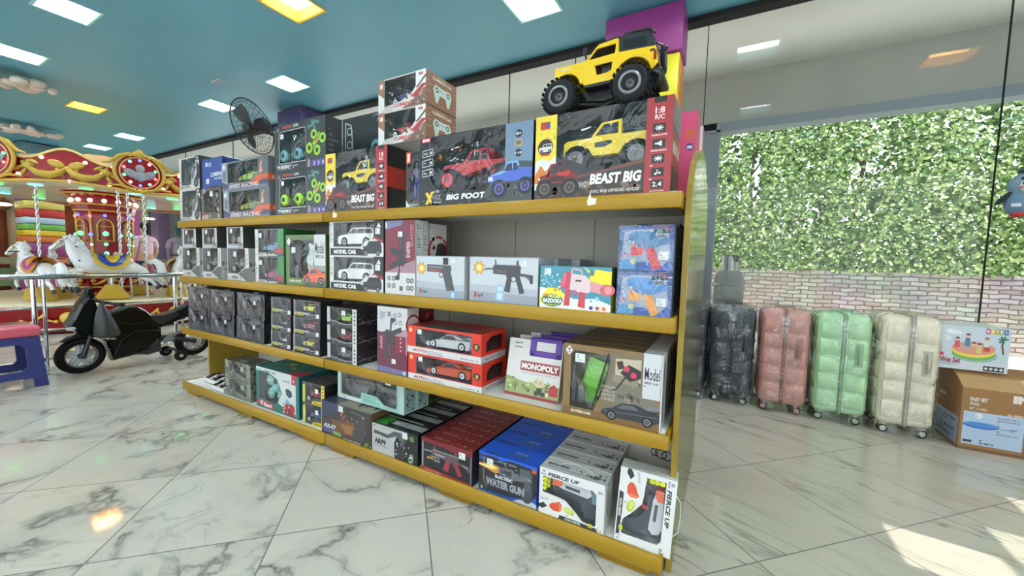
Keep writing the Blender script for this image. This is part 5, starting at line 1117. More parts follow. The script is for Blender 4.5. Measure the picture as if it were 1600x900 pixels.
def fr_model(f):
    f.poly([(.52, .95), (.42, .3), (.4, .1), (.95, .1), (.95, .95)], (120, 104, 84)); f.poly([(.55, .88), (.8, .9), (.8, .6), (.55, .66)], (190, 176, 150)); f.poly([(.45, .3), (.95, .3), (.95, .5), (.5, .62)], (120, 112, 100)); f.specks(.45, .3, .8, .6, 16, [(140, 128, 110), (92, 84, 74)], .05, 6)
    f.poly([(0, 0), (1, 0), (1, .12), (.6, .2), (.3, .1), (0, .12)], (120, 88, 50)); f.line([(.53, .62), (.78, .60)], .1, (140, 130, 112)); f.line([(.48, .93), (.32, .12)], .022, (30, 30, 30))
    f.line([(.66, .66), (.57, .48), (.52, .44)], .02, (26, 26, 28)); f.poly([(.6, .7), (.68, .82), (.8, .76), (.8, .66), (.7, .6)], (40, 38, 42)); f.ell(.66, .76, .04, None, (214, 60, 90), 10); f.ell(.73, .69, .04, None, (214, 60, 90), 10); f.poly([(.56, .84), (.62, .86), (.64, .76), (.58, .74)], (60, 44, 36))
    for i in range(4): f.text(('RACING CAR', 'MODEL TOY', 'REMOTE', 'CONTROL')[i], .42, .47-.055*i, .56, .505-.055*i, (206, 196, 176), 0)
    f.rect(.82, .42, .985, 1, (206, 206, 208)); f.text('Model', .835, .66, .975, .82, (54, 54, 58), .6); f.text('模型精品', .835, .61, .965, .64, (60, 60, 64), 1); f.small(.83, .575, .97, .595, 1, (90, 90, 94), 3)
    k = f.inset(.42, .05, 1.0, .36); d_sport(k, (46, 46, 52), rim=(140, 140, 146)); f.poly([(.82, .3), (1.0, .34), (1.0, .3), (.86, .27)], (120, 122, 128)); f.text('SUPERCAR', .10, .055, .32, .09, (230, 214, 190), 2); f.text('Super & Power', .4, .945, .64, .975, (110, 80, 44), .2)
    f.poly([(.02, .91), (.06, .98), (.10, .91), (.06, .84)], (226, 220, 222)); f.line([(.06, .87), (.06, .93)], .014, (120, 40, 110)); f.line([(.045, .93), (.075, .93)], .014, (120, 40, 110)); f.tagprice(.13, .76, .12); f.line([(.995, 0), (.995, 1)], .012, (226, 226, 226))
def tp_model(f): f.rect(.82, 0, 1, 1, (206, 206, 208)); f.poly([(.3, .1), (.75, .1), (.72, .3), (.35, .26)], (170, 140, 60)); f.rect(.82, .86, 1, .94, (120, 120, 122))
o = carton(.342, .078, .262, (134, 104, 62), fr_model, lambda f: (f.rect(0, 0, 1, 1, (206, 206, 208)), f.rect(.3, .1, .6, .9, (70, 72, 76))), tp_model, [(.08, .12), (.34, .12), (.46, .5), (.56, .90), (.12, .92), (.08, .84)], (70, 64, 54), None, topc=(92, 70, 40), group='brown sports car boxes in a row')
toy_tilt((110, 180, 60), 'sport', .22, .66)(o, .342, .078, .262)
stackof(o, [((-.508, Y0-.012+.082*i, Z3), 'brown box with a green sports car, %s of the row' % n) for i, n in enumerate(('front', 'second', 'third', 'fourth', 'rearmost'))])

# --- bottom shelf ---------------------------------------------------
def tray(loc, w_, d, label):
    g = G(); g.box(0, w_, 0, d, 0, .004, (222, 222, 220), 'card')
    for a in ((0, w_, 0, .003), (0, w_, d-.003, d), (0, .003, 0, d), (w_-.003, w_, 0, d)): g.box(a[0], a[1], a[2], a[3], 0, .034, (222, 222, 220), 'card')
    return tag(g.build('display_tray', loc=loc), label, 'tray', 'white card trays of small cars')
tray((-3.18, Y0+.005, Z4), .185, .30, 'white card tray of small black and silver cars beside the camouflage boxes')
tray((-3.42, Y0+.06, Z4), .225, .30, 'white card tray of small cars at the left end of the bottom shelf')
pc = {}
k_ = 0
for tx, ty, nx, ny, tn in ((-3.18, Y0+.005, 4, 3, 'right tray'), (-3.42, Y0+.06, 4, 3, 'left tray')):
    for i in range(nx):
        for j in range(ny):
            c, cn = ((28, 28, 30), 'black') if (i+j) % 2 == 0 else (((206, 206, 208), 'silver') if i % 2 else ((96, 98, 102), 'grey'))
            if c not in pc:
                g = toy_vehicle('sport', c, .090, (170, 170, 174)); o = g.build('die_cast_car'); o['category'] = 'toy car'; o['group'] = 'tiny cars in the two trays'; pc[c] = o
            else: o = copy_tree(pc[c])
            o.location = (tx+.027+i*(.175/4 if tn == 'right tray' else .052), ty+.012+j*.094, Z4+.0045+.02); o.rotation_euler = (R(0), R(0), R(90))
            o['label'] = 'tiny %s car in the %s, row %s from the front, column %s' % (cn, tn, ('one', 'two', 'three')[j], ('one', 'two', 'three', 'four')[i])
def fr_camo(f):
    f.rect(0, 0, .12, 1, (150, 146, 116)); f.rect(.85, 0, 1, 1, (140, 138, 112)); f.rect(.12, 0, .85, .2, (104, 104, 92)); f.specks(0, 0, .12, 1, 14, [(96, 96, 78), (176, 170, 140)], .07, 3); f.specks(.85, 0, 1, 1, 14, [(96, 96, 78), (176, 170, 140), (60, 62, 54)], .07, 4); f.specks(.12, .0, .85, .2, 24, [(70, 70, 64), (140, 140, 120)], .06, 5)
    f.rect(-.0, .2, .2, .56, (60, 60, 58)); f.rect(.02, .24, .18, .52, (84, 84, 80)); f.small(.04, .3, .16, .46, 2, (190, 190, 180), 3); f.ell(.38, .26, .2, None, (70, 72, 68), 12); f.ell(.38, .26, .12, None, (104, 104, 96), 10); f.tagprice(.62, .55, .24); f.line([(.5, .2), (.8, .12)], .04, (150, 150, 130))
o = carton(.315, .14, .121, (140, 138, 112), fr_camo, lambda f: (f.specks(0, 0, 1, 1, 24, [(110, 108, 86), (150, 146, 120), (70, 72, 60)], .14, 2),), None, [(.14, .3), (.3, .5), (.5, .32), (.84, .22), (.84, .96), (.14, .96)], (84, 84, 82), toy_in('truck', (116, 120, 104), .20, .06, .06, .03, 'toy_truck', (100, 100, 96)), (126, 122, 96), (96, 94, 84), wrap=True, group='camouflage printed truck boxes')
stackof(o, [((-2.985, Y0+.012, Z4), 'camouflage printed truck box on the bottom shelf, lower of two'), ((-2.985, Y0+.012, Z4+.125), 'camouflage printed truck box on the bottom shelf, upper of two')])
def fr_teal(f):
    f.poly([(0, 1), (1, 1), (1, 0), (.52, .24), (.62, .5), (.52, .8), (.3, .92), (0, .92)], (206, 210, 208)); f.rect(.93, 0, 1, 1, (30, 110, 106)); f.text('遥控飞机', .22, .90, .48, .955, (60, 70, 70), 2); f.rect(.02, .90, .1, .95, (150, 180, 176)); f.rect(.84, .78, .93, 1, (190, 40, 66)); f.ell(.885, .86, .03, None, (230, 220, 224), 8)
    f.poly([(.70, .62), (.76, .66), (.84, .6), (.85, .5), (.79, .44), (.72, .5)], (56, 70, 74)); f.poly([(.68, .3), (.74, .42), (.82, .3), (.78, .24)], (120, 176, 206)); f.poly([(.62, .14), (.72, .3), (.9, .28), (.93, .0), (.66, .02)], (120, 70, 66)); f.ell(.7, .16, .09, None, (176, 44, 56), 12); f.ell(.84, .22, .1, None, (176, 44, 56), 12); f.ell(.8, .1, .07, None, (150, 34, 44), 10); f.specks(.62, .02, .92, .3, 16, [(220, 190, 186), (90, 40, 40)], .04, 3)
    f.poly([(.03, .06), (.42, .02), (.42, .15), (.03, .19)], (190, 36, 56)); f.text('·5', .07, .07, .17, .17, (240, 230, 230), 2, .1); f.text('Siam!', .18, .05, .38, .15, (240, 230, 230), 2, .1); f.poly([(.42, .02), (.55, .02), (.6, .09), (.42, .10)], (40, 110, 80)); f.text('REMOTE 5G', .66, .8, .8, .83, (60, 60, 70), 1)
def toy_drone(o, w_, d, h):
    g = G()
    for x, z in ((.2, .66), (.44, .62), (.22, .34), (.46, .34)):
        g.lathe([(.034, -.006), (.038, 0), (.034, .006)], 14, (w_*x, .04, h*z), 'y', (150, 196, 190), 'gloss'); g.box(w_*x-.028, w_*x+.028, .030, .033, h*z-.003, h*z+.003, (206, 214, 212)); g.tube([(w_*.33, .045, h*.49), (w_*x, .04, h*z)], .009, 6, (130, 190, 182))
    g.ell((w_*.33, .04, h*.49), (.036, .02, .028), (130, 196, 188), 'gloss', 7); g.build('toy_drone', o)
carton(.45, .40, .258, (30, 110, 106), fr_teal, lambda f: (f.rect(0, 0, 1, 1, (24, 90, 88)),), lambda f: (f.poly([(.7, 0), (1, 0), (1, .3), (.8, .2)], (170, 36, 60)), f.rect(.3, .3, .45, .4, (190, 176, 60)), f.rect(.5, .2, .62, .26, (190, 176, 60)), f.specks(.05, .1, .6, .9, 8, [(60, 150, 140)], .08, 3)),
       [(.05, .22), (.42, .17), (.54, .24), (.60, .5), (.5, .78), (.3, .88), (.06, .88)], (120, 150, 146), toy_drone, (30, 110, 106), (24, 110, 100), (-2.604, Y0+.014, Z4), label='large green and white window box with a pale green drone inside')
def fr_yel(f):
    f.poly([(0, 0), (.1, 0), (.14, .5), (.1, .9), (0, .8)], (196, 200, 90)); f.rect(.86, 0, 1, 1, (222, 200, 40)); f.poly([(.4, 0), (.92, 0), (1, .16), (1, .24), (.5, .16)], (222, 200, 40)); f.text('MAZUCA', .52, .03, .86, .13, (40, 36, 20), 2)
    for i in range(4): f.ell(.93, .38+.16*i, .045, None, (30, 28, 26), 6)
    f.tagprice(.58, .56, .2); f.ell(.3, .26, .09, None, (190, 190, 190), 10)
def sd_yel(f): f.rect(0, 0, 1, 1, (24, 22, 24)); f.poly([(0, .05), (.3, .05), (1, .1), (1, .72), (.8, .7), (.35, .4), (0, .2)], (222, 200, 40)); f.text('MAZUCA', .4, .3, .95, .44, (150, 60, 40), 2, .2); f.specks(.2, .2, .8, .7, 10, [(30, 28, 30)], .06, 3)
for i, (c, t) in enumerate((((70, 84, 130), 'lower'), ((150, 50, 60), 'upper'))):
    carton(.198, .165, .122, (66, 64, 66), fr_yel, sd_yel, None, [(.12, .2), (.4, .2), (.5, .26), (.84, .3), (.84, .96), (.12, .96)], (96, 88, 92), toy_in('suv', c, .14, .03, .05, .03, rim=(150, 150, 150)), (24, 22, 24), (64, 58, 60), (-2.122, Y0+.016, Z4+.1225*i), label='yellow cornered box with a %s toy car, %s of two on the bottom shelf' % (('blue', 'red')[i], t), group='yellow and black car boxes')
def fr_ak(f):
    f.poly([(0, .5), (0, 1), (.5, 1), (.3, .7)], (50, 56, 84)); f.poly([(.2, .5), (.7, .6), (.75, .2), (.3, .1)], (110, 74, 46)); f.poly([(.4, .45), (.72, .5), (.72, .25), (.5, .22)], (150, 100, 56)); f.rect(0, 0, 1, .06, (70, 60, 56)); f.poly([(.62, .1), (.7, .7), (.86, .8), (.92, .5), (.82, .08)], (70, 62, 64)); f.specks(.62, .4, .9, .85, 20, [(190, 170, 176), (120, 104, 110), (50, 46, 50)], .045, 4)
    f.text('AK47', .04, .2, .3, .34, (206, 208, 214), 1.5, .15); f.poly([(.04, .08), (.24, .08), (.24, .18), (.04, .2)], (90, 70, 130)); f.poly([(.24, .07), (.42, .05), (.4, .15), (.24, .18)], (110, 160, 80)); f.specks(.4, .55, .56, .78, 12, [(176, 90, 70), (206, 130, 100)], .05, 5); f.rect(.42, .8, .46, .86, (220, 150, 110)); f.tagprice(.36, .8, .17); f.text('TOY GUN SERIES', .46, .03, .8, .07, (206, 196, 190), 1); f.specks(.88, .02, 1, .16, 6, [(110, 150, 60)], .05, 3); f.line([(.6, .9), (.9, .86)], .03, (90, 100, 96))
def tp_ak(f): f.rect(0, 0, 1, 1, (96, 92, 88)); f.poly([(.3, 0), (1, 0), (1, 1), (.5, 1)], (150, 138, 120)); f.specks(.6, .15, .95, .5, 8, [(40, 38, 36)], .1, 3); f.line([(.66, .3), (.84, .28)], .04, (50, 48, 46)); f.rect(0, 0, .3, .4, (64, 66, 84))
o = carton(.388, .235, .183, (58, 50, 50), fr_ak, lambda f: f.rect(0, 0, 1, 1, (110, 84, 60)), tp_ak, topc=(110, 104, 98), sidec=(110, 84, 60), loc=(-1.908, Y0-.012, Z4), group='dark brown toy gun boxes')
stackof(o, [((-1.908, Y0-.012, Z4), 'dark brown toy gun box at the front of the bottom shelf'), ((-1.906, Y0+.23, Z4), 'brown toy gun box directly under the mint green rifle boxes')])
def fr_tg(f):
    f.poly([(0, 0), (.5, 0), (.4, .12), (0, .1)], (206, 216, 212)); f.rect(0, 0, .045, 1, (196, 214, 208)); f.poly([(.38, .03), (.74, .03), (.66, .24), (.6, .30), (.38, .32)], (150, 200, 186)); f.small(.42, .08, .66, .26, 4, (110, 150, 140), 3); f.rect(.93, 0, 1, 1, (176, 200, 192)); f.small(.08, .03, .34, .07, 1, (60, 70, 70), 2); f.tagprice(.74, .72, .18)
def sd_tg(f): f.rect(.1, .05, .9, .95, (150, 180, 172)); f.specks(.15, .05, .85, .95, 40, [(44, 54, 54), (84, 104, 100)], .05, 3)
def toy_rifle(o, w_, d, h):
    g = G(); T = lambda pts: [(w_*(.1+.8*x), h*(.14+.62*z)) for x, z in pts]
    g.prism(T([(.0, .66), (.2, .66), (.2, .58), (.46, .56), (.48, .50), (.74, .5), (.8, .52), (.98, .36), (1, .7), (.78, .76), (.5, .82), (.2, .78), (.2, .74), (0, .72)]), .012, .035, (84, 84, 80), 'plastic'); g.prism(T([(.2, .8), (.7, .84), (.7, .78), (.2, .76)]), .010, .037, (140, 116, 104), 'plastic')
    g.prism(T([(.62, .52), (.72, .52), (.78, .15), (.7, .1)]), .014, .033, (50, 52, 52), 'plastic'); g.prism(T([(.46, .54), (.56, .54), (.52, .0), (.4, .04)]), .014, .033, (60, 62, 62), 'plastic'); g.build('toy_rifle', o)
o = carton(.50, .085, .185, (150, 184, 174), fr_tg, sd_tg, None, [(.06, .14), (.36, .12), (.40, .32), (.62, .30), (.72, .12), (.88, .1), (.9, .2), (.9, .94), (.06, .94)], (104, 112, 108), toy_rifle, (170, 196, 188), (150, 180, 172), group='mint green rifle boxes lying across the toy gun boxes')
stackof(o, [((-1.868, Y0+.06, Z4+.187), 'mint green window box with a toy rifle, lying on the dark brown boxes, front one'), ((-1.862, Y0+.148, Z4+.187), 'mint green window box with a toy rifle, right behind the first')])
def fr_arp9(f):
    f.poly([(0, 0), (.52, 0), (.5, .5), (.56, .78), (.8, .8), (.78, .98), (0, .98)], (176, 174, 172)); f.poly([(.7, .5), (.56, .76), (.36, .6), (.05, .66), (.05, .76), (.36, .72), (.5, .9), (.8, .92)], (84, 84, 86)); f.rect(.04, .64, .34, .70, (60, 60, 62)); f.specks(.5, .05, .92, .6, 60, [(190, 192, 186), (110, 112, 108), (40, 42, 42)], .05, 3); f.poly([(.56, .06), (.6, .4), (.72, .42), (.72, .06)], (50, 50, 52))
    f.text('ARP9', .06, .32, .32, .50, (24, 24, 26), 2); f.text('DUAL MODE FIRING', .06, .25, .36, .28, (70, 70, 72), 1); f.text('ACTIVE', .14, .88, .4, .95, (150, 148, 146), 0); f.ell(.055, .9, .03, None, (170, 50, 50), 8); f.ell(.88, .82, .09, None, (60, 110, 50), 14); f.ring(.88, .82, .075, .015, (150, 180, 120), 12); f.tagprice(.68, .76, .18); f.ell(.86, .15, .1, None, (206, 214, 200), 12); f.poly([(.8, .1), (.92, .1), (.88, .2), (.83, .2)], (60, 110, 60)); f.rect(.14, .0, .5, .03, (150, 150, 60))
def tp_arp9(f): f.rect(.04, .1, .28, .92, (60, 140, 50)); f.specks(.06, .15, .26, .85, 8, [(30, 70, 26)], .12, 3); f.rect(.32, .35, .98, .8, (150, 152, 150)); f.specks(.34, .4, .96, .78, 14, [(70, 72, 70), (190, 192, 190)], .12, 4)
o = carton(.302, .098, .150, (26, 28, 28), fr_arp9, None, tp_arp9, sidec=(20, 20, 22), topc=(24, 24, 26), group='black and grey toy gun boxes in a row')
stackof(o, [((-1.512, Y0-.012+.112*i, Z4), 'black and grey toy gun box with a green badge, %s of the row' % n) for i, n in enumerate(('front', 'second', 'third', 'rearmost'))])
def fr_red(f):
    f.line([(.03, .02), (.03, .97)], .05, (150, 152, 154)); f.line([(.975, .02), (.975, .97)], .03, (120, 122, 126)); f.poly([(0, .88), (.0, 1), (1, 1), (1, .84), (.7, .78), (.5, .86)], (120, 30, 36)); f.poly([(0, 0), (1, 0), (1, .06), (.5, .10), (0, .14)], (150, 36, 34)); f.text('ASSAULT RIFLE', .08, .035, .4, .085, (226, 150, 140), 1)
    k = f.inset(.06, .14, .97, .86); d_rifle(k, (96, 76, 82), (150, 146, 150), (150, 44, 56)); f.poly([(.28, .60), (.31, .60), (.30, .78), (.28, .78)], (150, 44, 56)); f.text('SHOOT', .12, .40, .26, .47, (226, 170, 50), 2, .1); f.text('ELECTRIC GUN', .2, .49, .38, .52, (226, 222, 200), 1); f.text('GUN', .27, .38, .38, .45, (190, 190, 196), 1); f.tagprice(.75, .70, .19)
def tp_red(f): f.text('ELECTRIC GUN', .2, .35, .5, .5, (216, 190, 186), 1); f.specks(.02, .2, .2, .85, 8, [(60, 20, 22)], .2, 3); f.specks(.56, .15, .96, .5, 8, [(226, 170, 90), (206, 150, 70)], .14, 5); f.rect(.56, .6, .95, .75, (96, 20, 26))
o = carton(.284, .0585, .155, (28, 26, 30), fr_red, None, tp_red, sidec=(40, 36, 40), topc=(128, 32, 38), group='red rifle boxes in a row')
stackof(o, [((-1.186, Y0-.014+.0615*i, Z4), 'red topped toy rifle box, %s' % n) for i, n in enumerate(('front one of its row', 'second from the front', 'third from the front', 'fourth from the front', 'fifth from the front', 'sixth from the front', 'seventh from the front', 'rearmost one of its row'))])
BLUE = (30, 92, 206)
def fr_blue2(f):
    f.poly([(0, .82), (.0, 1), (1, 1), (1, .92), (.6, .96), (.4, .9), (.3, .82)], BLUE); f.poly([(0, .86), (0, .93), (.3, .95), (.4, .9), (.3, .84)], (40, 44, 50)); f.poly([(0, 0), (1, 0), (1, .3), (.9, .16), (.5, .06), (0, .05)], (30, 80, 170)); f.poly([(.6, 0), (1, 0), (1, .1), (.9, .16), (.7, .08)], (190, 196, 206))
    f.line([(.09, .9), (.09, .3), (.15, .1)], .016, (150, 140, 110)); f.ell(.06, .09, .04, None, (176, 160, 110), 10)
    f.poly([(.0, .70), (.24, .76), (.36, .74), (.38, .6), (.3, .54), (.1, .62), (0, .64)], (206, 140, 60)); f.poly([(.0, .68), (.24, .72), (.34, .68), (.24, .62), (0, .66)], (250, 220, 140))
    f.poly([(.36, .56), (.36, .74), (.6, .76), (.64, .7), (.9, .72), (.92, .6), (.6, .5)], (104, 106, 110)); f.poly([(.4, .6), (.4, .7), (.58, .71), (.58, .56)], (60, 62, 66)); f.poly([(.72, .7), (.72, .86), (.9, .88), (.92, .7)], (84, 86, 92)); f.poly([(.8, .6), (.9, .58), (.94, .2), (.84, .14), (.78, .3)], (80, 82, 88)); f.ell(.84, .2, .14, None, (66, 68, 74), 12); f.specks(.38, .5, .92, .88, 16, [(150, 152, 156), (44, 46, 50)], .03, 3)
    f.text('ELECTRIC', .30, .44, .60, .52, (220, 222, 226), 2); f.text('WATER GUN', .13, .20, .80, .40, (150, 152, 156), 3); f.text('AIRSOFT SERIES', .34, .85, .66, .89, (190, 194, 200), 0); f.tagprice(.15, .72, .15); f.rect(.92, .84, .99, .93, (206, 90, 50)); f.line([(.93, .84), (.93, .1)], .01, (90, 92, 96))
def tp_blue(f): f.text('WATER GUN', .42, .25, .78, .5, (80, 96, 130), 2); f.text('ELECTRIC', .54, .5, .74, .64, (150, 170, 214), 2); f.rect(.1, .0, .4, .1, (50, 60, 80))
o = carton(.270, .112, .168, (36, 36, 42), fr_blue2, None, tp_blue, sidec=(26, 70, 170), topc=BLUE, group='blue water gun boxes in a row')
stackof(o, [((-.874, Y0-.005+.118*i, Z4), 'blue topped water gun box, %s' % n) for i, n in enumerate(('front one of four', 'second of four', 'third of four', 'rearmost of four'))])
# FIERCE UP gun boxes
def fr_fierce(f, rot=False):
    D = (52, 52, 56)
    f.text('FIERCE UP', .14, .845, .62, .925, D, 2, .2); f.ell(.065, .93, .03, None, D, 8); f.ell(.065, .93, .016, None, (226, 224, 220), 6); f.text('BHP', .03, .85, .11, .88, D, 1); f.poly([(.08, .0), (.9, .0), (.98, .06), (.9, .12), (.5, .10), (.08, .16)], (226, 224, 218)); f.poly([(.32, .02), (.92, .02), (.88, .085), (.34, .11)], D); f.text('GUN KING', .42, .035, .66, .08, (222, 222, 218), 2)
    for i in range(3): f.ell(.09, .76-.095*i, .045, None, (214, 214, 50), 12)
    f.poly([(.0, .18), (.18, .30), (.3, .44), (.34, .40), (.62, .18), (.66, .1), (.0, .1)], (228, 226, 220)); f.poly([(.02, .30), (.16, .34), (.16, .38), (.02, .35)], (190, 192, 194)); f.poly([(.0, .2), (.08, .26), (.14, .20), (.06, .12), (0, .14)], (40, 42, 46))
    f.poly([(.17, .25), (.22, .31), (.29, .34), (.33, .38), (.37, .33), (.37, .22), (.33, .16), (.24, .15), (.18, .19)], (216, 84, 54)); f.ell(.345, .27, .025, .09, (236, 120, 84), 12); f.ell(.485, .245, .085, .065, (190, 196, 60), 16, -.25); f.ell(.475, .255, .06, .04, (214, 220, 110), 14, -.25); f.small(.44, .13, .62, .16, 1, (70, 70, 72), 2)
    for x, y in ((.79, .12), (.82, .12), (.79, .085), (.82, .085)): f.ell(x, y, .024, None, (196, 190, 50), 8)
    f.specks(.86, .04, .96, .1, 4, [D], .02, 3); f.rect(.90, .80, .98, .86, (206, 204, 200)); f.small(.905, .8, .97, .86, 2, (90, 90, 92), 4)
def sd_fierce(f): f.text('BLASTER SERIES', .32, .3, .62, .82, (70, 70, 74), 1, 0, 90); f.ell(.5, .9, .035, None, (60, 60, 62), 8); f.line([(.02, .02), (.02, .98)], .01, (180, 178, 172))
def tp_fierce(f): f.text('SHOOTING', .06, .42, .4, .6, (50, 50, 54), 3, .3); f.specks(.5, .25, .97, .7, 18, [(50, 50, 54), (90, 90, 92)], .14, 6); f.line([(.1, .3), (.9, .2)], .06, (150, 148, 144))
fwin = [(.06, .48), (.3, .46), (.42, .44), (.60, .24), (.68, .13), (.86, .09), (.88, .14), (.88, .76), (.82, .82), (.06, .82)]
def toy_pistol(o, w_, d, h):
    g = G(); T = lambda pts: [(w_*x, h*z) for x, z in pts]
    g.prism(T([(.34, .62), (.74, .58), (.80, .66), (.78, .76), (.70, .82), (.22, .80), (.22, .68)]), .014, .040, (206, 206, 210), 'gloss'); g.prism(T([(.40, .66), (.62, .645), (.62, .70), (.40, .715)]), .012, .042, (84, 86, 90), 'plastic')
    g.prism(T([(.20, .655), (.20, .795), (.35, .80), (.35, .70), (.30, .66)]), .010, .044, (226, 104, 66), 'gloss'); g.prism(T([(.30, .60), (.50, .60), (.72, .62), (.84, .70), (.85, .2), (.70, .14), (.64, .40), (.50, .50), (.30, .52)]), .018, .036, (70, 76, 86), 'plastic')
    g.prism(T([(.80, .5), (.86, .5), (.86, .72), (.80, .74)]), .016, .038, (110, 150, 166), 'plastic'); g.build('toy_pistol', o)
    g = G()
    for i in range(3): g.ell((w_*.10, .026, h*(.76-.095*i)), (.0115, .0115, .0115), (220, 222, 50), 'plastic', 8)
    g.build('foam_balls', o)
o = carton(.254, .085, .184, (226, 224, 220), fr_fierce, sd_fierce, tp_fierce, fwin, (84, 86, 88), toy_pistol, (216, 214, 210), (206, 204, 198), group='white foam ball pistol boxes in a row')
stackof(o, [((-.590, Y0-.012+.091*i, Z4), 'white foam ball pistol box, %s' % n) for i, n in enumerate(('front one of its row', 'second from the front', 'third from the front', 'fourth from the front', 'rearmost of its row'))])
g = G(); g.tube([(0, 0, 0), (.03, 0, .014), (.07, 0, .018), (.11, 0, .014), (.14, 0, 0)], .002, 6, (206, 204, 200)); h_ = g.build('handle', o, loc=(.06, .05, .184))
# the upright one, leaning at the end of the shelf
def fr_fup(f):
    k = F(f.g, f.o+f.v, f.v*-1, f.u, f.mat, f.l); fr_fierce(k); f.l = k.l     # same print turned a quarter
up_win = [(v, 1-u) for u, v in fwin]
def toy_up(o, w_, d, h):
    g = G(); T = lambda pts: [(w_*z, h*(1-x)) for x, z in pts]
    g.prism(T([(.34, .62), (.74, .58), (.80, .66), (.78, .76), (.70, .82), (.22, .80), (.22, .68)]), .014, .040, (206, 206, 210), 'gloss'); g.prism(T([(.40, .66), (.62, .645), (.62, .70), (.40, .715)]), .012, .042, (84, 86, 90), 'plastic')
    g.prism(T([(.20, .655), (.20, .795), (.35, .80), (.35, .70), (.30, .66)]), .010, .044, (226, 104, 66), 'gloss'); g.prism(T([(.30, .60), (.50, .60), (.72, .62), (.84, .70), (.85, .2), (.70, .14), (.64, .40), (.50, .50), (.30, .52)]), .018, .036, (70, 76, 86), 'plastic'); g.prism(T([(.44, .44), (.50, .44), (.5, .56), (.47, .56)]), .016, .038, (190, 60, 70), 'plastic'); g.build('toy_pistol', o)
    g = G()
    for i in range(3): g.ell((w_*(.76-.16*i), .026, h*.885), (.013, .013, .013), (220, 222, 50), 'plastic', 8)
    g.build('foam_balls', o)
o = carton(.184, .075, .262, (226, 224, 220), fr_fup, lambda f: f.rect(.3, .1, .6, .5, (190, 188, 184)), None, up_win, (84, 86, 88), toy_up, (216, 214, 210), (206, 204, 198), (-.300, Y0-.010, Z4+.0), (R(-4), R(2.5), R(4)), label='white foam ball pistol box standing upright and leaning at the bottom shelf end')
g = G(); g.tube([(.1845, .03, .06), (.2, .03, .08), (.203, .03, .13), (.2, .03, .18), (.1845, .03, .2)], .002, 6, (206, 204, 200)); g.build('handle', o)
# white cartons at the back of the bottom shelf
def fr_ce(f): f.text('FIERCE UP', .05, .78, .5, .92, (60, 60, 62), 2, .2); f.small(.06, .2, .6, .6, 5, (130, 128, 124), 4); f.text('CE', .68, .62, .78, .76, (50, 50, 52), 1); f.ring(.84, .68, .09, .02, (70, 70, 72), 10); f.ring(.92, .67, .09, .02, (70, 70, 72), 10); f.text('MADE IN CHINA', .66, .3, .9, .38, (80, 80, 82), 1)
o = carton(.27, .1, .25, (206, 202, 192), fr_ce)
o.location = (-.43, 1.70, Z4)
o['label'] = 'white carton with CE marks standing at the right back of the bottom shelf'
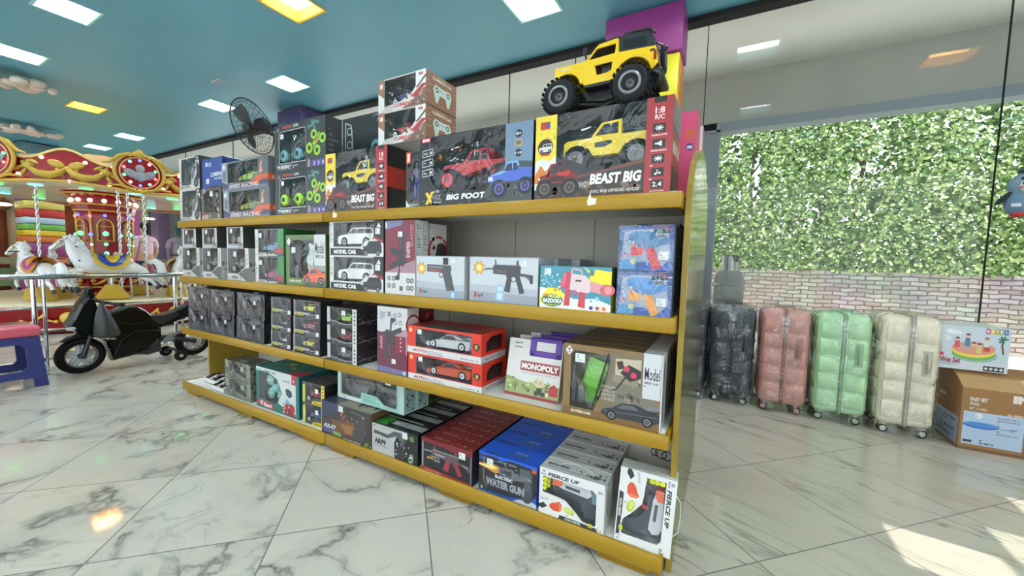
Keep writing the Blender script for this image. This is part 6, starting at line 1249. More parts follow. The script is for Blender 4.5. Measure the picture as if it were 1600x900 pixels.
# the big yellow toy truck -------------------------------------------
def hero_truck(loc):
    Yc = (236, 196, 24); BK = (24, 24, 27)
    t = empty('toy_truck', loc, (0, 0, 0), 'big yellow off-road toy truck with black tyres standing on the largest truck box', 'toy truck')
    W = .196; y0, y1 = .012, .012+W-.024
    def body_side(y, s_):
        """side panel with window and door cut-outs"""
    g = G()
    outer = [(0, .150), (-.003, .176), (.02, .184), (.106, .184), (.117, .185), (.151, .222), (.163, .231), (.228, .238), (.233, .190), (.352, .184), (.357, .170), (.362, .132), (.350, .118), (.338, .13), (.328, .15), (.305, .162), (.27, .162), (.243, .148), (.230, .112), (.222, .104), (.113, .102), (.104, .112), (.092, .140), (.068, .155), (.035, .155), (.012, .140)]
    win = [(.126, .186), (.155, .219), (.222, .222), (.219, .190)]
    cut = [(.149, .163), (.211, .165), (.209, .138), (.194, .131), (.158, .129)]
    pts = [Vector((a, b, 0)) for a, b in outer]
    ar = lambda q: sum(q[i][0]*q[(i+1) % len(q)][1]-q[(i+1) % len(q)][0]*q[i][1] for i in range(len(q)))
    fixl = lambda q, pos: q if (ar(q) > 0) == pos else q[::-1]
    loops = [fixl(outer, True), fixl(win, False), fixl(cut, False)]
    V2 = [p for l in loops for p in l]; tri = tessellate_polygon([[Vector((a, b, 0)) for a, b in l] for l in loops])
    for ya, yb in ((y0, y0+.006), (y1-.006, y1)):
        for y, fl in ((ya, False), (yb, True)):
            fs = []
            for q in tri:
                a, b, c = [V2[i] for i in q]; ccw = (b[0]-a[0])*(c[1]-a[1])-(b[1]-a[1])*(c[0]-a[0]) > 0
                q = tuple(q) if ccw else tuple(q[::-1]); fs.append(q if not fl else q[::-1])
            g.add([(a, y, b) for a, b in V2], fs, Yc, 'gloss')
        k = 0
        for l in loops:
            n = len(l); g.add([(a, ya, b) for a, b in l]+[(a, yb, b) for a, b in l], [(i, n+i, n+(i+1) % n, (i+1) % n) for i in range(n)], Yc, 'gloss')
    g.bbox(-.004, .112, y0+.004, y1-.004, .172, .187, .005, Yc, 'gloss'); g.bbox(-.006, .01, y0+.01, y1-.01, .146, .180, .004, (40, 40, 42), 'plastic')   # bonnet, grille
    g.prism([(.228, .236), (.352, .182), (.356, .15), (.345, .15), (.34, .178), (.22, .180)], y0+.003, y1-.003, Yc, 'gloss')
    g.add([(.112, y0+.005, .186), (.158, y0+.012, .228), (.158, y1-.012, .228), (.112, y1-.005, .186)], [(0, 3, 2, 1)], (60, 66, 70), 'gloss')   # windscreen
    for s_, y in ((-1, y0), (1, y1)):     # flared arches
        for cx, cz, r_ in ((.047, .098, .058), (.283, .10, .064)):
            P_ = [(cx+r_*math.cos(R(a)), y+s_*.004, cz+r_*math.sin(R(a))) for a in range(10, 175, 15)]; g.tube(P_, .0055, 6, Yc, 'gloss')
    g.box(.335, .350, y0-.0005, y0+.001, .168, .176, (30, 30, 30)); g.box(.02, .06, y0-.001, y0, .170, .174, (220, 220, 220), 'gloss')
    g.build('body', t)
    g = G(); g.box(.115, .225, y0+.008, y1-.008, .108, .134, (40, 36, 34)); g.box(.17, .2, y0+.02, y0+.07, .13, .185, (44, 40, 40)); g.box(.17, .2, y1-.07, y1-.02, .13, .185, (44, 40, 40)); g.box(.13, .15, y0+.02, y1-.02, .15, .18, (120, 60, 40)); g.build('cabin_interior', t)
    g = G(); g.prism([(.150, .228), (.163, .237), (.232, .245), (.232, .238), (.163, .231)], y0, y1, BK, 'plastic'); g.prism([(.231, .240), (.233, .190), (.352, .182), (.347, .214), (.328, .236), (.26, .245)], y0+.002, y1-.002, BK, 'plastic'); g.prism([(.245, .228), (.246, .198), (.325, .193), (.32, .222)], y0+.0005, y1-.0005, (34, 34, 38), 'gloss'); g.build('hardtop', t)
    g = G()
    for y in (y0+.02, y1-.02): g.tube([(.24, y, .247), (.25, y, .257), (.33, y, .254), (.345, y, .235)], .004, 6, BK)
    for x in (.25, .275, .30, .325): g.tube([(x, y0+.02, .256), (x, y1-.02, .256)], .003, 6, BK)
    g.bbox(.262, .318, y0+.04, y1-.04, .256, .268, .004, (30, 30, 32)); g.build('roof_rack', t)
    g = G(); g.cyl((.362, .09, .17), (.372, .09, .17), .046, n=20, col=BK, mat='rubber'); g.cyl((.372, .09, .17), (.375, .09, .17), .026, n=14, col=(60, 60, 62)); g.tube([(.352, .03, .2), (.378, .09, .21), (.352, .15, .2)], .003, 6, BK); g.build('spare_wheel', t)
    for ya in (y0-.003, y1-.006):
        g = G(); g.box(.3475, .3565, ya, ya+.009, .140, .170, (150, 34, 20), 'gloss'); g.build('tail_light', t)
    for ym, ye in ((y0, -1), (y1, 1)):
        g = G(); g.tube([(.118, ym+ye*.003, .19), (.116, ym+ye*.008, .212)], .0035, 6, BK); g.bbox(.108, .121, ym+min(ye*.004, ye*.014), ym+max(ye*.004, ye*.014), .200, .226, .003, BK); g.build('wing_mirror', t)
    g = G(); g.bbox(.335, .375, y0+.004, y1-.004, .098, .118, .005, BK); g.tube([(.34, y0+.01, .11), (.372, y0, .09), (.372, y0, .07), (.345, y0+.02, .06)], .007, 6, BK); g.build('rear_bumper', t)
    g = G(); g.bbox(-.018, .006, y0, y1, .118, .140, .005, BK); g.build('front_bumper', t)
    g = G(); g.box(.03, .32, .06, .14, .065, .10, BK); g.box(.112, .23, y0+.002, y1-.002, .094, .104, BK)
    for x in (.03, .282): g.cyl((x, .02, .066), (x, W-.02, .066), .010, n=8, col=(50, 50, 54)); g.ell((x, W/2, .066), (.022, .022, .022), (44, 44, 48), n=8)
    for x, dx in ((.05, .03), (.262, -.03)):
        for y in (.05, .15): g.tube([(x, y, .07), (x+dx, y, .125)], .008, 8, (50, 52, 60)); g.tube([(x, y, .074), (x+dx, y, .12)], .0105, 8, (70, 72, 78))
    for y in (.045, .155): g.tube([(.04, y, .06), (.16, .1, .062)], .005, 6, (60, 60, 64)); g.tube([(.275, y, .06), (.16, .1, .062)], .005, 6, (60, 60, 64))
    g.build('chassis', t)
    def wheel(x, y, s_, parent):
        g = G(); r_ = .066; hw = .033
        g.lathe([(.030, -hw*.8), (.039, -hw*1.02), (.056, -hw*.98), (r_*.97, -hw*.6), (r_*.98, 0), (r_*.97, hw*.6), (.056, hw*.98), (.039, hw*1.02), (.030, hw*.8)], 32, (0, 0, 0), 'y', (34, 34, 36), 'rubber', cap=False)
        for k in range(22):
            a = 2*math.pi*k/22
            for sy in (-1, 1):
                g.M = Matrix.Rotation(a+(.07 if sy > 0 else 0), 4, 'Y'); g.bbox(r_*.955, r_*1.022, *( (sy*hw*.98, sy*hw*.12) if sy < 0 else (hw*.12, hw*.98)), -.0055, .0055, .0015, (30, 30, 32), 'rubber', 1)
        g.M = Matrix()
        w_ = g.build('wheel', parent, loc=(x, y, .0665))
        q = G(); yy = -hw if s_ < 0 else hw; d_ = -1 if s_ < 0 else 1
        prof = [(.037, yy*.82), (.038, yy*1.02), (.029, yy*1.06), (.027, yy*.85), (.024, yy*.45), (.015, yy*.40), (.014, yy*.72), (.005, yy*.76)]
        prof = prof if d_ > 0 else prof
        q.lathe(prof[:3], 24, (0, 0, 0), 'y', (128, 128, 132), 'gloss', cap=False); q.lathe(prof[2:6], 24, (0, 0, 0), 'y', (60, 60, 62), 'plastic', cap=False); q.lathe(prof[5:], 16, (0, 0, 0), 'y', (106, 106, 108), 'gloss', cap=False); q.cyl((0, yy*.30, 0), (0, yy*.40, 0), .017, n=14, col=(70, 70, 72)); q.cyl((0, yy*.2, 0), (0, yy*.3, 0), .036, n=20, col=(26, 26, 28))
        q.cyl((0, yy*.78, 0), (0, yy*.84, 0), .006, n=8, col=(24, 24, 26)); q.build('rim', w_)
    wheel(.030, .006, -1, t); wheel(.282, .006, -1, t); wheel(.030, .19, 1, t); wheel(.282, .19, 1, t)
hero_truck((-.600, Y0+.026, Z1+.302+.001))
# ------------------------------------------------------------------ luggage and cartons by the glass
def solid(name, rgb, rough=.4, coat=0., metal=0.):
    m, nt, b, N, L = nm(name); n = N.new('ShaderNodeTexNoise'); n.inputs['Scale'].default_value = 30
    mx = N.new('ShaderNodeMix'); mx.data_type = 'RGBA'; L.new(n.outputs['Fac'], mx.inputs[0]); mx.inputs[6].default_value = S(*[c*.96 for c in rgb]); mx.inputs[7].default_value = S(*rgb)
    L.new(mx.outputs[2], b.inputs['Base Color']); b.inputs['Roughness'].default_value = rough; b.inputs['Coat Weight'].default_value = coat; b.inputs['Metallic'].default_value = metal
    return m
def suitcase(loc, c, label, w_=.292, d=.345, H_=.745, rz=0, seed=1, hub=(206, 206, 206)):
    t = empty('suitcase', loc, (0, 0, R(rz)), label, 'suitcase', 'wrapped suitcases in a row by the glass')
    z0 = .062; dk = tuple(int(v*.8) for v in c); r_ = random.Random(seed)
    g = G(); g.bbox(0, w_, 0, d, z0, H_, .042, c, 'plastic', 3); n = 5
    for x0, x1 in ((.02, w_*.43), (w_*.57, w_-.02)):
        for k in range(n):
            za, zb = z0+.05+(H_-z0-.09)*k/n, z0+.05+(H_-z0-.09)*(k+1)/n-.012
            g.bbox(x0, x1, -.005, .02, za, zb, .0045, c, 'plastic', 1)
    for xs_ in ((-.005, .02), (w_-.02, w_+.005)):
        for k in range(n):
            za, zb = z0+.05+(H_-z0-.09)*k/n, z0+.05+(H_-z0-.09)*(k+1)/n-.012
            g.bbox(xs_[0], xs_[1], .05, d-.05, za, zb, .0045, c, 'plastic', 1)
    g.build('shell', t)
    g = G(); g.bbox(w_*.475, w_*.525, -.003, d+.003, z0-.003, H_+.003, .02, dk, 'cloth', 2); g.tube([(w_*.5, .003, z0+.04), (w_*.5, .003, H_-.04)], .0035, 6, tuple(int(v*.6) for v in c), 'plastic'); g.build('zip_band', t)
    g = G(); hx = w_*.78; g.box(hx-.022, hx+.022, -.0075, -.004, .40, .56, dk); g.tube([(hx, -.008, .42), (hx, -.024, .435), (hx, -.026, .48), (hx, -.024, .525), (hx, -.008, .54)], .006, 6, dk); g.build('side_handle', t)
    g = G(); g.tube([(w_*.3, d*.4, H_), (w_*.3, d*.4, H_+.018), (w_*.7, d*.4, H_+.018), (w_*.7, d*.4, H_)], .008, 8, dk); g.build('top_handle', t)
    for x in (.045, w_-.045):
        for y in (.05, d-.05):
            g = G(); g.cyl((x, y, .05), (x, y, .07), .02, n=10, col=dk); g.bbox(x-.016, x+.016, y-.012, y+.02, .036, .054, .005, dk, 'plastic', 1)
            a = r_.uniform(-.5, .5); g.M = Matrix.Translation((x, y-.004, .0265)) @ Matrix.Rotation(a, 4, 'Z')
            for s_ in (-1, 1): g.lathe([(.018, -.007), (.0255, -.006), (.026, 0), (.0255, .006), (.018, .007)], 16, (0, s_*.011, 0), 'y', (44, 42, 42), 'rubber'); g.lathe([(.0, -.0085), (.016, -.008), (.018, -.006), (.018, .006), (.016, .008), (0, .0085)], 14, (0, s_*.011, 0), 'y', hub, 'gloss')
            g.M = Matrix(); g.build('wheel', t)
    # loose clear bag
    g = G(); nu, nz = 44, 26; V = []
    for j in range(nz+1):
        q = j/nz; z = .018+(H_-.006)*q
        for i in range(nu):
            a = 2*math.pi*i/nu; e = 5; cx, cy2 = math.cos(a), math.sin(a)
            s_ = (abs(cx)**e+abs(cy2)**e)**(-1/e); flare = .010+.006*(1-q)+.004*math.sin(a*7+q*5+seed)+.003*math.sin(a*13-q*17+seed)+r_.uniform(-.0022, .0022)
            top = 1 if q < .93 else math.sqrt(max(0, 1-((q-.93)/.07)**2))*.12+.88
            V.append((w_/2+cx*s_*(w_/2+flare)*top, d/2+cy2*s_*(d/2+flare)*top, z+.012*math.sin(a*3+seed)*(1-q) if j < 2 else z))
    Fc = [(j*nu+i, j*nu+(i+1) % nu, (j+1)*nu+(i+1) % nu, (j+1)*nu+i) for j in range(nz) for i in range(nu)]
    ctr = len(V); V.append((w_/2, d/2, H_+.028)); Fc += [(nz*nu+i, nz*nu+(i+1) % nu, ctr) for i in range(nu)]
    g.add(V, Fc, (220, 220, 220), 'wrap', True)
    # gathered knot fold on the front
    g.add([(w_*.36, -.018, H_-.02), (w_*.62, -.018, H_-.03), (w_*.5, -.026, H_-.17)], [(0, 2, 1)], (220, 220, 220), 'wrap'); g.add([(w_*.42, -.02, H_-.06), (w_*.55, -.02, H_-.06), (w_*.44, -.03, H_-.19), (w_*.52, -.03, H_-.2)], [(0, 2, 3, 1)], (220, 220, 220), 'wrap')
    g.build('clear_bag', t)
    return t
suitcase((-.398, 3.372, 0), (52, 56, 62), 'charcoal wrapped suitcase half hidden behind the gold end panel', seed=1, w_=.278)
suitcase((-.095, 3.362, 0), (50, 56, 64), 'charcoal wrapped suitcase between its dark twin and the dusty pink one', seed=2)
suitcase((.235, 3.358, 0), (204, 146, 136), 'dusty pink suitcase wrapped in clear plastic', seed=3, hub=(190, 150, 146))
suitcase((.560, 3.352, 0), (182, 226, 176), 'mint green suitcase wrapped in clear plastic', seed=4, hub=(170, 190, 172))
suitcase((.888, 3.315, 0), (236, 226, 200), 'cream suitcase wrapped in clear plastic, beside the pool boxes', seed=5, H_=.765, w_=.275, hub=(206, 200, 190))

KR = (150, 108, 66)
t = G(); x0, x1, y0_, y1_ = 0, .62, 0, .36
prof = [(0, 0), (y1_, 0), (y1_, .45), (.16, .455), (.09, .43), (0, .372)]
t.prism(prof, x0, x1, KR, 'card', axis='x')
f = F(t, (0, 0, 0), (x1, 0, 0), (0, 0, .372), 'print')
f.rect(.0, 0, 1, .05, (116, 80, 48)); f.text('EASY SET', .055, .80, .17, .86, (222, 214, 206), 2); f.text('POOL', .055, .73, .12, .78, (206, 206, 214), 2); f.text('8FT X 24IN', .055, .66, .17, .70, (222, 206, 180), .5); f.text('INTEX', .325, .84, .66, .96, (236, 226, 214), 3)
f.rect(.42, .70, .66, .77, (206, 180, 150)); f.small(.3, .62, .66, .68, 1, (206, 180, 150), 5)
f.rect(.02, .10, .41, .63, (176, 194, 216)); f.ell(.12, .57, .045, None, (222, 224, 226), 12); f.small(.1, .555, .14, .585, 2, (120, 120, 124), 3); f.ell(.14, .42, .12, .055, (50, 110, 190), 20); f.ell(.14, .445, .115, .035, (130, 180, 220), 20); f.ell(.14, .44, .10, .026, (70, 130, 200), 18); f.rect(.03, .13, .09, .17, (60, 60, 66)); f.small(.24, .3, .38, .6, 7, (130, 140, 156), 4); f.small(.14, .12, .4, .2, 2, (70, 74, 84), 6); f.poly([(.3, .42), (.38, .44), (.34, .38)], (130, 150, 180))
f.rect(.42, .05, 1, .66, (70, 110, 60)); f.poly([(.42, .3), (1, .34), (1, .2), (.42, .16)], (60, 130, 206)); f.poly([(.42, .36), (1, .40), (1, .34), (.42, .3)], (150, 200, 230)); f.specks(.43, .42, .99, .64, 30, [(150, 180, 90), (206, 214, 150), (60, 90, 50)], .06, 4)
for i in range(4): f.ell(.48+.12*i, .44, .05, None, (214, 170, 140), 8); f.rect(.465+.12*i, .32, .495+.12*i, .4, ((206, 70, 70), (230, 200, 60), (70, 120, 190), (230, 230, 226))[i])
f = F(t, (0, .34, 0), (0, -.34, 0), (0, 0, .37), 'print'); f.rect(.08, .05, .95, .5, (150, 170, 200)); f.small(.15, .1, .85, .45, 6, (60, 70, 90), 4); f.small(.2, .62, .6, .8, 2, (206, 190, 170), 5)
t.box(0.02, .6, .0995, .1, .4315, .434, (196, 170, 130), 'print'); t.add([(0, .0005-.001, .3725), (x1, -.0005, .3725), (x1, .09, .4315), (0, .09, .4315)], [(0, 1, 2, 3)], (176, 140, 96), 'print'); t.add([(.26, -.0015, .36), (.33, -.0015, .36), (.33, -.0015, .3735), (.26, -.0015, .3735), (.33, .091, .4335), (.26, .091, .4335)], [(0, 1, 2, 3), (3, 2, 4, 5)], (206, 190, 160), 'gloss')
tag(t.build('pool_carton', loc=(1.256, 3.287, 0)), 'big brown cardboard carton on the floor beside the cream suitcase', 'cardboard box')
t = G(); w_, d, h = .295, .30, .268
t.box(0, w_, 0, d, 0, h, (206, 212, 220), 'print'); f = F(t, (0, 0, 0), (w_, 0, 0), (0, 0, h)); f.rect(0, 0, 1, 1, (196, 206, 218)); f.poly([(0, .3), (1, .2), (1, 0), (0, 0)], (206, 210, 216)); f.ell(.2, .85, .12, .05, (222, 230, 236), 12); f.ell(.14, .88, .05, .04, (230, 236, 240), 10)
f.ell(.52, .36, .33, .17, (150, 176, 170), 22); f.ell(.5, .39, .31, .16, (110, 170, 90), 24); f.ell(.5, .45, .31, .155, (226, 206, 70), 24); f.ell(.5, .51, .31, .15, (222, 140, 120), 24); f.ell(.5, .545, .28, .11, (196, 150, 140), 22)
for x, z, s_, cs, ct in ((.26, .62, .05, (206, 80, 90), (70, 44, 34)), (.41, .66, .085, (50, 120, 150), (50, 36, 30)), (.68, .62, .07, (206, 214, 214), (120, 84, 60)), (.5, .53, .05, (206, 150, 120), (80, 54, 40)), (.58, .52, .045, (214, 190, 110), (90, 60, 44))):
    f.poly([(x-.04, z-.12), (x+.04, z-.12), (x+.035, z+s_*.9), (x-.035, z+s_*.9)], cs); f.ell(x, z+s_*1.5, .045, None, (220, 176, 146), 10); f.poly([(x-.035, z+s_*1.5+.01), (x+.035, z+s_*1.5+.01), (x+.02, z+s_*1.5+.05), (x-.02, z+s_*1.5+.05)], ct)
f.rect(.64, .46, .73, .56, (206, 60, 60)); f.line([(.92, .42), (.89, .62), (.9, .74)], .03, (96, 76, 54))
for a in range(6): b_ = R(20+a*50); f.line([(.9, .74), (.9+.07*math.cos(b_), .74+.09*math.sin(b_))], .035, (50, 110, 84))
for i, (ch, cc_) in enumerate(zip('INTEX', ((196, 40, 60), (214, 190, 60), (206, 150, 60), (120, 170, 120), (60, 90, 150)))): f.rect(.655+.062*i, .86, .71+.062*i, .98, cc_); f.text(ch, .668+.062*i, .885, .697+.062*i, .955, (240, 236, 230), 2)
f.ell(.04, .33, .045, None, (196, 40, 60), 12); f.text('Wet Set', .02, .14, .33, .27, (150, 60, 90), 2); f.text('COLLECTION', .06, .09, .3, .12, (120, 110, 130), .5); f.rect(.66, .02, .95, .13, (30, 34, 40))
for i in range(4): f.ell(.70+.07*i, .075, .03, None, (206, 210, 214), 8)
f.rect(.05, .66, .16, .76, (226, 228, 228)); f.small(.065, .68, .145, .74, 2, (110, 112, 116), 3)
tag(t.build('pool_box', loc=(1.180, 3.41, .4555)), 'pale blue paddling pool box stacked on the big brown carton', 'cardboard box')

# gas cylinder standing outside the glass
g = G(); sc = (128, 130, 126)
g.lathe([(.10, 0), (.115, .02), (.115, .04), (.125, .06), (.128, .10), (.128, .90), (.122, .96), (.10, 1.0), (.05, 1.03), (.02, 1.035)], 28, (0, 0, 0), 'z', sc, 'matte')
for z in (.12, .5, .88): g.lathe([(.128, z-.008), (.1315, z), (.128, z+.008)], 28, (0, 0, 0), 'z', (130, 132, 128), 'steel')
c_ = g.build('gas_cylinder', loc=(.01, 4.28, 0)); tag(c_, 'grey steel gas cylinder standing outside the glass behind the charcoal suitcase', 'gas cylinder')
g = G(); n = 18; V = []
for k in range(n+1):
    a = R(-150+k*300/n); 
    for r__, z in ((.078, 1.01), (.078, 1.155), (.074, 1.155), (.074, 1.01)): V.append((r__*math.cos(a), r__*math.sin(a), z-(.06 if z > 1.1 and 4 < k < 8 else 0)))
g.add(V, [(k*4+i, (k+1)*4+i, (k+1)*4+(i+1) % 4, k*4+(i+1) % 4) for k in range(n) for i in range(4)], (140, 142, 138), 'steel'); g.tube([(.078*math.cos(R(a)), .078*math.sin(R(a)), 1.157) for a in range(-150, 151, 15)], .006, 6, (120, 122, 118), 'steel'); g.build('collar', c_)
g = G(); g.cyl((0, 0, 1.03), (0, 0, 1.09), .018, n=10, col=(160, 140, 80), mat='steel'); g.cyl((0, 0, 1.07), (.04, 0, 1.07), .009, n=8, col=(160, 140, 80), mat='steel'); g.cyl((0, 0, 1.09), (0, 0, 1.11), .026, n=10, col=(60, 60, 60)); g.build('valve', c_)

# penguin plush and an empty suction hook on the glass
pg = empty('plush_toy', (1.575, 3.645, 1.405), (0, 0, R(-8)), 'blue grey hooded penguin plush hanging on the glass at the right edge', 'plush toy')
B_ = (110, 138, 164)
g = G(); g.ell((0, 0, .085), (.092, .062, .098), B_, 'cloth', 12); g.ell((0, -.002, .19), (.085, .068, .075), (126, 154, 176), 'cloth', 12); g.build('body', pg)
g = G(); g.ell((.002, -.026, .185), (.066, .048, .056), (226, 214, 206), 'cloth', 10); g.ell((.0, -.022, .218), (.062, .045, .030), (40, 40, 44), 'cloth', 9)
for x in (-.032, .034): g.ell((x, -.072, .192), (.010, .006, .011), (20, 20, 24), 'gloss', 7); g.ell((x-.002, -.077, .196), (.003, .002, .003), (240, 240, 240), 'gloss', 5)
for x in (-.044, .046): g.ell((x, -.066, .172), (.010, .005, .006), (214, 130, 120), 'cloth', 6)
g.build('face', pg)
g = G(); g.ell((.001, -.080, .184), (.022, .018, .009), (206, 60, 30), 'cloth', 8); g.build('beak', pg)
for s_ in (-1, 1):
    g = G(); g.ell((s_*.094, -.005, .115), (.016, .026, .052), (44, 50, 58), 'cloth', 8, Matrix.Rotation(s_*R(-38), 3, 'Y')); g.build('wing', pg)
    g = G(); g.ell((s_*.045, -.045, .006), (.030, .034, .016), (190, 50, 54), 'cloth', 8); g.build('foot', pg)
g = G(); g.box(-.075, -.035, -.062, -.060, .055, .075, (206, 214, 220), 'card'); g.build('label_tag', pg)
def hook(x, z, label):
    g = G(); g.lathe([(.0, -.016), (.006, -.016), (.007, -.010), (.018, -.002), (.021, 0)], 16, (0, 0, 0), 'y', (70, 80, 76), 'gloss'); g.tube([(0, -.016, 0), (0, -.028, -.002), (0, -.030, -.016), (0, -.022, -.024)], .002, 6, (90, 96, 92), 'chrome')
    tag(g.build('suction_hook', loc=(x, YG-.0005, z)), label, 'hook')
hook(-.034, 1.769, 'small dark suction hook stuck on the glass above the gas cylinder'); hook(1.575, 1.70, 'small suction hook on the glass above the penguin plush')

# ------------------------------------------------------------------ fan mounted on the purple column
fan = empty('wall_fan', (-5.36, 2.78, 2.655), (0, 0, 0), 'black wire-caged fan mounted on the column with the purple top block', 'fan')
nrm = Vector((.10, -.85, -.46)).normalized(); q = Vector((0, 0, 1)).rotation_difference(nrm).to_matrix().to_4x4()
K = (30, 34, 36); g = G(); g.M = q; Rf = .335
g.tube([(Rf*math.cos(2*math.pi*k/36), Rf*math.sin(2*math.pi*k/36), 0) for k in range(36)], .008, 6, K, 'plastic', closed=True)
for zc, dz in ((0, .085), (0, -.085)):
    for r__, zz in ((.07, 1), (.14, .93), (.22, .72), (.30, .3)): g.tube([(r__*math.cos(2*math.pi*k/30), r__*math.sin(2*math.pi*k/30), dz*zz) for k in range(30)], .0022, 4, K, 'plastic', closed=True)
    for k in range(30):
        a = 2*math.pi*k/30; g.tube([(.05*math.cos(a), .05*math.sin(a), dz), (.2*math.cos(a+.12), .2*math.sin(a+.12), dz*.8), (.29*math.cos(a+.2), .29*math.sin(a+.2), dz*.38), (Rf*math.cos(a+.24), Rf*math.sin(a+.24), 0)], .0026, 4, K, 'plastic')
g.lathe([(0, .092), (.05, .09), (.056, .08), (.05, .075)], 20, (0, 0, 0), 'z', K, 'plastic'); g.build('cage', fan)
g = G(); g.M = q
for k in range(3):
    a0 = 2*math.pi*k/3; V = []
    for i in range(7):
        r__ = .05+.23*i/6; wd = .35+.25*math.sin(math.pi*i/6)
        for s_ in (-1, 1): V.append((r__*math.cos(a0+s_*wd*.8), r__*math.sin(a0+s_*wd*.8), s_*.025)); 
    V2 = V+[(x, y, z-.004) for x, y, z in V]; m_ = len(V)
    Fc = [(2*i, 2*i+1, 2*i+3, 2*i+2) for i in range(6)]; g.add(V2, Fc+[tuple(m_+j for j in f_[::-1]) for f_ in Fc], (40, 46, 50), 'plastic', True)
g.ell((0, 0, 0), (.05, .05, .03), (40, 42, 44), n=9); g.build('blades', fan)
g = G(); g.M = q; g.lathe([(.03, -.06), (.075, -.09), (.085, -.13), (.08, -.20), (.05, -.235), (0, -.24)], 20, (0, 0, 0), 'z', (22, 24, 26), 'plastic'); g.build('motor', fan)
g = G(); b0 = q @ Vector((0, 0, -.2)); g.tube([b0, b0+Vector((0, .05, -.1)), (-.14, .50, -.02), (-.14, .575, -.02)], .018, 8, K, 'plastic'); g.box(-.20, -.08, .572, .586, -.12, .08, K); g.build('bracket', fan)

# ------------------------------------------------------------------ railing, stool, toy motorbike
rl = empty('railing', (-5.0, 0, 0), (0, 0, 0), 'chrome tube railing in front of the carousel', 'railing')
g = G(); g.cyl((0, -1.4, .82), (0, 2.9, .82), .021, n=14, col=(206, 208, 210), mat='chrome'); g.build('top_rail', rl)
for z in (.56, .36, .12):
    g = G(); g.cyl((-.0, -1.4, z), (0, 2.9, z), .007, n=8, col=(206, 208, 210), mat='chrome'); g.build('wire_rail', rl)
for y in (-1.1, -.1, .90, 1.84, 2.8):
    g = G(); g.cyl((0, y-.028, 0), (0, y-.028, .80), .016, n=12, col=(200, 202, 204), mat='chrome'); g.cyl((0, y+.028, 0), (0, y+.028, .80), .012, n=12, col=(200, 202, 204), mat='chrome')
    for z in (.12, .36, .56): g.box(-.006, .006, y-.03, y+.03, z-.014, z+.014, (190, 192, 194), 'chrome')
    g.lathe([(.05, 0), (.05, .008), (.02, .014)], 16, (0, y, 0), 'z', (190, 192, 194), 'chrome'); g.build('post', rl)
st = empty('plastic_stool', (-4.58, .58, 0), (0, 0, 0), 'dark blue plastic stool with a pink seat at the left edge', 'stool')
NB = (40, 50, 112); g = G()
def frame_face(xa, xb, ya, yb):
    global g
    """splayed side frame with a rounded opening, in the plane of constant x"""
    P0 = [(-.27, 0), (-.20, 0), (-.195, .075), (.195, .075), (.20, 0), (.27, 0), (.235, .39), (-.235, .39)]
    hole = [(-.15, .13), (.15, .13), (.172, .16), (.165, .30), (.14, .335), (-.14, .335), (-.165, .30), (-.172, .16)]
    l1 = [Vector((a, b, 0)) for a, b in P0]; l2 = [Vector((a, b, 0)) for a, b in hole[::-1]]; tri = tessellate_polygon([l1, l2]); A = l1+l2; n_ = len(A)
    V = [(xa, p.x, p.y) for p in A]+[(xb, p.x, p.y) for p in A]; Fc = []
    for q_ in tri:
        a, b, c = [A[i] for i in q_]; q_ = tuple(q_) if (b.x-a.x)*(c.y-a.y)-(b.y-a.y)*(c.x-a.x) > 0 else tuple(q_[::-1]); Fc += [tuple(n_+i for i in q_), q_[::-1]]
    for o_, m_ in ((0, len(l1)), (len(l1), len(l2))): Fc += [(o_+i, o_+(i+1) % m_, n_+o_+(i+1) % m_, n_+o_+i) for i in range(m_)]
    g.add(V, Fc, NB, 'plastic')
frame_face(-.012, .012, 0, 0); g.build('side_frame', st); g = G(); frame_face(-.352, -.328, 0, 0); g.build('side_frame', st)
g = G()
for y in (-.235, .225): g.box(-.33, -.01, y, y+.012, .1, .14, NB); g.box(-.33, -.01, y*.93, y*.93+.012, .30, .39, NB)
g.build('cross_bar', st)
g = G(); g.bbox(-.365, .025, -.245, .245, .39, .468, .022, (206, 92, 110), 'gloss', 3); g.build('seat', st)

mb = empty('ride_on_motorbike', (-4.78, 0, 0), (0, 0, 0), 'black toy sports motorbike with training wheels parked by the railing', 'toy motorbike')
KB = (15, 16, 18)
def side(pts, hw, c=KB, mat='ink', sl=None, g_=None):
    g = g_ or G(); g.prism(pts, -hw, hw, c, mat, axis='x', slices=sl or [(0, .86), (.18, .97), (.5, 1), (.82, .97), (1, .86)]); return g
def bwheel(y, r__, hw):
    g = G(); n_ = 28; g.lathe([(r__*.66, -hw*.8), (r__*.86, -hw), (r__*.97, -hw*.55), (r__, 0), (r__*.97, hw*.55), (r__*.86, hw), (r__*.66, hw*.8), (r__*.66, -hw*.8)], 32, (0, 0, 0), 'x', (17, 15, 15), 'rubber', cap=False)
    w_ = g.build('wheel', mb, loc=(0, y, r__+.001)); g = G(); g.lathe([(r__*.67, -hw*.7), (r__*.6, -hw*.75), (r__*.6, hw*.75), (r__*.67, hw*.7)], 28, (0, 0, 0), 'x', (96, 96, 98), 'gloss', cap=False)
    for k in range(5):
        a = 2*math.pi*k/5+.3; c1, s1 = math.cos(a), math.sin(a)
        for da in (-.16, .16): g.tube([(0, r__*.14*math.cos(a+da*4), r__*.14*math.sin(a+da*4)), (0, r__*.62*math.cos(a+da), r__*.62*math.sin(a+da))], [.022, .013], 6, (186, 188, 192), 'gloss')
    g.cyl((-.03, 0, 0), (.03, 0, 0), r__*.17, n=14, col=(44, 44, 48)); g.build('rim', w_)
bwheel(1.072, .155, .036); bwheel(1.865, .153, .038)
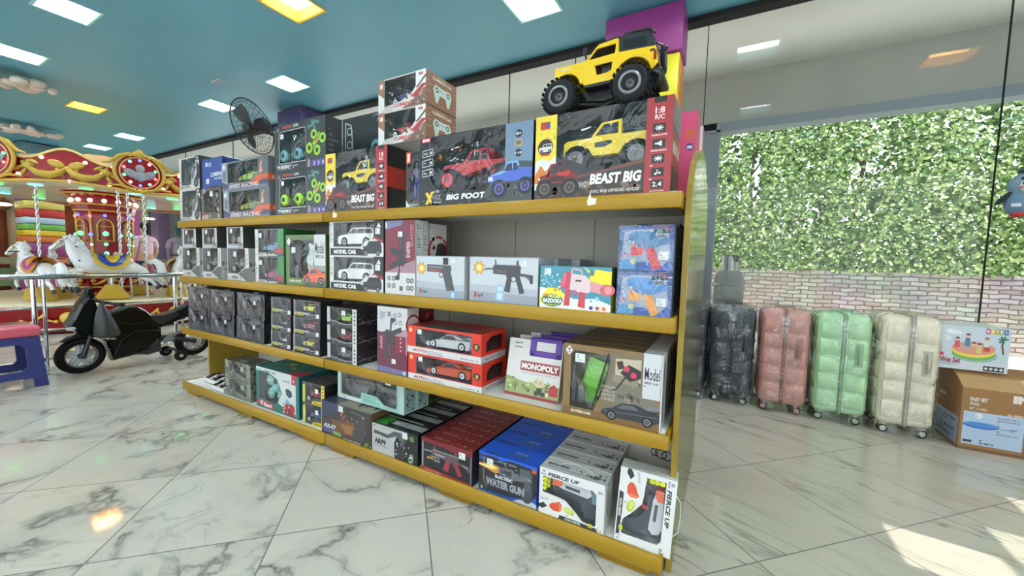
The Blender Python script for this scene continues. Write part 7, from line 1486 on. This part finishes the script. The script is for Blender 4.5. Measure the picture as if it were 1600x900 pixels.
side([(.984, .425), (1.012, .474), (1.068, .613), (1.117, .682), (1.147, .656), (1.16, .58), (1.194, .523), (1.24, .49), (1.30, .40), (1.30, .33), (1.244, .294), (1.159, .297), (1.071, .331), (1.027, .376)], .105).build('front_fairing', mb)
side([(1.08, .36), (1.10, .50), (1.20, .525), (1.36, .47), (1.53, .45), (1.60, .36), (1.60, .24), (1.50, .14), (1.404, .098), (1.251, .075), (1.237, .172), (1.215, .25), (1.15, .315)], .098).build('lower_fairing', mb)
side([(1.20, .482), (1.28, .524), (1.356, .559), (1.434, .55), (1.481, .515), (1.53, .457), (1.52, .34), (1.335, .34), (1.234, .40)], .10).build('fuel_tank', mb)
side([(1.50, .458), (1.613, .452), (1.72, .481), (1.75, .44), (1.609, .36), (1.51, .35)], .075, (34, 34, 36), 'plastic').build('seat', mb)
side([(1.70, .475), (1.833, .545), (1.93, .53), (1.99, .50), (1.89, .43), (1.698, .37), (1.60, .33), (1.52, .33), (1.60, .40)], .07).build('tail_fairing', mb)
g = side([(.955, .285), (1.0, .325), (1.06, .345), (1.13, .335), (1.17, .30), (1.12, .312), (1.05, .318), (1.0, .30)], .05); g.build('front_mudguard', mb)
g = G()
for s_ in (-1, 1): g.tube([(s_*.062, 1.19, .56), (s_*.062, 1.13, .36), (s_*.062, 1.072, .156)], [.014, .018, .020], 10, (36, 36, 40), 'gloss'); g.cyl((s_*.05, 1.072, .156), (s_*.08, 1.072, .156), .022, n=10, col=(50, 50, 54))
g.build('front_fork', mb)
g = G(); g.tube([(-.25, 1.235, .60), (-.12, 1.18, .615), (.12, 1.18, .615), (.25, 1.235, .60)], .013, 8, KB); 
for s_ in (-1, 1): g.tube([(s_*.25, 1.235, .60), (s_*.33, 1.255, .598)], .018, 8, (40, 40, 42), 'rubber'); g.tube([(s_*.09, 1.11, .66), (s_*.17, 1.08, .70)], .006, 6, KB); g.bbox(s_*.17-.03, s_*.17+.03, 1.06, 1.08, .69, .735, .008, KB, 'gloss')
g.build('handlebar', mb)
g = side([(1.08, .60), (1.125, .735), (1.15, .74), (1.16, .66), (1.14, .60)], .07, (24, 26, 30), 'ink'); g.build('windscreen', mb)
g = side([(1.395, .334), (1.591, .295), (1.60, .10), (1.50, .08), (1.403, .10)], .07, (38, 38, 40), 'plastic'); g.lathe([(.05, -.086), (.055, -.07), (.055, .07), (.05, .086)], 16, (0, 1.52, .2), 'x', (48, 48, 52), 'plastic'); g.build('engine', mb)
g = G()
for s_ in (-1, 1): g.tube([(s_*.06, 1.58, .22), (s_*.07, 1.72, .20), (s_*.066, 1.865, .154)], [.028, .024, .018], 8, (30, 30, 32))
g.build('swing_arm', mb)
g = side([(1.605, .181), (1.579, .196), (1.640, .262), (1.735, .282), (1.735, .262), (1.66, .236), (1.69, .215), (1.66, .185)], .003, (120, 122, 124), 'gloss', [(0, 1), (1, 1)]); o = g.build('silver_emblem', mb); o.location = (.088, 0, 0)
g = G(); f = F(g, (.1055, 1.17, .285), (0, .095, -.02), (0, 0, .03)); f.text('Super', 0, 0, 1, 1, (190, 192, 196), 1, .25); g.build('fairing_lettering', mb)
for s_ in (-1, 1):
    g = G(); g.tube([(0, 1.70, .10), (s_*.12, 1.70, .075), (s_*.15, 1.70, .052)], .012, 8, (30, 30, 32)); g.lathe([(.03, -.014), (.049, -.012), (.051, 0), (.049, .012), (.03, .014)], 20, (s_*.165, 1.70, .052), 'x', (28, 28, 30), 'rubber'); g.cyl((s_*.165-.016, 1.70, .052), (s_*.165+.016, 1.70, .052), .016, n=12, col=(190, 190, 192), mat='gloss'); g.build('training_wheel', mb)
g = G(); g.ell((.11, 1.0, .405), (.006, .03, .016), (190, 196, 200), 'gloss', 8); g.build('headlamp', mb)
g = G()
for P_ in ([(1.24, .10), (1.30, .26), (1.40, .33), (1.56, .31)], [(1.12, .47), (1.24, .46), (1.34, .40), (1.50, .40)], [(1.30, .50), (1.40, .53), (1.47, .50)], [(1.74, .46), (1.84, .50), (1.93, .505)]): g.tube([(.1005 if y < 1.7 else .072, y, z) for y, z in P_], .003, 5, (40, 42, 46), 'gloss')
g.build('panel_seams', mb)
# dark plastic bag on the handlebar
r_ = random.Random(4); g = G(); nu = 20; V = []
for j, (z, a, b_, dy) in enumerate(((.60, .012, .012, 0), (.565, .02, .022, 0), (.53, .03, .034, .002), (.47, .04, .05, .01), (.40, .048, .066, .018), (.34, .05, .078, .026), (.315, .044, .072, .028), (.302, .02, .04, .03))):
    for i in range(nu):
        t_ = 2*math.pi*i/nu; k_ = 1+.12*math.sin(t_*4+j*.6)+r_.uniform(-.05, .05); V.append((a*math.cos(t_)*k_, dy+b_*math.sin(t_)*k_, z))
g.add(V, [(j*nu+i, j*nu+(i+1) % nu, (j+1)*nu+(i+1) % nu, (j+1)*nu+i)[::-1] for j in range(7) for i in range(nu)]+[tuple(7*nu+i for i in range(nu))], (48, 50, 53), 'plastic', True)
g.tube([(0, -.012, .585), (-.03, -.005, .625), (0, .012, .585)], .004, 6, (74, 76, 80), 'gloss'); tag(g.build('plastic_bag', loc=(.185-4.78, 1.165, .012)), 'dark grey plastic bag hanging from the toy motorbike handlebar', 'bag')
# ------------------------------------------------------------------ carousel
CX, CY = -8.65, 2.28
RD = (150, 16, 28); GD = (222, 178, 70); GD2 = (196, 160, 60); CRM = (232, 214, 190)
ca = empty('carousel', (CX, CY, 0), (0, 0, 0), 'red and gold carousel with lit panels and white horses', 'carousel')
RC = 1.65; PZ = .38
def arcpt(a, r_, z): return (r_*math.cos(a), r_*math.sin(a), z)
g = G(); g.lathe([(RC-.1, .02), (RC-.02, .02), (RC-.02, .05), (RC, .06), (RC, .33), (RC+.02, .34), (RC+.02, PZ-.012), (RC, PZ)], 72, (0, 0, 0), 'z', RD, 'gloss'); g.build('platform', ca)
g = G(); g.lathe([(RC+.021, .335), (RC+.024, .35), (RC+.024, .372), (RC+.01, PZ+.001), (0.0, PZ+.001)], 72, (0, 0, 0), 'z', (226, 206, 170), 'gloss'); g.lathe([(RC+.001, .045), (RC+.014, .055), (RC+.001, .075)], 72, (0, 0, 0), 'z', (226, 214, 190), 'gloss'); g.build('platform_deck', ca)
def scroll(g, a0, z0, s_, flip=1, c=GD, r_=RC+.012, th=.012):
    """an S-shaped gilt scroll on the cylinder"""
    P_ = []
    for i in range(19):
        t = i/18; ang = -1.2+t*7.2; q = s_*(.05+.16*(1-abs(2*t-1))); 
        P_.append(arcpt(a0+flip*(s_*(t-.5)*1.5+.22*s_*math.cos(ang*1.3))/r_, r_, z0+s_*.42*math.sin(ang)*(.5+.5*t)))
    g.tube(P_, [th*(.5+.9*math.sin(math.pi*min(1, i/18+.08))) for i in range(19)], 6, c, 'gloss')
    g.ell(P_[0], (th*1.9,)*3, c, 'gloss', 6); g.ell(P_[-1], (th*1.7,)*3, c, 'gloss', 6)
for k in range(20):
    g = G(); a = math.pi*2*k/20; scroll(g, a, .2, .2, 1 if k % 2 else -1)
    g.build('gilt_scroll', ca)
    if k % 2 == 0: g = G(); g.ell(arcpt(a+.15, RC+.004, .2), (.03, .075, .075), GD, 'gloss', 8, Matrix.Rotation(a+.15, 3, 'Z')); g.build('gilt_disc', ca)
# centre column: six-sided, tapering
C0 = R(-15); NC = 6
g = G(); g.M = Matrix.Rotation(C0+math.pi/NC, 4, 'Z'); g.lathe([(.50, PZ), (.50, PZ+.05), (.40, PZ+.1), (.43, PZ+.3), (.36, PZ+.42), (.31, PZ+.48), (.28, 1.0), (.30, 1.60), (.34, 1.66), (.36, 1.74), (.36, 1.86), (.44, 1.90), (.50, 1.97), (.50, 2.0)], NC*2, (0, 0, 0), 'z', RD, 'gloss', False); g.build('centre_column', ca)
for r_, z in ((.505, PZ+.03), (.415, PZ+.12), (.35, PZ+.45), (.335, 1.655), (.365, 1.745), (.45, 1.895), (.505, 1.99)):
    g = G(); g.tube([arcpt(2*math.pi*k/32, r_, z) for k in range(32)], .014, 6, GD, 'gloss', closed=True); g.build('gilt_ring', ca)
for k in range(NC):
    g = G(); a = C0+2*math.pi*(k+.5)/NC; g.tube([arcpt(a, .285, .9), arcpt(a, .31, 1.64)], .018, 6, GD, 'gloss')
    b_ = C0+2*math.pi*k/NC; u = Vector((-math.sin(b_), math.cos(b_), 0)); c0 = Vector(arcpt(b_, .302, 0))
    P_ = [c0+u*x+Vector((0, 0, z)) for x, z in ((-.085, 1.20), (-.085, 1.44), (-.06, 1.50), (0, 1.53), (.06, 1.50), (.085, 1.44), (.085, 1.20))]; g.tube(P_, .012, 6, GD, 'gloss', closed=True); g.tube([c0+u*-.085+Vector((0, 0, 1.42)), c0+u*.085+Vector((0, 0, 1.42))], .009, 6, GD, 'gloss')
    g.build('gilt_arch', ca); g = G(); scroll(g, b_, PZ+.24, .2, 1 if k % 2 else -1, GD, .44, .018); g.build('column_scroll', ca)
BC = [(90, 255, 140), (90, 110, 255), (255, 110, 110), (255, 236, 214), (110, 230, 235)]
def bulbs(name, items):
    g = G()
    for p, r_, c in items: g.ell(p, (r_, r_, r_), c, 'glow', 6)
    return g.build(name, ca)
it = []
for k in range(NC):
    b_ = C0+2*math.pi*k/NC; a = b_+math.pi/NC
    it += [(arcpt(b_, .305, 1.31), .036, BC[0]), (arcpt(b_, .295, 1.15), .026, BC[0]), (arcpt(b_, .285, 1.01), .03, BC[4]), (arcpt(b_, .33, 1.585), .022, BC[1]), (arcpt(a, .315, 1.57), .022, BC[2]), (arcpt(a, .315, 1.29), .026, BC[1 if k % 2 else 4]), (arcpt(a, .305, 1.14), .016, BC[3])]
for k in range(15): it.append((arcpt(2*math.pi*k/15+C0, .365, 1.80), .03, BC[3]))
bulbs('column_bulbs', it)['kind'] = 'stuff'
# roof
g = G(); g.lathe([(.40, 1.93), (RC-.03, 1.865), (RC-.02, 1.90), (.9, 2.32), (.2, 2.5), (0, 2.52)], 64, (0, 0, 0), 'z', CRM, 'gloss'); g.build('roof', ca)
def rim(seg, a0, a1, nseg=18):
    """one rounding board between two medallions: wavy top, gilt edges, ribbon and bow relief"""
    g = G(); r_ = RC; V = []; top = []; bot = []
    for i in range(nseg+1):
        t = i/nseg; a = a0+(a1-a0)*t; zt = 2.20+.055*math.cos((t-.5)*4*math.pi)*1+.03*math.cos((t-.5)*2*math.pi)-.02; zb = 1.86+.02*math.cos((t-.5)*2*math.pi)
        top.append(arcpt(a, r_, zt)); bot.append(arcpt(a, r_, zb)); V += [arcpt(a, r_, zb), arcpt(a, r_, zt), arcpt(a, r_-.02, zt), arcpt(a, r_-.02, zb)]
    g.add(V, [(i*4+k, (i+1)*4+k, (i+1)*4+(k+1) % 4, i*4+(k+1) % 4) for i in range(nseg) for k in range(4)], RD, 'gloss', False)
    g.tube([Vector(p)*1.004 for p in top], .016, 6, (236, 200, 120), 'gloss'); g.tube([Vector(p)*1.004 for p in bot], .02, 6, (230, 186, 90), 'gloss')
    b = g.build('rounding_board', ca)
    g = G(); am = (a0+a1)/2; A = lambda x, z, d=.012: arcpt(am+x/r_, r_+d, z)
    def blob(x, z, sx, sz, rot=0, c=GD2, d=.016):
        ang = am+x/r_; M3 = Matrix.Rotation(ang, 3, 'Z') @ Matrix.Rotation(rot, 3, 'X'); g.ell(A(x, z, .004), (d, sx, sz), c, 'gloss', 7, M3)
    for s_ in (-1, 1):
        g.tube([A(0, 2.04), A(s_*.06, 1.98), A(s_*.14, 1.945), A(s_*.24, 1.96), A(s_*.31, 2.02)], [.024, .04, .05, .042, .026], 8, GD2, 'gloss')
        blob(s_*.085, 2.09, .078, .046, s_*R(20)); blob(s_*.06, 1.99, .026, .06, s_*R(-30))
        blob(s_*.33, 2.05, .045, .045, 0, (206, 176, 70), .022); 
        for q_ in range(5): b2 = 2*math.pi*q_/5; blob(s_*.33+.042*math.cos(b2), 2.05+.04*math.sin(b2), .022, .022, 0, GD2, .02)
        blob(s_*.42, 2.0, .055, .022, s_*R(-30)); blob(s_*.27, 2.09, .05, .02, s_*R(30)); blob(s_*.36, 1.96, .02, .05, s_*R(30))
        for q_ in range(3): g.tube([A(s_*.47, 1.90), A(s_*(.48+.02*q_), 1.98), A(s_*(.47+.045*q_), 2.05+.02*q_)], [.012, .016, .006], 6, GD2, 'gloss')
    blob(0, 2.04, .026, .03, 0, (226, 190, 80), .026)
    g.build('ribbon_relief', b)
    g = G()
    for x, z, c in ((-.46, 2.12, BC[1]), (-.40, 1.93, BC[3]), (-.20, 2.15, (255, 214, 196)), (.16, 2.14, (214, 190, 186)), (.02, 1.89, (214, 190, 186)), (.40, 2.13, (236, 206, 200)), (.36, 1.9, (214, 190, 186)), (.50, 2.10, BC[0])): g.ell(A(x, z, .014), (.010, .022, .022), c, 'glow', 6, Matrix.Rotation(am+x/r_, 3, 'Z'))
    g.build('panel_bulbs', b)['kind'] = 'stuff'
def medallion(a):
    g = G(); r_ = RC+.03; u = Vector((-math.sin(a), math.cos(a), 0)); n_ = Vector((math.cos(a), math.sin(a), 0)); c0 = Vector(arcpt(a, r_, 2.10))
    Q = lambda x, z, d=0: c0+u*x+Vector((0, 0, z))+n_*d
    ring = [(.25*math.cos(t)*1.0, .25*math.sin(t)) for t in [2*math.pi*i/28 for i in range(28)]]
    V = [Q(x, z) for x, z in ring]+[Q(x, z, -.03) for x, z in ring]; g.add(V, [tuple(range(28)), tuple(28+i for i in range(27, -1, -1))]+[(i+28, (i+1) % 28+28, (i+1) % 28, i) for i in range(28)], RD, 'gloss')
    m = g.build('medallion', ca)
    g = G(); g.tube([Q(x, z, .004) for x, z in ring], .02, 6, GD2, 'gloss', closed=True); g.tube([Q(x*.8, z*.8, .004) for x, z in ring], .009, 6, (236, 170, 120), 'gloss', closed=True)
    M3 = Matrix.Rotation(a, 3, 'Z')
    for x, z, s_ in ((0, .25, .055), (-.05, .235, .035), (.05, .235, .035), (-.1, .22, .03), (.1, .22, .03), (0, -.235, .035), (-.06, -.225, .025), (.06, -.225, .025), (0, .285, .03)): g.ell(Q(x, z, .01), (.02, s_, s_*.8), GD, 'gloss', 6, M3)
    for s_ in (-1, 1): g.tube([Q(s_*.1, .235, .01), Q(s_*.2, .19, .01), Q(s_*.29, .09, .01), Q(s_*.36, .07, .0)], [.022, .024, .018, .012], 6, GD2, 'gloss'); g.tube([Q(s_*.07, -.23, .01), Q(s_*.2, -.19, .01), Q(s_*.32, -.2, 0)], [.02, .018, .012], 6, GD2, 'gloss')
    g.build('gilt_frame', m)
    g = G(); GY = (150, 150, 160); g.ell(Q(0, .055, .015), (.03, .048, .054), GY, 'plastic', 8, M3); g.ell(Q(0, -.04, .01), (.026, .05, .075), GY, 'plastic', 8, M3)
    for s_ in (-1, 1): g.ell(Q(s_*.085, -.02, .008), (.016, .082, .05), GY, 'plastic', 7, M3 @ Matrix.Rotation(s_*R(28), 3, 'X')); g.ell(Q(s_*.05, -.05, .008), (.016, .066, .034), GY, 'plastic', 7, M3 @ Matrix.Rotation(s_*R(40), 3, 'X'))
    g.build('winged_head_relief', m)
    g = G()
    for k in range(10): t = 2*math.pi*k/10+.3; g.ell(Q(.165*math.cos(t), .165*math.sin(t), .008), (.010, .018, .018), BC[(k*3) % 5], 'glow', 6, M3)
    g.build('medallion_bulbs', m)['kind'] = 'stuff'
offs = R(-3)
for k in range(8):
    a = offs+2*math.pi*k/8
    if k in (0, 1, 7, 6, 2): medallion(a)
    rim(k, a, a+2*math.pi/8)
g = G()
for k in range(16):
    a = 2*math.pi*k/16; g.lathe([(0, -.012), (.06, -.01), (.07, 0)], 14, arcpt(a, 1.2, 1.872), 'z', BC[(4, 0)[k % 2]], 'glow')
g.build('ceiling_discs', ca)['kind'] = 'stuff'
def pole(x, y, label):
    g = G(); n_ = 44; z0, z1 = PZ+.002, 1.875
    for ph in (0, math.pi): g.tube([(.008*math.cos(ph+i*1.1), .008*math.sin(ph+i*1.1), z0+(z1-z0)*i/n_) for i in range(n_+1)], .010, 5, (206, 206, 208), 'chrome')
    tag(g.build('twisted_pole', loc=(x, y, 0)), label, 'pole', 'silver twisted poles of the carousel')
for i, (th, rr, l) in enumerate(((-45, 1.2, 'silver twisted pole by the leftmost white horse'), (-9, 1.30, 'silver twisted pole right of the centre column, nearest the middle horse'), (-3, 1.12, 'silver twisted pole in the middle of the close group of three'), (4, 1.22, 'silver twisted pole on the right of the close group of three'), (-75, 1.2, 'silver twisted pole outside the left edge of the photo'))):
    pole(CX+rr*math.cos(R(th)), CY+rr*math.sin(R(th)), l)

# ---- horses
MW = solid('white_horse_gloss', (236, 234, 232), .25, .5); MG = solid('pearl_horse', (226, 214, 224), .25, .5)
def skin(name, nodes, edges, mat, parent=None, lv=2, root=0):
    me = bpy.data.meshes.new(name); me.from_pydata([n[0] for n in nodes], edges, []); me.materials.append(mat)
    o = bpy.data.objects.new(name, me); COL.objects.link(o)
    md = o.modifiers.new('skin', 'SKIN'); md.use_smooth_shade = True
    if not me.skin_vertices: me.attributes.new  # layer is created with the modifier
    for i, n in enumerate(nodes):
        sv = me.skin_vertices[0].data[i]; r_ = n[1] if isinstance(n[1], tuple) else (n[1], n[1]); sv.radius = r_; sv.use_root = (i == root)
    s_ = o.modifiers.new('sub', 'SUBSURF'); s_.levels = lv; s_.render_levels = lv
    if parent: o.parent = parent
    return o
def horse(x, y, face, label, sc=(214, 176, 60), sc2=(40, 70, 170), mat=None, turn=0, scale=1.0, group='white carousel horses'):
    """face: heading in degrees; local -x is forward"""
    t = empty('carousel_horse', (x, y, PZ+.003), (0, 0, R(face+180)), label, 'carousel horse', group); t.scale = (scale,)*3
    tn = R(turn); mat = mat or MW
    def hd(dx, dz, dy=0):    # head points turned about the poll
        return (-.37-dx*math.cos(tn)-dy*math.sin(tn), -dx*math.sin(tn)+dy*math.cos(tn), .80+dz)
    N_ = [((0, 0, .47), (.115, .125)), ((.17, 0, .49), (.115, .12)), ((.30, 0, .50), (.115, .125)), ((-.16, 0, .49), (.12, .13)), ((-.27, 0, .54), (.11, .125)), ((-.33, 0, .65), (.075, .10)), ((-.37, 0, .76), (.055, .08)), (hd(.03, .045), (.05, .055)),
          (hd(.12, -.01), (.042, .055)), (hd(.20, -.075), (.032, .036)), (hd(.24, -.105), (.030, .030))]
    E_ = [(0, 1), (1, 2), (0, 3), (3, 4), (4, 5), (5, 6), (6, 7), (7, 8), (8, 9), (9, 10)]
    for s_ in (-1, 1):
        b = len(N_); k = .05*s_; N_ += [((-.30, s_*.065, .43), .055), ((-.40-k, s_*.075, .37), .036), ((-.45-k, s_*.075, .27), .024), ((-.40-k, s_*.075, .19), .022)]; E_ += [(4, b), (b, b+1), (b+1, b+2), (b+2, b+3)]
        b = len(N_); N_ += [((.33, s_*.075, .40), .065), ((.36+k, s_*.08, .31), .04), ((.46+k, s_*.08, .27), .026), ((.52+k, s_*.08, .18), .022)]; E_ += [(2, b), (b, b+1), (b+1, b+2), (b+2, b+3)]
    body = skin('body', N_, E_, mat, t)
    g = G()
    for s_ in (-1, 1):
        k = .05*s_; g.cyl((-.40-k, s_*.075, .195), (-.385-k, s_*.075, .15), .024, .031, 8, (30, 30, 32), 'gloss'); g.cyl((.52+k, s_*.08, .185), (.545+k, s_*.08, .145), .024, .031, 8, (30, 30, 32), 'gloss')
    g.build('hooves', t)
    W_ = (238, 236, 236); g = G()
    for i in range(6): q = i/5; g.ell((-.37+.11*q+.03, .02*math.sin(i*2), .85-.22*q), (.05, .052, .055), W_, 'gloss', 7)
    g.ell(hd(.04, .075), (.05, .035, .028), W_, 'gloss', 7); g.build('mane', t)
    for s_ in (-1, 1):
        p = hd(-.005, .085, s_*.035); g = G(); g.ell(p, (.016, .011, .034), W_, 'gloss', 7); g.build('ear', t)
    g = G()
    for s_ in (-1, 1): g.ell(hd(.085, .022, s_*.043), (.014, .010, .009), (30, 26, 26), 'gloss', 6); g.ell(hd(.235, -.10, s_*.024), (.006, .004, .006), (60, 40, 40), 'gloss', 5)
    g.build('eyes', t)
    g = G(); g.tube([(.39, 0, .54), (.47, .01, .56), (.53, 0, .50), (.55, -.01, .40), (.52, 0, .30), (.56, 0, .24)], [.03, .05, .062, .06, .04, .008], 10, W_, 'gloss'); g.build('tail', t)
    g = G()      # saddle: wide band over the back, gilt border, coloured seat
    def band(x0_, x1_, rr, c, lim):
        V = []; n1, n2 = 8, 12
        for i in range(n1+1):
            xx = x0_+(x1_-x0_)*i/n1; u_ = 2*i/n1-1; rise = .055*u_*u_
            for j in range(n2+1):
                an = -lim*(1-.35*u_*u_)+2*lim*(1-.35*u_*u_)*j/n2; V.append((xx, rr*math.sin(an)*.98, .478+rr*math.cos(an)*1.03+rise*max(0, math.cos(an))))
        m_ = len(V); V += [(a, b*.93, (c_-.478)*.93+.478) for a, b, c_ in V]; Fc = []
        for i in range(n1):
            for j in range(n2): a_ = i*(n2+1)+j; Fc += [(a_, a_+n2+1, a_+n2+2, a_+1)[::-1], (m_+a_, m_+a_+1, m_+a_+n2+2, m_+a_+n2+1)[::-1]]
        g.add(V, Fc, c, 'gloss', True)
    band(-.17, .19, .138, sc, 1.9); band(-.13, .15, .144, sc2, 1.55); band(-.06, .09, .149, sc, 1.2); g.build('saddle', t)
    g = G(); GO = (176, 150, 96)
    for s_ in (-1, 1): g.tube([hd(.17, .0, s_*.036), hd(.08, -.02, s_*.052), hd(.02, .08, s_*.035)], .005, 5, GO, 'gloss'); g.tube([hd(.20, -.11, s_*.03), hd(.13, -.04, s_*.048), hd(.06, .04, s_*.05)], .005, 5, GO, 'gloss')
    g.tube([hd(.185+.0, -.045, -.034), hd(.20, -.02, 0), hd(.185, -.045, .034)], .006, 5, GO, 'gloss')
    g.build('bridle', t); g = G(); g.tube([(-.30, -.10, .56), (-.385, 0, .52), (-.30, .10, .56)], .014, 6, sc2, 'gloss'); g.build('collar', t)
    g = G(); g.cyl((-.33, -.17, .75), (-.33, .17, .75), .010, n=8, col=(26, 26, 28)); g.build('grip_bar', t)
    g = G(); g.prism([(-.2, 0), (.2, 0), (.17, .05), (.07, .22), (-.07, .22), (-.17, .05)], -.13, .13, GD2, 'gloss', slices=[(0, .8), (.2, 1), (.8, 1), (1, .8)]); g.cyl((0, 0, .22), (0, 0, .42), .022, n=10, col=(190, 190, 192), mat='chrome'); g.build('pedestal', t)
    return t
def ringpos(th, r_): return CX+r_*math.cos(R(th)), CY+r_*math.sin(R(th))
for th, r_, dface, turn, label, s1, s2, m_ in ((-13, 1.25, 0, -28, 'white carousel horse with gold and blue saddle in the middle, head turned to the camera', (214, 176, 50), (36, 66, 150), MW),
        (-44, 1.25, -32, 20, 'white carousel horse with gold and purple saddle at the left edge', (220, 150, 60), (170, 70, 150), MW),
        (19, 1.32, 66, -10, 'white carousel horse facing the camera with a pink collar, beside the shelf', (214, 190, 110), (206, 110, 140), MW),
        (-48, .84, -40, 0, 'pearl tinted carousel horse on the inner ring between the two left horses', (170, 120, 96), (150, 90, 80), MG),
        (14, .72, 0, 30, 'pearl tinted carousel horse on the inner ring behind the three poles', (220, 150, 160), (206, 90, 120), MG),
        (50, 1.28, 0, 0, 'white carousel horse hidden behind the left end of the shelf', (214, 176, 50), (60, 120, 90), MW)):
    x, y = ringpos(th, r_); horse(x, y, th-90+dface, label, s1, s2, m_, turn, .95 if th == -13 else (.72 if r_ < 1 else .84))

# person beyond the carousel
pn = empty('person', (-10.75, 3.42, 0), (0, 0, R(-70)), 'dark haired person in a white and pink top standing behind the carousel poles', 'person')
SK = solid('skin', (206, 160, 134), .6); SH_ = solid('pink_white_cloth', (226, 196, 206), .9); TR = solid('dark_trousers', (50, 52, 70), .9)
N_ = [((0, 0, .92), (.14, .10)), ((0, 0, 1.08), (.12, .09)), ((0, 0, 1.25), (.145, .10)), ((0, 0, 1.33), (.09, .07)), ((0, 0, 1.40), .05), ((0, -.01, 1.46), .055), ((0, -.015, 1.54), (.07, .085)), ((0, 0, 1.61), (.05, .06))]
E_ = [(0, 1), (1, 2), (2, 3), (3, 4), (4, 5), (5, 6), (6, 7)]
for s_ in (-1, 1):
    b = len(N_); N_ += [((s_*.17, 0, 1.30), .05), ((s_*.21, .01, 1.08), .038), ((s_*.20, -.06, .88), .028), ((s_*.20, -.08, .80), (.022, .034))]; E_ += [(3, b), (b, b+1), (b+1, b+2), (b+2, b+3)]
    for j, (dx, ln) in enumerate(((-.022, .055), (-.008, .07), (.006, .066), (.019, .052))): N_.append(((s_*.20+dx*.5, -.085+dx, .80-ln), .007)); E_.append((b+3, len(N_)-1))
    N_.append(((s_*.18, -.11, .78), .009)); E_.append((b+3, len(N_)-1))
    b = len(N_); N_ += [((s_*.08, 0, .82), .085), ((s_*.09, -.01, .48), .055), ((s_*.09, .01, .12), .038), ((s_*.09, -.10, .035), (.035, .025))]; E_ += [(0, b), (b, b+1), (b+1, b+2), (b+2, b+3)]
skin('body', N_, E_, SK, pn)
def shell(name, mat, nodes, edges): return skin(name, nodes, edges, mat, pn)
shell('top', SH_, [((0, 0, .96), (.16, .12)), ((0, 0, 1.10), (.145, .11)), ((0, 0, 1.26), (.165, .12)), ((0, 0, 1.345), (.09, .08)), ((-.18, 0, 1.30), .062), ((.18, 0, 1.30), .062), ((-.215, .01, 1.12), .052), ((.215, .01, 1.12), .052)], [(0, 1), (1, 2), (2, 3), (3, 4), (3, 5), (4, 6), (5, 7)])
shell('trousers', TR, [((0, 0, .96), (.15, .115)), ((-.085, 0, .80), .10), ((.085, 0, .80), .10), ((-.09, -.01, .46), .07), ((.09, -.01, .46), .07), ((-.09, .01, .10), .052), ((.09, .01, .10), .052)], [(0, 1), (0, 2), (1, 3), (2, 4), (3, 5), (4, 6)])
g = G(); HR = (26, 22, 22); g.ell((0, .02, 1.59), (.09, .095, .085), HR, 'cloth', 9); g.ell((0, .06, 1.50), (.075, .055, .10), HR, 'cloth', 8); g.build('hair', pn)
g = G(); g.ell((0, -.105, 1.525), (.010, .014, .014), (206, 160, 134), 'matte', 6)
for s_ in (-1, 1): g.ell((s_*.028, -.095, 1.55), (.010, .005, .006), (30, 24, 24), 'gloss', 5)
g.ell((0, -.096, 1.49), (.02, .006, .006), (170, 80, 80), 'matte', 6); g.build('face', pn)
